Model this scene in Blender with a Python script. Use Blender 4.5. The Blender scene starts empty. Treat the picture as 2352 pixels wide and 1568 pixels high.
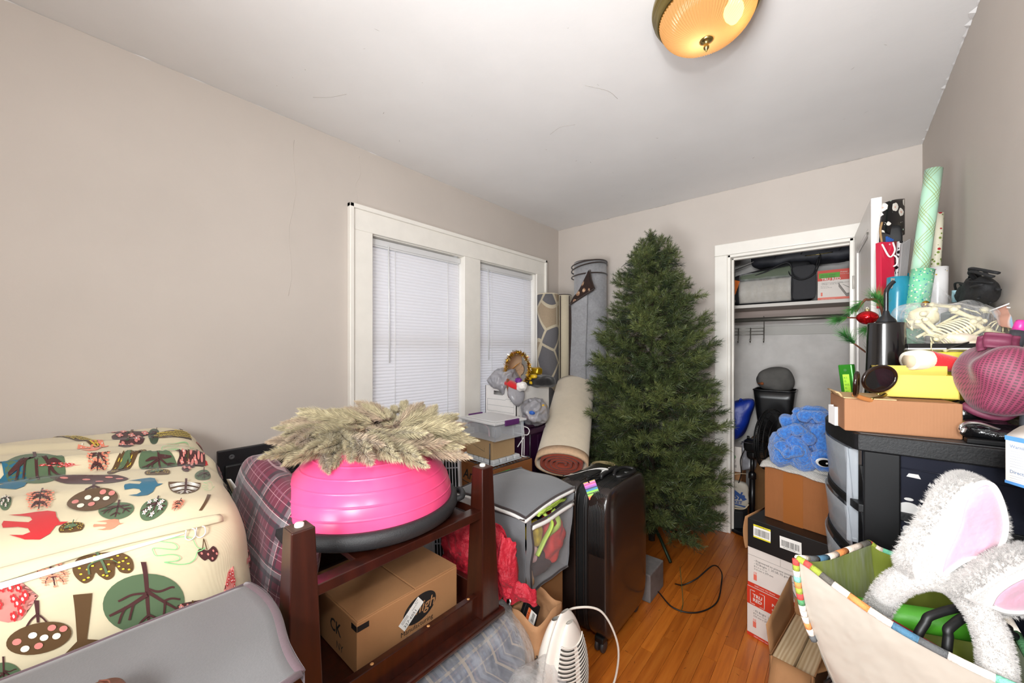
import bpy, bmesh, math, random
import numpy as np
from math import sin, cos, pi, sqrt, atan2
from mathutils import Vector, Matrix, noise
V = Vector
R = math.radians
SC = bpy.context.scene
COL = SC.collection
rnd = random.Random(7)

# ------------------------------------------------------------------ camera, light, exposure
CAM_Z = 1.355
cd = bpy.data.cameras.new('camera'); cam = bpy.data.objects.new('camera', cd); COL.objects.link(cam)
cam.location = (0, 0, CAM_Z); cam.rotation_euler = (R(90), 0, R(40.6))
cd.sensor_width = 36.0; cd.lens = 36.0 * 880.0 / 2352.0; cd.shift_y = 16.0 / 2352.0
cd.clip_start = 0.02; cd.clip_end = 60
SC.camera = cam
vs = SC.view_settings
vs.view_transform = 'Standard'; vs.look = 'None'; vs.gamma = 1.0; vs.use_curve_mapping = False
vs.exposure = 0.0
SC.cycles.max_bounces = 10; SC.cycles.diffuse_bounces = 5; SC.cycles.transparent_max_bounces = 24
SC.cycles.transmission_bounces = 8; SC.cycles.sample_clamp_indirect = 4.0
SC.cycles.use_denoising = True

world = bpy.data.worlds.new('overcast_sky'); SC.world = world; world.use_nodes = True
wb = world.node_tree.nodes['Background']; wb.inputs[0].default_value = (0.80, 0.87, 1.0, 1); wb.inputs[1].default_value = 2.2

def add_light(name, kind, loc, energy, color=(1, 1, 1), rot=(0, 0, 0), **kw):
    l = bpy.data.lights.new(name, kind); l.energy = energy; l.color = color
    for k, v in kw.items(): setattr(l, k, v)
    o = bpy.data.objects.new(name, l); COL.objects.link(o); o.location = loc; o.rotation_euler = rot
    return o
# the photographer's flash head above the lens, an added rear fill, and the part of it that bounces off the ceiling behind
add_light('flash_head', 'AREA', (0.06, -0.06, 1.63), 11.0, (0.97, 0.995, 1.0), (R(95), 0, R(16)), shape='DISK', size=0.08)
add_light('added_rear_fill', 'AREA', (0.06, -0.88, 1.66), 52.0, (0.965, 0.995, 1.01), (R(93), 0, R(0)), shape='DISK', size=0.62)  # large soft lamp added behind the camera to even out near and far walls
add_light('flash_bounce', 'AREA', (-0.48, -0.92, 1.0), 23.0, (0.965, 0.995, 1.015), (R(112), 0, R(-4)), shape='DISK', size=0.9, spread=R(95))

# ------------------------------------------------------------------ materials
def lin(h):
    if isinstance(h, str):
        h = h.lstrip('#'); h = [int(h[i:i + 2], 16) for i in (0, 2, 4)]
    return tuple(((c / 255) / 12.92 if c / 255 <= 0.04045 else ((c / 255 + 0.055) / 1.055) ** 2.4) for c in h) + (1.0,)

class N:
    """small node-graph writer"""
    def __init__(s, name):
        s.m = bpy.data.materials.new(name); s.m.use_nodes = True
        s.t = s.m.node_tree; s.b = s.t.nodes['Principled BSDF']; s.out = s.t.nodes['Material Output']
        s.tc = None
    def n(s, typ, **kw):
        nd = s.t.nodes.new('ShaderNode' + typ)
        for k, v in kw.items(): setattr(nd, k, v)
        return nd
    def put(s, sock, v):
        if hasattr(v, 'is_output') or isinstance(v, bpy.types.NodeSocket): s.t.links.new(v, sock)
        elif v is not None:
            if hasattr(sock.default_value, '__len__') and not hasattr(v, '__len__'): v = (v,) * len(sock.default_value)
            sock.default_value = v
    def co(s, which='Object', scale=None, rot=None):
        if s.tc is None: s.tc = s.n('TexCoord')
        o = s.tc.outputs[which]
        if scale is None and rot is None: return o
        mp = s.n('Mapping'); s.t.links.new(o, mp.inputs[0])
        if scale is not None: mp.inputs['Scale'].default_value = scale if hasattr(scale, '__len__') else (scale,) * 3
        if rot is not None: mp.inputs['Rotation'].default_value = rot
        return mp.outputs[0]
    def noise(s, vec, scale=5, detail=3, rough=.55):
        nd = s.n('TexNoise'); s.put(nd.inputs['Vector'], vec); nd.inputs['Scale'].default_value = scale
        nd.inputs['Detail'].default_value = detail; nd.inputs['Roughness'].default_value = rough
        return nd.outputs['Fac']
    def vor(s, vec, scale=5, rand=1.0, feature='F1', out='Distance'):
        nd = s.n('TexVoronoi', feature=feature); s.put(nd.inputs['Vector'], vec)
        nd.inputs['Scale'].default_value = scale; nd.inputs['Randomness'].default_value = rand
        return nd.outputs[out]
    def math(s, op, a, b=None, c=None):
        nd = s.n('Math', operation=op); s.put(nd.inputs[0], a)
        if b is not None: s.put(nd.inputs[1], b)
        if c is not None: s.put(nd.inputs[2], c)
        return nd.outputs[0]
    def sep(s, vec):
        nd = s.n('SeparateXYZ'); s.put(nd.inputs[0], vec); return nd.outputs
    def mix(s, f, a, b, mode='MIX'):
        nd = s.n('Mix', data_type='RGBA', blend_type=mode); s.put(nd.inputs[0], f); s.put(nd.inputs[6], a); s.put(nd.inputs[7], b)
        return nd.outputs[2]
    def ramp(s, f, stops, interp='LINEAR'):
        nd = s.n('ValToRGB'); s.put(nd.inputs[0], f); cr = nd.color_ramp; cr.interpolation = interp
        while len(cr.elements) < len(stops): cr.elements.new(0.5)
        for e, (p, c) in zip(cr.elements, stops): e.position = p; e.color = c
        return nd.outputs[0]
    def bump(s, h, strength=.3, dist=.01):
        nd = s.n('Bump'); s.put(nd.inputs['Height'], h); nd.inputs['Strength'].default_value = strength
        nd.inputs['Distance'].default_value = dist; s.t.links.new(nd.outputs[0], s.b.inputs['Normal'])
    def set(s, **kw):
        al = dict(col='Base Color', rough='Roughness', metal='Metallic', trans='Transmission Weight', ior='IOR', alpha='Alpha',
                  sheen='Sheen Weight', coat='Coat Weight', coatr='Coat Roughness', spec='Specular IOR Level', em='Emission Color', es='Emission Strength',
                  sss='Subsurface Weight')
        for k, v in kw.items(): s.put(s.b.inputs[al[k]], v)
        return s

MATS = {}
def mat(name, col, rough=.55, metal=0., nz=None, bump=None, **kw):
    """plain material: nz=(scale, amount) colour mottling, bump=(scale, strength, distance)"""
    if name in MATS: return MATS[name]
    g = N(name); c = lin(col)
    if nz:
        f = g.noise(g.co('Object'), nz[0], 4)
        lo = tuple(max(0, x * (1 - nz[1])) for x in c[:3]) + (1,); hi = tuple(min(1, x * (1 + nz[1])) for x in c[:3]) + (1,)
        g.put(g.b.inputs['Base Color'], g.ramp(f, [(.3, lo), (.7, hi)]))
    else: g.set(col=c)
    g.set(rough=rough, metal=metal, **kw)
    if bump: g.bump(g.noise(g.co('Object'), bump[0], 4), bump[1], bump[2] if len(bump) > 2 else .004)
    MATS[name] = g.m
    return g.m

# ------------------------------------------------------------------ mesh building
class MB:
    def __init__(s): s.v = []; s.f = []; s.m = []; s.s = []; s.uv = {}
    def add(s, vs, fs, m=0, smooth=False, uvs=None):
        b = len(s.v); s.v += [tuple(p) for p in vs]
        if uvs is not None:
            for i, q in enumerate(uvs): s.uv[b + i] = q
        for f in fs: s.f.append(tuple(b + i for i in f)); s.m.append(m); s.s.append(smooth)
        return s
    def box(s, x0, y0, z0, x1, y1, z1, m=0, M=None, taper=None):
        c = [(x, y, z) for z in (z0, z1) for x, y in ((x0, y0), (x1, y0), (x1, y1), (x0, y1))]
        if taper:
            mx, my = (x0 + x1) / 2, (y0 + y1) / 2
            c = [(mx + (x - mx) * (taper if z == z1 else 1), my + (y - my) * (taper if z == z1 else 1), z) for x, y, z in c]
        if M is not None: c = [M @ V(p) for p in c]
        return s.add(c, [(3, 2, 1, 0), (4, 5, 6, 7), (0, 1, 5, 4), (1, 2, 6, 5), (2, 3, 7, 6), (3, 0, 4, 7)], m)
    def prism(s, pts, h0, h1, m=0, M=None, smooth=False):
        n = len(pts); c = [(x, y, h0) for x, y in pts] + [(x, y, h1) for x, y in pts]
        if M is not None: c = [M @ V(p) for p in c]
        s.add(c, [tuple(range(n - 1, -1, -1)), tuple(range(n, 2 * n))], m)
        b = len(s.v) - 2 * n
        for i in range(n):
            j = (i + 1) % n; s.f.append((b + i, b + j, b + n + j, b + n + i)); s.m.append(m); s.s.append(smooth)
        return s
    def grid(s, fn, nu, nv, cu=False, cv=False, m=0, smooth=True, uv=None, flip=False):
        U = nu if cu else nu + 1; W = nv if cv else nv + 1
        vs = []; uvs = []
        for j in range(W):
            for i in range(U):
                vs.append(fn(i / nu, j / nv)); uvs.append((i / nu, j / nv) if uv is None else (i / nu * uv[0], j / nv * uv[1]))
        fs = []
        for j in range(nv):
            for i in range(nu):
                a = j * U + i; b = j * U + (i + 1) % U; c = ((j + 1) % W) * U + (i + 1) % U; d = ((j + 1) % W) * U + i
                fs.append((a, d, c, b) if flip else (a, b, c, d))
        return s.add(vs, fs, m, smooth, uvs)
    def lathe(s, prof, n=24, c=(0, 0, 0), m=0, smooth=True, M=None, ex=1., ey=1.):
        vs = []
        for r, z in prof:
            for i in range(n):
                a = 2 * pi * i / n; p = V((c[0] + r * cos(a) * ex, c[1] + r * sin(a) * ey, c[2] + z)); vs.append(M @ p if M is not None else p)
        fs = []
        for j in range(len(prof) - 1):
            for i in range(n):
                a = j * n + i; b = j * n + (i + 1) % n; fs.append((a, b, b + n, a + n))
        return s.add(vs, fs, m, smooth)
    def tube(s, pts, r, n=8, closed=False, m=0, smooth=True, caps=True, flat=1.):
        pts = [V(p) for p in pts]; k = len(pts); rs = r if hasattr(r, '__len__') else [r] * k
        vs = []; up = None
        for i in range(k):
            a = pts[i - 1] if (i > 0 or closed) else pts[0]; b = pts[(i + 1) % k] if (i < k - 1 or closed) else pts[-1]
            t = (b - a); t = t.normalized() if t.length > 1e-9 else V((0, 0, 1))
            if up is None:
                up = V((0, 0, 1)) if abs(t.z) < .9 else V((1, 0, 0))
            u = up - t * up.dot(t)
            u = u.normalized() if u.length > 1e-6 else t.orthogonal().normalized()
            up = u; w = t.cross(u)
            for q in range(n):
                an = 2 * pi * q / n; vs.append(pts[i] + (u * cos(an) * flat + w * sin(an)) * rs[i])
        fs = []
        for i in range(k if closed else k - 1):
            for q in range(n):
                a = i * n + q; b = i * n + (q + 1) % n; c = ((i + 1) % k) * n
                fs.append((a, b, c + (q + 1) % n, c + q))
        if caps and not closed:
            fs.append(tuple(range(n - 1, -1, -1))); fs.append(tuple((k - 1) * n + q for q in range(n)))
        return s.add(vs, fs, m, smooth)
    def soft(s, sx, sy, sz, c=(0, 0, 0), e=6, k=10, m=0, amp=0., fr=6., fn=None, M=None, seed=0.):
        """rounded box / blob from a cube pushed to a superellipsoid, wrinkled by noise"""
        b = len(s.v); idx = {}; vs = []; fs = []; uvs = []
        def vid(p):
            q = tuple(round(x, 5) for x in p)
            if q in idx: return idx[q]
            r = sum(abs(x) ** e for x in p) ** (1 / e); w = V((p[0] / r * sx, p[1] / r * sy, p[2] / r * sz))
            if amp:
                nn = V((p[0] / sx, p[1] / sy, p[2] / sz)).normalized()
                w += nn * amp * noise.noise(w * fr + V((seed, seed * 1.7, 3.1)))
            if fn: w = V(fn(w, V(p)))
            w += V(c)
            if M is not None: w = M @ w
            idx[q] = len(vs); vs.append(w); uvs.append((p[0] * sx + p[2] * sz * .37, p[1] * sy + p[2] * sz)); return idx[q]
        for ax in range(3):
            for sg in (-1, 1):
                for i in range(k):
                    for j in range(k):
                        q = []
                        for di, dj in ((0, 0), (1, 0), (1, 1), (0, 1)):
                            p = [0, 0, 0]; p[ax] = sg; p[(ax + 1) % 3] = -1 + 2 * (i + di) / k; p[(ax + 2) % 3] = -1 + 2 * (j + dj) / k
                            q.append(vid(p))
                        fs.append(tuple(q) if sg > 0 else tuple(reversed(q)))
        return s.add(vs, fs, m, True, uvs)
    def quad(s, a, b, c, d, m=0): return s.add([a, b, c, d], [(0, 1, 2, 3)], m)
    def poly(s, F, pts, off=0., m=0):
        """flat polygon in the frame F (4x4: x right, y up, z out)"""
        return s.add([F @ V((x, y, off)) for x, y in pts], [tuple(range(len(pts)))], m)
    def rect(s, F, x0, y0, x1, y1, off=0., m=0): return s.poly(F, [(x0, y0), (x1, y0), (x1, y1), (x0, y1)], off, m)
    def text(s, F, st, size, x, y, off=.0006, m=0, align='LEFT', sx=1., bold=0., shear=0.):
        cu = bpy.data.curves.new('t', 'FONT'); cu.body = st; cu.size = size; cu.align_x = align; cu.resolution_u = 2; cu.offset = bold; cu.shear = shear
        o = bpy.data.objects.new('t', cu); me = bpy.data.meshes.new_from_object(o)
        s.add([F @ V((x + v.co.x * sx, y + v.co.y, off)) for v in me.vertices], [tuple(p.vertices) for p in me.polygons], m)
        bpy.data.objects.remove(o); bpy.data.curves.remove(cu); bpy.data.meshes.remove(me)
        return s
    def mesh(s, name, mats):
        me = bpy.data.meshes.new(name); me.from_pydata(s.v, [], s.f)
        for q in (mats if isinstance(mats, (list, tuple)) else [mats]): me.materials.append(q)
        me.polygons.foreach_set('material_index', s.m); me.polygons.foreach_set('use_smooth', s.s)
        if s.uv:
            ul = me.uv_layers.new(name='UVMap'); li = np.empty(len(me.loops), dtype=np.int32); me.loops.foreach_get('vertex_index', li)
            tab = np.zeros((len(s.v), 2), dtype=np.float32)
            for i, q in s.uv.items(): tab[i] = q
            ul.data.foreach_set('uv', tab[li].ravel())
        me.update(); return me
    def build(s, name, mats, parent=None, world=False, loc=None, rot=None, bevel=0, seg=2, sub=0, solid=0):
        if parent is not None and world:
            inv = WM[parent.name].inverted(); s.v = [tuple(inv @ V(p)) for p in s.v]
        o = bpy.data.objects.new(name, s.mesh(name, mats)); COL.objects.link(o)
        if parent is not None: o.parent = parent
        if loc is not None: o.location = loc
        if rot is not None: o.rotation_euler = rot
        WM[o.name] = (WM[parent.name] if parent is not None else Matrix.Identity(4)) @ Matrix.LocRotScale(o.location, o.rotation_euler, None)
        if solid:
            md = o.modifiers.new('thickness', 'SOLIDIFY'); md.thickness = solid; md.offset = 0
        if bevel:
            md = o.modifiers.new('edge', 'BEVEL'); md.width = bevel; md.segments = seg; md.limit_method = 'ANGLE'; md.angle_limit = R(35)
            md.harden_normals = False
        if sub:
            md = o.modifiers.new('smooth', 'SUBSURF'); md.levels = sub; md.render_levels = sub
        return o
WM = {}
def tag(o, label=None, cat=None, group=None, kind=None):
    if label: o['label'] = label
    if cat: o['category'] = cat
    if group: o['group'] = group
    if kind: o['kind'] = kind
    return o
def thing(name, label, cat, loc=(0, 0, 0), rz=0., group=None, rot=None):
    o = bpy.data.objects.new(name, None); COL.objects.link(o); o.empty_display_size = .05
    o.location = loc; o.rotation_euler = rot if rot else (0, 0, rz)
    WM[o.name] = Matrix.LocRotScale(o.location, o.rotation_euler, None)
    return tag(o, label, cat, group)
def one(mb, name, mats, label, cat, loc=(0, 0, 0), group=None, **kw):
    """a thing that is one mesh: vertices given in world space, origin put at its base"""
    lo = V(loc); mb.v = [tuple(V(p) - lo) for p in mb.v]
    return tag(mb.build(name, mats, loc=loc, **kw), label, cat, group)
def struct(name, mb, mats, parent=None, **kw):
    o = mb.build(name, mats, parent, **kw)
    if parent is None: o['kind'] = 'structure'
    return o
def frame(o, right, up):
    r = V(right).normalized(); u = V(up); u = (u - r * u.dot(r)).normalized(); n = r.cross(u); o = V(o)
    return Matrix(((r.x, u.x, n.x, o.x), (r.y, u.y, n.y, o.y), (r.z, u.z, n.z, o.z), (0, 0, 0, 1)))
def ell(cx, cy, a, b, rot=0., n=20):
    return [(cx + a * cos(t) * cos(rot) - b * sin(t) * sin(rot), cy + a * cos(t) * sin(rot) + b * sin(t) * cos(rot)) for t in [2 * pi * i / n for i in range(n)]]
def bez(pts, n=12):
    """Catmull-Rom through the points"""
    P = [V(p) for p in pts]; P = [P[0] * 2 - P[1]] + P + [P[-1] * 2 - P[-2]]; out = []
    for i in range(1, len(P) - 2):
        for k in range(n):
            t = k / n; a, b, c, d = P[i - 1], P[i], P[i + 1], P[i + 2]
            out.append(.5 * ((2 * b) + (c - a) * t + (2 * a - 5 * b + 4 * c - d) * t * t + (3 * b - a - 3 * c + d) * t ** 3))
    out.append(P[-2]); return out
def barcode(mb, F, x, y, w, h, mw, mk, off=.0005, seed=1, band=None, mb_=None):
    rr = random.Random(seed); mb.rect(F, x, y, x + w, y + h, off, mw)
    if band is not None:
        mb.rect(F, x, y, x + w, y + h * .1, off + .0002, band); mb.rect(F, x, y + h * .86, x + w, y + h, off + .0002, band)
    p = x + w * .08
    while p < x + w * .92:
        q = w * rr.uniform(.012, .03); mb.rect(F, p, y + h * .2, min(p + q, x + w * .94), y + h * .72, off + .0003, mk); p += q + w * rr.uniform(.015, .03)
# ------------------------------------------------------------------ the room
XL, XR, YB, YF, HC = -2.12, 0.355, 3.18, -1.0, 2.521
def wall_mat(name, c):
    g = N(name); o = g.co('Object')
    f = g.noise(o, 2.2, 5); f2 = g.noise(o, 55, 3)
    a = lin(c); g.set(col=g.ramp(f, [(.3, tuple(x * .965 for x in a[:3]) + (1,)), (.7, tuple(min(1, x * 1.03) for x in a[:3]) + (1,))]), rough=.62, spec=.3)
    big = g.noise(g.co('Object', (1.6, 1.6, .7)), 1.4, 2)
    g.bump(g.math('ADD', g.math('MULTIPLY', f2, .16), g.math('MULTIPLY', big, 1.2)), .35, .006); return g.m
M_WALL = wall_mat('greige_paint', 'c3bab2'); M_CEIL = wall_mat('ceiling_paint', 'e6e4e3')
M_TRIM = mat('white_trim_gloss', 'ece8e0', .32, nz=(9, .03), bump=(30, .06))
M_DOOR = mat('white_door_paint', 'eeeae6', .36, nz=(14, .02))
M_CLOSET = mat('closet_plaster', 'd0ccc8', .7, nz=(7, .09), bump=(40, .25))
M_TAUPE = mat('taupe_shelf_paint', '9a8c83', .5)
M_GREYSTEEL = mat('dull_steel', '8b8983', .38, .8)
wt = .13
# left wall with the opening for the double window (y 1.185-2.80, z .74-2.03)
wy0, wy1, wz0, wz1 = 1.185, 2.80, 0.735, 2.035
b = MB()
b.box(XL - wt, YF - .1, 0, XL, wy0, HC); b.box(XL - wt, wy1, 0, XL, YB + .12, HC)
b.box(XL - wt, wy0, 0, XL, wy1, wz0); b.box(XL - wt, wy0, wz1, XL, wy1, HC)
struct('wall_left', b, M_WALL)
# back wall with the closet opening
cx0, cx1, cz1 = -0.63, 0.062, 2.04
b = MB(); b.box(XL, YB, 0, cx0, YB + .12, HC); b.box(cx1, YB, 0, XR, YB + .12, HC); b.box(cx0, YB, cz1, cx1, YB + .12, HC)
struct('wall_back', b, M_WALL)
b = MB(); b.box(XR, YF - .1, 0, XR + .12, YB + .12, HC)
wr = struct('wall_right', b, M_WALL)
# old drips of paint on the right wall
b = MB()
for y, z0, z1, w in ((.80, 1.75, 2.05, .0012), (.80, 2.16, 2.42, .0012), (.805, 1.40, 1.70, .001), (.755, 2.33, 2.50, .0014), (.748, 2.33, 2.48, .0012), (.72, 2.22, 2.25, .001)):
    b.tube([(XR, y, z0), (XR, y + .001, (z0 + z1) / 2), (XR, y, z1)], w, 6)
    b.lathe([(.0005, -.003), (.0028, 0), (.0005, .003)], 8, (XR, y, z0))
b.build('paint_drip', M_TRIM, wr)
b = MB(); b.box(XL - .1, YF - .12, 0, XR + .12, YF, HC); struct('wall_front', b, M_WALL)
b = MB(); b.box(XL - wt, YF - .12, HC, XR + .12, YB + .12, HC + .08)
ceil = struct('ceiling', b, M_CEIL)
b = MB()
for y_, za, zb in ((.735, 1.62, 2.42), (1.085, 2.17, 2.47)):
    b.tube([(XL, y_ + .012 * sin(k * 1.3) + .004 * k, za + (zb - za) * k / 9) for k in range(10)], .0011, 4)
b.build('hairline_crack', M_WALL, bpy.data.objects['wall_left'])
# ragged caulk where the ceiling meets the right and back walls
def ragged(p0, p1, n, amp, seed, drop):
    rr = random.Random(seed); p0, p1 = V(p0), V(p1); side = (p1 - p0).normalized().cross(V((0, 0, 1)))
    if side.dot(V((-.9, 1.5, 0)) - p0) < 0: side = -side
    bb = MB(); A = []; B = []; D = []
    for i in range(n + 1):
        q = p0.lerp(p1, i / n); w = amp * (.15 + abs(noise.noise(V((i * .37, seed, 0))) * 1.8) ** 1.6)
        A.append(q); B.append(q + side * w + V((0, 0, -.0006))); D.append(q + V((0, 0, -drop * w)))
    for i in range(n):
        bb.quad(A[i], A[i + 1], B[i + 1], B[i]); bb.quad(D[i], D[i + 1], B[i + 1] + V((0, 0, -.0003)), B[i] + V((0, 0, -.0003)))
    return bb
ragged((XR - .0004, -.3, HC - .0005), (XR - .0004, YB, HC - .0005), 150, .012, 3, .5).build('caulk_line', M_CEIL, ceil)
ragged((XL, YB - .0004, HC - .0005), (XR, YB - .0004, HC - .0005), 120, .004, 5, .9).build('caulk_line', M_WALL, ceil)
ragged((XL + .0004, -.5, HC - .0005), (XL + .0004, YB, HC - .0005), 120, .005, 8, .7).build('caulk_line', M_CEIL, ceil)
# chips and flecks in the ceiling paint
b = MB(); rr = random.Random(4)
for i in range(34):
    x, y = rr.uniform(XL + .2, XR - .1), rr.uniform(.5, 3.0); L = rr.uniform(.002, .012); a = rr.uniform(0, pi); w = rr.uniform(.0006, .0016)
    b.poly(frame((x, y, HC - .0004), (cos(a), sin(a), 0), (sin(a), -cos(a), 0)), [(-L, 0), (-L * .2, w), (L, w * .4), (L * .3, -w)], 0)
for pts in ([(-1.86, .75), (-1.80, .80), (-1.72, .84)], [(-1.2, 1.72), (-1.12, 1.70), (-1.05, 1.73)], [(-.86, 1.5), (-.80, 1.6), (-.79, 1.68)]):
    b.tube([(x, y, HC) for x, y in bez([(p[0], p[1], 0) for p in pts], 5) for x, y in [(x, y)]] if False else [(q.x, q.y, HC) for q in bez([(p[0], p[1], 0) for p in pts], 5)], .0009, 5)
b.build('paint_chip', mat('chip_grey', 'a9a39c', .8), ceil)

# floor of narrow maple strips, each its own board
sub = MB(); sub.box(XL - .05, YF - .1, -.06, XR + .1, 3.95, -.012)
floor = struct('floor', sub, mat('floor_gap_dark', '2a1409', .9))
g = N('amber_maple'); oi = g.n('ObjectInfo'); rv = oi.outputs['Random']
gx = g.co('Object', (26, 1.6, 26)); off = g.n('VectorMath', operation='ADD'); g.put(off.inputs[0], gx)
cmb = g.n('CombineXYZ'); g.put(cmb.inputs[0], g.math('MULTIPLY', rv, 91.)); g.put(cmb.inputs[1], g.math('MULTIPLY', rv, 37.)); g.put(off.inputs[1], cmb.outputs[0])
f = g.noise(off.outputs[0], 1.6, 5, .62); base = g.ramp(f, [(.22, lin('984a14')), (.5, lin('c06a22')), (.8, lin('d48230'))])
sh = g.ramp(rv, [(0, (.76, .72, .68, 1)), (.5, (.95, .93, .9, 1)), (1, (1.1, 1.08, 1.02, 1))])
col = g.mix(1., base, sh, 'MULTIPLY')
spk = g.noise(off.outputs[0], 14, 3, .7); col = g.mix(g.math('MULTIPLY', g.math('GREATER_THAN', spk, .70), .55), col, lin('4f2510'))
g.set(col=col, rough=g.ramp(f, [(.3, (.3, .3, .3, 1)), (.8, (.42, .42, .42, 1))]), coat=.25, coatr=.25); g.bump(f, .12, .002)
M_FLOOR = g.m
rr = random.Random(11); pw = .0572; pm = {}
x = -1.32; nb = 0
while x < XR:
    y = YF - rr.uniform(0, .6) if False else .55 - rr.uniform(0, .5)
    while y < 3.9:
        L = rr.choice((.42, .56, .7, .88, 1.05, 1.3))
        if L not in pm:
            q = MB(); q.box(0, 0, -.012, pw - .0011, L - .0012, 0); pm[L] = q.mesh('floor_plank', M_FLOOR)
        if y + L > .7 and x + pw < XR + .02:
            o = bpy.data.objects.new('floor_plank', pm[L]); COL.objects.link(o); o.parent = floor; o.location = (x, y, -rr.uniform(0, .0006))
            nb += 1
        y += L
    x += pw
# the rest of the floor, hidden under the piles
b = MB(); b.box(XL, YF, -.012, -1.325, YB, 0); b.box(-1.325, YF, -.012, XR, .1, 0); b.build('floor_board', M_FLOOR, floor)
# bits of dropped needle and dust on the floor
b = MB()
for i in range(60):
    x, y, a = rr.uniform(-.78, -.1), rr.uniform(1.2, 2.6), rr.uniform(0, pi); L = rr.uniform(.004, .014)
    b.tube([(x, y, .001), (x + L * cos(a), y + L * sin(a), .0016)], .0006, 4)
tag(b.build('fallen_needles', mat('dry_needle', '2e2a18', .8), floor), kind='stuff')
b = MB()
b.box(XL, -.9, 0, XL + .014, wy0 - .3, .14); b.box(XL, wy0 - .3, 0, XL + .014, YB, .14); struct('baseboard_left', b, M_TRIM, bevel=.003)
b = MB(); b.box(XL + .014, YB - .014, 0, cx0 - .13, YB, .14); struct('baseboard_back', b, M_TRIM, bevel=.003)
b = MB(); b.box(XR - .014, -.9, 0, XR, YB - .002, .14); struct('baseboard_right', b, M_TRIM, bevel=.003)

# ------------------------------------------------------------------ double window: casing, mullion, sashes, glass, blinds
b = MB(); cw = .125
win = MB()
win.box(XL, wy0 - cw, wz1, XL + .02, wy1 + cw, wz1 + cw)                                  # head casing
win = struct('window_1', win, M_TRIM, bevel=.003)
def wpart(name, bx, m=M_TRIM, bev=.003):
    q = MB()
    for e in bx: q.box(*e)
    return q.build(name, m, win, bevel=bev)
wpart('casing', [(XL, wy0 - cw, wz0 - .06, XL + .02, wy0, wz1)]); wpart('casing', [(XL, wy1, wz0 - .06, XL + .02, wy1 + cw, wz1)])
wm0, wm1 = 1.918, 2.08
wpart('mullion', [(XL - .075, wm0, wz0, XL + .018, wm1, wz1)])
wpart('back_band', [(XL, wy0 - cw - .02, wz0 - .06, XL + .034, wy0 - cw + .006, wz1 + cw + .02), (XL, wy1 + cw - .006, wz0 - .06, XL + .034, wy1 + cw + .02, wz1 + cw + .02),
                    (XL, wy0 - cw - .02, wz1 + cw - .006, XL + .034, wy1 + cw + .02, wz1 + cw + .02)], bev=.004)
wpart('window_stool', [(XL - .075, wy0 - cw - .03, wz0 - .03, XL + .06, wy1 + cw + .03, wz0)], bev=.006)
wpart('apron', [(XL, wy0 - cw, wz0 - .12, XL + .016, wy1 + cw, wz0 - .03)])
wpart('jamb_lining', [(XL - .12, wy0 - .012, wz0, XL, wy0 + .006, wz1), (XL - .12, wy1 - .006, wz0, XL, wy1 + .012, wz1), (XL - .12, wy0, wz1 - .006, XL, wy1, wz1 + .012)], bev=0)
M_GLASS = mat('window_glass', 'ffffff', .02, trans=1., ior=1.45)
for y0, y1 in ((wy0 + .006, wm0), (wm1, wy1 - .006)):
    zs = (wz0 + wz1) / 2 + .02
    for (za, zb, xo) in ((wz0, zs + .02, .088), (zs - .02, wz1 - .006, .108)):
        q = MB(); xx = XL - xo; t = .036
        for e in ((y0, za, y0 + t, zb), (y1 - t, za, y1, zb), (y0 + t, za, y1 - t, za + t), (y0 + t, zb - t, y1 - t, zb)): q.box(xx - .014, e[0], e[1], xx + .014, e[2], e[3])
        s_ = q.build('sash', M_TRIM, win, bevel=.002)
        q = MB(); q.box(xx - .002, y0 + t, za + t, xx + .002, y1 - t, zb - t); q.build('glass_pane', M_GLASS, s_)
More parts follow.
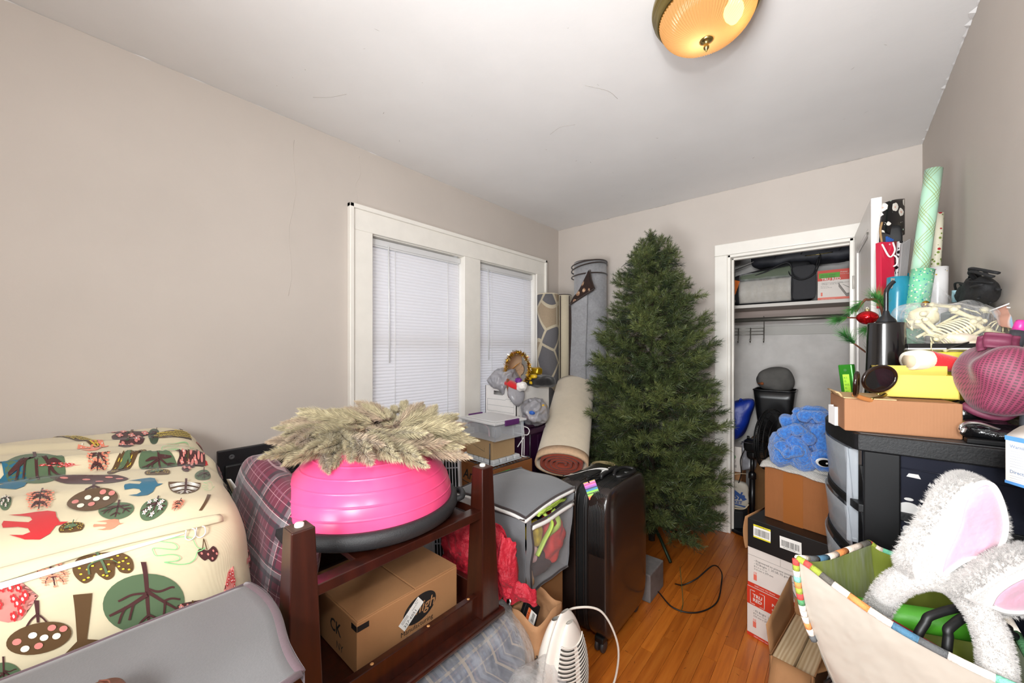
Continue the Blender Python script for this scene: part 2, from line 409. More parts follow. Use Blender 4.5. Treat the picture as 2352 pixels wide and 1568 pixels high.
# venetian blinds
g = N('blind_vinyl'); g.set(col=lin('eeebec'), rough=.4)
tr = g.n('BsdfTranslucent'); tr.inputs[0].default_value = lin('f0eef0'); mx = g.n('MixShader'); mx.inputs[0].default_value = .28
g.t.links.new(g.b.outputs[0], mx.inputs[1]); g.t.links.new(tr.outputs[0], mx.inputs[2]); g.t.links.new(mx.outputs[0], g.out.inputs[0]); M_BLIND = g.m
M_RAIL = mat('blind_rail', 'd9d9da', .35)
def blind(y0, y1, label, zbot):
    t = thing('venetian_blind', label, 'window blind', (XL - .040, y0, wz1 - .01), group=None)
    L = y1 - y0
    q = MB(); q.box(-.016, 0, -.040, .016, L, -.004); q.build('headrail', M_RAIL, t, bevel=.002)
    q = MB(); q.box(-.014, .012, -.052, .017, L - .02, -.041); q.build('rail_lip', M_RAIL, t, bevel=.002)
    w = .0262; sag = .0042; q = MB(); prof = [(-sag * 1.0 * (1 - ((k - 3) / 3) ** 2), (k - 3) / 3 * w / 2) for k in range(7)]
    tilt = R(17)
    def f(u, v):
        k = int(round(v * 6)); a, h = prof[k]
        return (-(a) * cos(tilt) + h * sin(tilt) * -1, .006 + u * (L - .012), h * cos(tilt) - a * sin(tilt))
    q.grid(f, 1, 6); me = q.mesh('slat', M_BLIND)
    z = -.062; n = 0
    while wz1 - .01 + z > zbot + .008:
        o = bpy.data.objects.new('slat', me); COL.objects.link(o); o.parent = t; o.location = (0, 0, z); o.rotation_euler = (rnd.uniform(-.0012, .0012), rnd.uniform(-.02, .02), 0)
        z -= .0205; n += 1
    q = MB(); q.box(-.012, .004, z - .004, .012, L - .004, z + .012); q.build('bottom_rail', M_RAIL, t, bevel=.003)
    for yy in (.165, L - .12):
        q = MB()
        for k in range(2): q.tube([(.0145 - .002 * k, yy + .004 * k, -.04), (.0145 - .002 * k, yy + .004 * k, z)], .0009, 5)
        q.build('ladder_cord', mat('cord_white', 'f4f2f0', .7), t)
    q = MB(); q.tube([(.022, .115, -.045), (.026, .117, -.40), (.024, .12, -.76)], .0042, 6); q.tube([(.015, .114, -.03), (.026, .115, -.036), (.022, .115, -.055)], .0022, 6)
    q.build('tilt_wand', mat('wand_clear', 'e6e6e6', .15), t); return t
blind(wy0 + .012, wm0 - .006, 'white venetian blind of the left window pane, closed down to the sill', wz0 + .02)
blind(wm1 + .006, wy1 - .012, 'white venetian blind of the right window pane, behind the gold tinsel hat', wz0 + .02)

# ------------------------------------------------------------------ closet
b = MB(); b.box(-.98, YB + .12, 0, -.86, 4.0, HC); struct('wall_closet_left', b, M_CLOSET)
b = MB(); b.box(.30, YB + .12, 0, .36, 4.0, HC); struct('wall_closet_right', b, M_CLOSET)
b = MB(); b.box(-.98, 3.9, 0, .36, 4.0, HC); struct('wall_closet_back', b, M_CLOSET)
b = MB(); b.box(-.98, YB + .12, HC - .03, .36, 4.0, HC + .06); struct('ceiling_closet', b, M_CLOSET)
trim = MB(); tw = .085
trim.box(cx0 - tw, YB - .02, 0, cx0, YB, cz1)
dt = struct('trim_1', trim, M_TRIM, bevel=.006, seg=3)
q = MB(); q.box(cx0 - tw, YB - .022, cz1, cx1 + .09, YB, cz1 + tw); q.build('head_casing', M_TRIM, dt, bevel=.006, seg=3)
q = MB(); q.box(cx1, YB - .02, 0, cx1 + tw, YB, cz1); q.build('side_casing', M_TRIM, dt, bevel=.006, seg=3)
q = MB(); q.box(cx0 - .004, YB - .008, 0, cx0 + .018, YB + .122, cz1); q.box(cx1 - .018, YB - .008, 0, cx1 + .004, YB + .122, cz1); q.box(cx0, YB - .008, cz1 - .018, cx1, YB + .122, cz1 + .003)
q.build('door_jamb', M_TRIM, dt, bevel=.002)
q = MB(); q.box(cx0 + .018, YB + .045, 0, cx0 + .03, YB + .08, cz1 - .018); q.box(cx0 + .018, YB + .045, cz1 - .03, cx1 - .018, YB + .08, cz1 - .018); q.build('door_stop', M_TRIM, dt, bevel=.002)
# closet shelf, cleats, rod
sh = MB(); sh.box(-.86, 3.50, 1.676, .30, 3.9, 1.696); shelf = struct('trim_2', sh, [M_TAUPE], bevel=.002)
q = MB(); q.box(-.86, 3.494, 1.674, .30, 3.50, 1.698); q.build('shelf_edge', mat('shelf_front', 'c9c4bd', .5), shelf)
q = MB(); q.box(-.86, 3.88, 1.59, .30, 3.9, 1.676); q.build('cleat', mat('cleat_pink', 'a8968d', .5), shelf, bevel=.002)
q = MB(); q.box(-.86, 3.886, 1.47, .30, 3.9, 1.545); q.build('hook_rail', mat('rail_grey', 'b4b1ab', .55), shelf, bevel=.002)
q = MB(); q.tube([(-.86, 3.56, 1.582), (.30, 3.56, 1.582)], .017, 14); q.build('closet_rod', mat('rod_steel', '6f6d66', .35, .7), shelf)
rack = thing('hook_rack', 'grey wire hook rack hanging from the closet rod', 'hook rack', (-.60, 3.56, 1.4))
q = MB()
for z in (1.515, 1.49, 1.465): q.tube([(-.80, 3.572, z), (-.455, 3.572, z)], .0028, 6)
q.tube([(-.455, 3.572, 1.46), (-.455, 3.575, 1.60), (-.455, 3.56, 1.606), (-.455, 3.545, 1.60)], .003, 6); q.tube([(-.79, 3.572, 1.46), (-.79, 3.575, 1.60), (-.79, 3.56, 1.606), (-.79, 3.545, 1.60)], .003, 6)
q.build('rack_rail', M_GREYSTEEL, rack, True)
for x in (-.715, -.63, -.545, -.455):
    q = MB(); q.tube([(x, 3.569, 1.52), (x, 3.565, 1.42), (x, 3.552, 1.403), (x, 3.54, 1.412), (x, 3.537, 1.43)], .0042, 7); q.build('hook', M_GREYSTEEL, rack, True)

# open closet door, seen along its face
dr = MB(); DW, DH, DT = .735, 2.035, .037
dr_t = thing('door_1', 'white panelled closet door standing open towards the right wall', 'door', (.066, 3.155, .012), R(-90) + R(3.2)); dr_t['kind'] = 'structure'
for e in ((0, 0, .10, DH), (DW - .10, 0, DW, DH), (.10, DH - .115, DW - .10, DH), (.10, 0, DW - .10, .22), (.10, .86, DW - .10, 1.0)):
    q = MB(); q.box(e[0], 0, e[1], e[2], DT, e[3]); q.build('stile', M_DOOR, dr_t, bevel=.0015)
for z0, z1 in ((.22, .86), (1.0, DH - .115)):
    q = MB(); q.box(.10, .012, z0, DW - .10, DT - .012, z1); q.build('door_panel', M_DOOR, dr_t)
    q = MB()
    for yy in (.004, DT - .004):
        for a, bb, c_, d in ((.10, z0, .115, z1), (DW - .115, z0, DW - .10, z1), (.115, z0, DW - .115, z0 + .015), (.115, z1 - .015, DW - .115, z1)): q.box(a, min(yy, .018), bb, c_, max(yy, DT - .018), d) if False else q.box(a, yy - .003, bb, c_, yy + .006 if yy < .01 else yy + .003, d)
    q.build('panel_moulding', M_DOOR, dr_t, bevel=.001)
q = MB(); q.lathe([(.0, .012), (.004, .011), (.004, 0)], 8, (DW - .09, -.002, 1.89), M=None); q.build('screw_head', M_GREYSTEEL, dr_t)
for z in (.25, 1.75):
    q = MB(); q.tube([(-.003, -.004, z - .04), (-.003, -.004, z + .04)], .006, 8); q.box(0, -.001, z - .04, .03, .001, z + .04); q.build('hinge', mat('hinge_painted', 'cfcac2', .4), dr_t)

# ------------------------------------------------------------------ ceiling lamp
lx, ly = -.333, 1.365
lamp = thing('ceiling_lamp', 'flush ceiling lamp with ribbed amber glass dome and antique brass ring', 'ceiling lamp', (lx, ly, HC))
M_BRASS = mat('antique_brass', '8f7f4e', .28, 1.)
q = MB(); q.lathe([(0, 0), (.150, 0), (.156, -.006), (.165, -.020), (.168, -.036), (.166, -.046), (.159, -.050), (.162, -.055), (.162, -.060), (.156, -.064), (.157, -.069), (.152, -.073), (.152, -.077), (.146, -.080), (.141, -.080), (.141, -.05), (.0, -.05)], 64)
q.build('brass_ring', M_BRASS, lamp)
q = MB(); nr = 84
def dome(u, v):
    a = 2 * pi * u; th = v * pi / 2; r = .142 * cos(th) ** .72 if v < 1 else 0.0
    rib = 1 + .026 * cos(a * nr) * (1 if v < .88 else .3)
    return (r * rib * cos(a), r * rib * sin(a), -.070 - .090 * sin(th) ** 1.1)
q.grid(dome, nr * 4, 20, cu=True)
g = N('ribbed_amber_glass'); g.set(col=lin('b8905e'), rough=.12)
tr = g.n('BsdfTranslucent'); tr.inputs[0].default_value = lin('dcb888'); tp = g.n('BsdfTransparent'); tp.inputs[0].default_value = lin('f6dcb4')
m1 = g.n('MixShader'); m1.inputs[0].default_value = .5; m2 = g.n('MixShader'); m2.inputs[0].default_value = .22
g.t.links.new(g.b.outputs[0], m1.inputs[1]); g.t.links.new(tr.outputs[0], m1.inputs[2]); g.t.links.new(m1.outputs[0], m2.inputs[1]); g.t.links.new(tp.outputs[0], m2.inputs[2]); g.t.links.new(m2.outputs[0], g.out.inputs[0])
q.build('glass_dome', g.m, lamp)
q = MB(); q.lathe([(.0, -.156), (.010, -.154), (.020, -.156), (.021, -.161), (.015, -.165), (.010, -.168), (.007, -.176), (.009, -.180), (.008, -.186), (.004, -.190), (.0015, -.196), (0, -.197)], 24); q.build('finial', M_BRASS, lamp)
q = MB(); q.lathe([(0, -.132), (.012, -.128), (.024, -.112), (.029, -.095), (.027, -.080), (.015, -.062), (.012, -.05), (0, -.045)], 20, (.075, .02, 0))
g = N('bulb_glow'); g.set(col=(0, 0, 0, 1), em=lin('ffd9a0'), es=12.); q.build('bulb', g.m, lamp)
add_light('bulb_light', 'POINT', (lx - .02, ly, HC - .12), .75, (1., .82, .6), shadow_soft_size=.03)
# ------------------------------------------------------------------ printed storage bag (cream cotton with trees, leaves and birds)
def weave(name, c, sc=900, amt=.07, rough=.85, **kw):
    g = N(name); a = lin(c); o = g.co('Object'); f = g.noise(o, 9, 3)
    g.set(col=g.ramp(f, [(.25, tuple(x * (1 - amt) for x in a[:3]) + (1,)), (.75, a)]), rough=rough, sheen=.15, **kw)
    w = g.n('TexWave'); g.put(w.inputs[0], o); w.inputs['Scale'].default_value = sc / 6; g.bump(g.math('ADD', w.outputs['Fac'], g.math('MULTIPLY', f, 2.)), .08, .002); return g.m
M_CREAM = weave('cream_cotton', 'dccfae')
PAL = dict(green='53694a', brown='5a3f1e', maroon='47201f', yellow='d8bd35', coral='ef8a6c', pink='e59384', red='c8262a', blue='1f6580', cream='f4eedb', lime='8ccf8c', dgreen='33472f', rose='d9857c', white='f8f4ea')
PM = {k: weave('print_' + k, v, rough=.85) for k, v in PAL.items()}; PK = list(PAL)
BX, BY, BZ = (-1.595, .47), (-.325, .640), (.497, .497)
def bagP(c):
    e = 11.; r = sum(abs(x) ** e for x in c) ** (1 / e); q = [x / r for x in c]
    x = BX[0] + q[0] * BX[1]; y = BY[0] + q[1] * BY[1]; z = BZ[0] + q[2] * BZ[1]
    t = max(0, q[2]); bk = (1 - q[0]) / 2
    z += t * (.085 * bk - .016) ; y += .05 * bk * max(0, q[1])
    pil = (1 - q[0] ** 4) * (1 - q[1] ** 4)
    z += t * .018 * pil
    # soft folds running along the top
    for x0, w, am in ((-1.60, .035, .016), (-1.36, .05, .006), (-1.82, .03, .007)):
        d = (x - x0 - .05 * (y - .1) - .02 * sin(y * 9)); z += t * am * math.exp(-(d / w) ** 2) * (1 if d < 0 else 1.4) - t * am * .9 * math.exp(-((d - .05) / w) ** 2)
    n = noise.noise(V((x * 4.5, y * 4.5, z * 4.5))) * .012 + noise.noise(V((x * 13, y * 11, z * 13 + 4))) * .0035
    nn = V((q[0] ** 9, q[1] ** 9, q[2] ** 9))
    if nn.length > 1e-6: nn.normalize()
    p = V((x, y, z)) + nn * n
    p.x += .018 * max(0, q[0]) * (1 - q[1] ** 2) * (1 - q[2] ** 2)
    p.y += .03 * max(0, q[1]) * (.5 + .5 * q[0]) * (1 - q[0] ** 2) * (1 - q[2] ** 2)
    return p
FACE = {'front': lambda a, b: (1., (a - BY[0]) / BY[1], (b - BZ[0]) / BZ[1]),
        'top': lambda a, b: ((b - BX[0]) / BX[1], (a - BY[0]) / BY[1], 1.),
        'side': lambda a, b: ((a - BX[0]) / BX[1], 1., (b - BZ[0]) / BZ[1])}
def bagS(face, a, b, off):
    """point on the bag's face; the pattern runs over the rounded edges because the cube point is carried round them"""
    f = FACE[face]; p = bagP(f(a, b)); h = .004
    e1 = bagP(f(a + h, b)) - p; e2 = bagP(f(a, b + h)) - p
    n = e1.cross(e2) if face == 'front' else (e2.cross(e1) if face == 'side' else e2.cross(e1))
    if n.length > 1e-12: n.normalize()
    out = V((1, 0, 0)) if face == 'front' else (V((0, 0, 1)) if face == 'top' else V((0, 1, 0)))
    if n.dot(out) < 0: n = -n
    return p + n * off
bag = thing('storage_bag', 'large cream cotton storage bag printed with trees, leaves and birds, zipper half open', 'storage bag', (BX[0], BY[0], 0))
q = MB(); K = 56; idx = {}; vs = []; fs = []
def vid(p):
    k = tuple(round(x, 5) for x in p)
    if k not in idx: idx[k] = len(vs); vs.append(bagP(p))
    return idx[k]
for ax in range(3):
    for sg in (-1, 1):
        if (ax, sg) in ((0, -1), (2, -1), (1, -1)): kk = 56
        for i in range(K):
            for j in range(K):
                c4 = []
                for di, dj in ((0, 0), (1, 0), (1, 1), (0, 1)):
                    p = [0, 0, 0]; p[ax] = sg; p[(ax + 1) % 3] = -1 + 2 * (i + di) / K; p[(ax + 2) % 3] = -1 + 2 * (j + dj) / K; c4.append(vid(p))
                fs.append(tuple(c4) if sg > 0 else tuple(reversed(c4)))
q.add(vs, fs, 0, True); q.build('bag_body', M_CREAM, bag, True)
PR = MB()
def clamp_face(face, a, b):
    L = .999
    if face == 'front': return max(BY[0] - BY[1] * L, min(BY[0] + BY[1] * L, a)), max(.02, min(BZ[0] + BZ[1] * L, b))
    if face == 'top': return max(BY[0] - BY[1] * L, min(BY[0] + BY[1] * L, a)), max(BX[0] - BX[1] * L, min(BX[0] + BX[1] * L, b))
    return max(BX[0] - BX[1] * L, min(BX[0] + BX[1] * L, a)), max(.02, min(BZ[0] + BZ[1] * L, b))
def stamp(face, polys, ca, cb, sa, sb, rot=0., shear=0.):
    """polys: [(colour, [(x,y)...])] in design units; stamped on the cloth at (ca, cb)"""
    cr, sr = cos(rot), sin(rot)
    for L, (colr, pts) in enumerate(polys):
        bm = bmesh.new(); P = []
        for x, y in pts:
            x += shear * y; P.append((ca + (x * cr - y * sr) * sa, cb + (x * sr + y * cr) * sb))
        try:
            bm.faces.new([bm.verts.new((a, b, 0)) for a, b in P])
        except Exception:
            bm.free(); continue
        bmesh.ops.triangulate(bm, faces=bm.faces[:], ngon_method='EAR_CLIP')
        for _ in range(4):
            le = [e for e in bm.edges if e.calc_length() > .016]
            if not le: break
            bmesh.ops.subdivide_edges(bm, edges=le, cuts=1); bmesh.ops.triangulate(bm, faces=[f for f in bm.faces if len(f.verts) > 3])
        bm.verts.ensure_lookup_table(); bm.verts.index_update()
        off = .0016 + .00045 * min(L, 6)
        vs = [bagS(face, *clamp_face(face, v.co.x, v.co.y), off) for v in bm.verts]
        PR.add(vs, [tuple(v.index for v in f.verts) for f in bm.faces], PK.index(colr), True); bm.free()
def strip(pts, w0, w1=None):
    w1 = w0 if w1 is None else w1; n = len(pts); L = []; Q = []
    for i, p in enumerate(pts):
        a = pts[max(0, i - 1)]; b = pts[min(n - 1, i + 1)]; d = V((b[0] - a[0], b[1] - a[1])); d = d.normalized() if d.length else V((1, 0)); w = w0 + (w1 - w0) * i / (n - 1)
        L.append((p[0] - d.y * w, p[1] + d.x * w)); Q.append((p[0] + d.y * w, p[1] - d.x * w))
    return L + Q[::-1]
def b2(pts, n=8): return [(p.x, p.y) for p in bez([(a, b, 0) for a, b in pts], n)]
def closed(pts, n=6):
    P = pts[-2:] + pts + pts[:2]; r = [(p.x, p.y) for p in bez([(a, b, 0) for a, b in P], n)]
    return r[2 * n - 0: 2 * n + len(pts) * n]
BIRD = [(1.0, .05), (.72, .02), (.6, .2), (.55, .42), (.3, .5), (-.1, .46), (-.5, .38), (-.85, .36), (-.45, .28), (-.2, .22), (-.12, .08), (-.22, -.02), (-.5, .0), (-.95, .06), (-.98, -.1), (-.92, -.24), (-.5, -.2), (-.2, -.24), (-.1, -.36), (-.3, -.46), (-.7, -.48), (-.2, -.58), (.25, -.54), (.5, -.36), (.62, -.12), (.8, -.06)]
def bird(c): return [(c, BIRD)]
def bird_outline(): L = b2(BIRD + BIRD[:1], 2); return [('lime', strip(L[i:i + 2], .017)) for i in range(len(L) - 1)]
def bird_spots(c1, c2, c3=None, seed=1, flower=False):
    out = [(c1, BIRD)]
    for i, (x, y) in enumerate([(.35, .3), (.42, 0), (.3, -.3), (.05, .32), (.1, .02), (.02, -.42), (-.25, .33), (-.45, -.1), (-.75, -.08), (.55, .1), (-.7, .05), (.2, -.1)]):
        if flower:
            for k in range(5): out.append((c2, ell(x + .085 * cos(k * 1.257), y + .085 * sin(k * 1.257), .055, .055, 0, 7)))
            out.append((c3, ell(x, y, .05, .05, 0, 8)))
        else: out.append((c2, ell(x, y, .035, .035, 0, 7)))
    return out
def leaf_round(col='green', vein='maroon', spots=None):
    out = [(col, ell(0, 0, 1, .78, .15, 32)), (vein, strip([(0, 1.12), (.02, 0), (.06, -.62)], .06, .035)),
           (vein, strip(b2([(.0, .38), (.3, .3), (.62, .42), (.72, .42)]), .035, .025)), (vein, strip(b2([(.02, .3), (.4, .05), (.8, -.18)]), .05, .03)), (vein, strip(b2([(.4, .04), (.62, .12), (.86, .1)]), .03, .025)),
           (vein, strip(b2([(.45, .02), (.44, -.15), (.42, -.34)]), .03, .025)), (vein, strip(b2([(0, .26), (-.35, .22), (-.66, .06)]), .03, .025)), (vein, strip(b2([(0, .22), (-.4, -.05), (-.86, -.3)]), .05, .028)),
           (vein, strip(b2([(-.32, .0), (-.38, -.25), (-.42, -.42)]), .03, .025)), (vein, strip(b2([(-.5, -.08), (-.6, -.3), (-.66, -.5)]), .028, .024)), (vein, strip(b2([(.04, -.3), (-.12, -.45), (-.24, -.62)]), .03, .022)), (vein, strip(b2([(.04, -.3), (.2, -.38), (.3, -.46)]), .03, .022))]
    if spots:
        for x, y in ((-.5, .35), (.45, .4), (-.3, -.1), (.5, -.05), (-.55, -.35), (.1, -.45), (.3, .2), (-.1, .5)):
            for k in range(5): out.append(('white', ell(x + .11 * cos(k * 1.257 + .3), y + .11 * sin(k * 1.257 + .3), .075, .05, k * 1.257 + .3, 7)))
            out.append(('pink', ell(x, y, .05, .05, 0, 7)))
    return out
def mushroom(): # brown three-lobed tree with yellow dots
    o = [('brown', closed([(-1, -.35), (-.95, .15), (-.6, .6), (0, .72), (.65, .68), (1, .3), (1, -.25), (.8, -.5), (.5, -.4), (.38, -.1), (.25, -.55), (0, -.72), (-.22, -.5), (-.33, -.3), (-.5, -.62), (-.78, -.75)]))]
    rr = random.Random(3)
    for x, y in [(-.8, -.3), (-.78, 0), (-.6, -.5), (-.55, -.1), (-.6, .25), (-.4, .45), (-.35, .05), (-.15, .55), (-.12, -.15), (.02, -.5), (.12, -.3), (.18, .05), (.1, .6), (.35, .3), (.35, .6), (.55, .1), (.6, .45), (.62, -.25), (.85, .3), (.85, 0), (.82, -.3), (.5, -.1), (-.1, -.45), (-.75, -.58), (.7, .15), (-.3, .25)]:
        o.append(('yellow', ell(x, y, .055, .042, .4, 8)))
    return o + [('green', strip([(0, 1.0), (.0, .3), (.03, -.4)], .045)), ('green', strip(b2([(-.55, -.35), (-.45, .1), (-.02, .32), (.3, .3), (.5, .1)]), .035, .02))]
def dot_ellipse(big='brown', d1='cream', d2='rose'):
    o = [('maroon', strip([(-.05, 1.25), (-.05, .5)], .075, .04)), ('maroon', strip(b2([(-.05, .8), (-.25, .6), (-.4, .36)]), .03)), ('maroon', strip(b2([(-.05, .78), (.1, .66), (.22, .5)]), .03)), (big, ell(0, 0, 1, .5, .22, 30))]
    for i, (x, y) in enumerate([(-.68, -.1), (-.22, .1), (.12, .02), (.36, .34), (.5, .06), (.72, .3), (-.45, -.32), (-.05, -.24), (.2, -.3) if 0 else (.28, -.16)]):
        if i == 8: continue
        o.append((d2 if i in (0, 3, 5, 7) else d1, ell(x, y, .14, .1, .4, 12)))
    return o
def coral_tree():
    o = []
    for y0, w in ((.55, .62), (.1, .58), (-.35, .42)):
        for s in (-1, 1):
            arc = b2([(0, y0 + .1), (s * w * .5, y0 + .12), (s * w * .9, y0 - .12), (s * w, y0 - .3)]); o.append(('maroon', strip(arc, .035, .025)))
            for k in (6, 12, 17, 23):
                p = arc[min(k, len(arc) - 1)]
                for sg in (-1, 1): o.append(('coral', ell(p[0] + sg * .1, p[1] + .06, .1, .05, sg * .3, 8)))
            o.append(('coral', ell(s * w, y0 - .38, .07, .06, 0, 8)))
    o.append(('maroon', strip([(.1, 1.1), (0, 0), (-.02, -.8)], .06, .035)))
    for y in (.35, -.1, -.5):
        for sg in (-1, 1): o.append(('coral', ell(sg * .13, y, .11, .05, sg * .25, 8)))
    return o + [('coral', ell(-.02, -.86, .09, .07, 0, 8))]
def flower_blob(base, petal, mid):
    rr = random.Random(9); o = [(base, ell(0, 0, 1, .42, .0, 34))]
    for i in range(15):
        for j in range(5):
            x = -.88 + i * .126 + (j % 2) * .06; y = -.33 + j * .165
            if (x / .93) ** 2 + (y / .36) ** 2 < 1:
                for k in range(5): o.append((petal, ell(x + .042 * cos(k * 1.257 + i), y + .042 * sin(k * 1.257 + i), .03, .024, 0, 6)))
                if (i + j) % 3 == 0: o.append((mid, ell(x, y, .016, .014, 0, 6)))
    return o + [(base, [(-.12, .62), (.12, .62), (.06, .38), (-.07, .38)])]
def lobed_tree():
    o = [('maroon', closed([(-1, .5), (-.6, .28), (-.72, .02), (-.6, -.25), (-.3, -.3), (-.3, -.7), (-.05, -.85), (.2, -.72), (.25, -.38), (.55, -.28), (.7, .0), (.6, .25), (1, .55), (.6, .62), (0, .55), (-.6, .62)]))]
    for x, y in ((-.72, .46), (-.4, .1), (.35, -.12), (-.15, -.55), (.42, .1), (.65, .48), (-.3, .42), (.2, -.5), (.1, .2)):
        for k in range(4): o.append(('rose', ell(x + .09 * cos(k * 1.57), y + .09 * sin(k * 1.57), .075, .06, 0, 7)))
        o.append(('white', ell(x, y, .035, .035, 0, 6)))
    for x, y in ((-.5, -.1), (0, -.3), (.55, .3), (-.1, .35), (.05, -.7)): o.append(('dgreen', ell(x, y, .08, .035, .6, 7)))
    return o + [('brown', strip([(.08, .7), (.0, .1), (-.06, -.25)], .06, .03))]
def half_leaf():
    o = [('brown', [(-1, .45), (1, .45)] + [(cos(t), .45 - 1.2 * sin(t) * .95) for t in [pi * k / 18 for k in range(1, 18)]])]
    for s in (-1, 1):
        for j in range(3):
            for k in range(3):
                y = .28 - j * .4 - k * .09; x1 = s * sqrt(max(.05, 1 - ((.45 - y + .1) / 1.2) ** 2)) * .93
                o.append(('white', strip([(s * .06, y + .1), (x1 * .55, y + .05), (x1, y - .12)], .016)))
    return o + [('maroon', strip([(0, .7), (.02, -.7)], .07, .05))]
def oak(): return [('brown', [(-.3, 1), (.35, 1.05), (.12, -.3), (1.55, -.42), (1.2, -.62), (.9, -.56), (.95, -.85), (.8, -.85), (.7, -.52), (.25, -.5), (.6, -.95), (.25, -1.05), (.0, -.6), (-.28, -1.3), (-.42, -1.3), (-.28, -.55), (-1.3, -1.35), (-1.5, -1.4), (-.22, -.35)])]
def maroon_drop():
    o = [('maroon', closed([(-1, .2), (-.7, .55), (0, .35), (.7, .6), (1, .1), (.6, -.4), (.1, -.55), (-.2, -.3), (-.6, -.35)]))]
    return o + [('rose', ell(x, y, .11, .1, 0, 8)) for x, y in ((-.65, .2), (-.1, .05), (.5, .25), (.2, -.3), (.75, 0))]
# where a sight line meets the cloth: the print is laid on the real bag surface
_s, _c = sin(R(40.6)), cos(R(40.6))
def ray(px, py):
    u = (px - 1176) / 880.; return V((-_s + _c * u, _c + _s * u, (800 - py) / 880.))
def hit(face, px, py):
    d = ray(px, py); ab = (0, 0); val = -1.12 if face == 'front' else .995
    for _ in range(14):
        t = val / d.x if face == 'front' else (val - CAM_Z) / d.z
        p = V((0, 0, CAM_Z)) + d * t; ab = (p.y, p.z) if face == 'front' else (p.y, p.x)
        q_ = bagP(FACE[face](*clamp_face(face, *ab))); val = .5 * val + .5 * (q_.x if face == 'front' else q_.z)
    return V((ab[0], ab[1]))
def lay(face, polys, px, py, w, h, rot=0.):
    """affine: the motif keeps its shape in the cloth, its centre and axes fit what the photograph shows"""
    c0 = hit(face, px, py); k = .35; ax = (hit(face, px + w * k, py) - hit(face, px - w * k, py)) / (2 * k); ay = (hit(face, px, py - h * k) - hit(face, px, py + h * k)) / (2 * k)
    if face == 'top' and ay.length > .17: ay *= .17 / ay.length
    cr, sr = cos(rot), sin(rot); out = []
    for col, pts in polys: out.append((col, [tuple(c0 + ax * (x * cr - y * sr) + ay * (x * sr + y * cr)) for x, y in pts]))
    stamp(face, out, 0, 0, 1, 1)
for mo, px, py, w, h, rot in ((leaf_round(), 338, 1371, 95, 92, 0), (bird_outline(), 427, 1236, 60, 70, 0), (mushroom(), 250, 1272, 66, 56, .05), (coral_tree(), 136, 1284, 46, 44, 0), (bird_spots('rose', 'red', 'white', flower=True), 34, 1350, 62, 105, 0),
    (oak(), 192, 1430, 67, 84, 0), (dot_ellipse(), 93, 1449, 76, 74, 0), ([('maroon', ell(0, 0, 1, .2, .28, 30))] + [('rose', ell(x, x * .28 + y, .07, .05, .3, 10)) for x, y in ((-.7, .02), (-.3, .06), (-.1, -.1), (.2, .06), (.5, -.03), (.8, .02))], 184, 1512, 130, 150, 0),
    (leaf_round(), 8, 1541, 42, 44, 0), (lobed_tree(), 448, 1393, 36, 42, .2), (maroon_drop() + [('brown', strip([(0, 1.3), (-.1, .4)], .05)), ('brown', strip([(0, 1.3), (-.5, .5)], .04))], 493, 1250, 27, 34, .2)): lay('front', mo, px, py, w, h, rot)
stamp('front', bird_spots('rose', 'red', 'white', flower=True), .285, .80, .03, .05, .9)
stamp('front', coral_tree(), .12, .62, .04, .05)
for i, (y, z) in enumerate(((-.16, .93), (-.2, .80), (-.3, .9), (-.33, .76), (-.45, .88), (-.55, .78), (-.14, .69), (-.42, .66), (0., .62), (-.25, .6), (.3, .6))):
    stamp('front', [leaf_round, coral_tree, lambda: bird('red'), mushroom, dot_ellipse, lobed_tree][i % 6](), y, z, .045, .055, .2 * (i % 3))
# top face (y, x); design x runs along y, design y runs away from the front (towards -x)
def top(p, y, x, sy, sx, rot=0.): stamp('top', p, y, x, sy, -sx, rot)
for mo, px, py, w, h, rot in ((flower_blob('brown', 'yellow', 'brown'), 113, 1017, 94, 52, .18), (lobed_tree(), 271, 1010, 55, 30, -.1), (bird_spots('coral', 'white'), 193, 1029, 36, 26, 0), (leaf_round(), 67, 1061, 70, 26, .1), (bird_spots('rose', 'red', 'white', flower=True), 122, 1077, 52, 34, 0),
    (coral_tree(), 208, 1057, 34, 18, 0), (mushroom(), 277, 1063, 44, 28, .2), (bird('blue'), 5, 1108, 75, 40, 0), (maroon_drop(), 195, 1106, 92, 18, .1), (coral_tree(), 83, 1148, 42, 30, 0), (dot_ellipse(), 207, 1152, 60, 48, 0), (bird('blue'), 322, 1113, 46, 34, 0), (bird('red'), 80, 1200, 80, 56, 0),
    (leaf_round(), 268, 1172, 44, 24, 0), (bird_spots('rose', 'red', 'white', flower=True), 378, 977, 40, 12, 0), (flower_blob('brown', 'yellow', 'brown'), 401, 1000, 70, 34, .0), (leaf_round('dgreen'), 330, 1003, 14, 17, -.4), (bird_outline(), 401, 1028, 46, 26, 0), (dot_ellipse('maroon', 'rose', 'rose'), 452, 1041, 29, 16, -.3),
    (leaf_round(), 350, 1067, 48, 25, .15), (lobed_tree(), 422, 1071, 37, 17, 0), (mushroom(), 350, 1086, 30, 9, 0), (leaf_round(), 476, 1091, 28, 14, 0), (half_leaf(), 424, 1121, 44, 25, 0), (leaf_round(spots=True), 361, 1166, 33, 32, 0), ([('brown', [(-.3, -1), (.25, -1), (.4, 1), (-.35, 1)])], 494, 1149, 16, 17, 0),
    (bird('red'), 474, 1063, 24, 18, -.2), (coral_tree(), 462, 984, 18, 13, 0), (bird_outline(), 490, 1119, 20, 20, 0), (leaf_round(spots=True), 4, 1152, 14, 18, 0), (bird('coral'), 262, 1204, 40, 22, .1), (coral_tree(), 420, 1160, 20, 14, 0), (mushroom(), 170, 1212, 30, 16, 0)): lay('top', mo, px, py, w, h, rot)
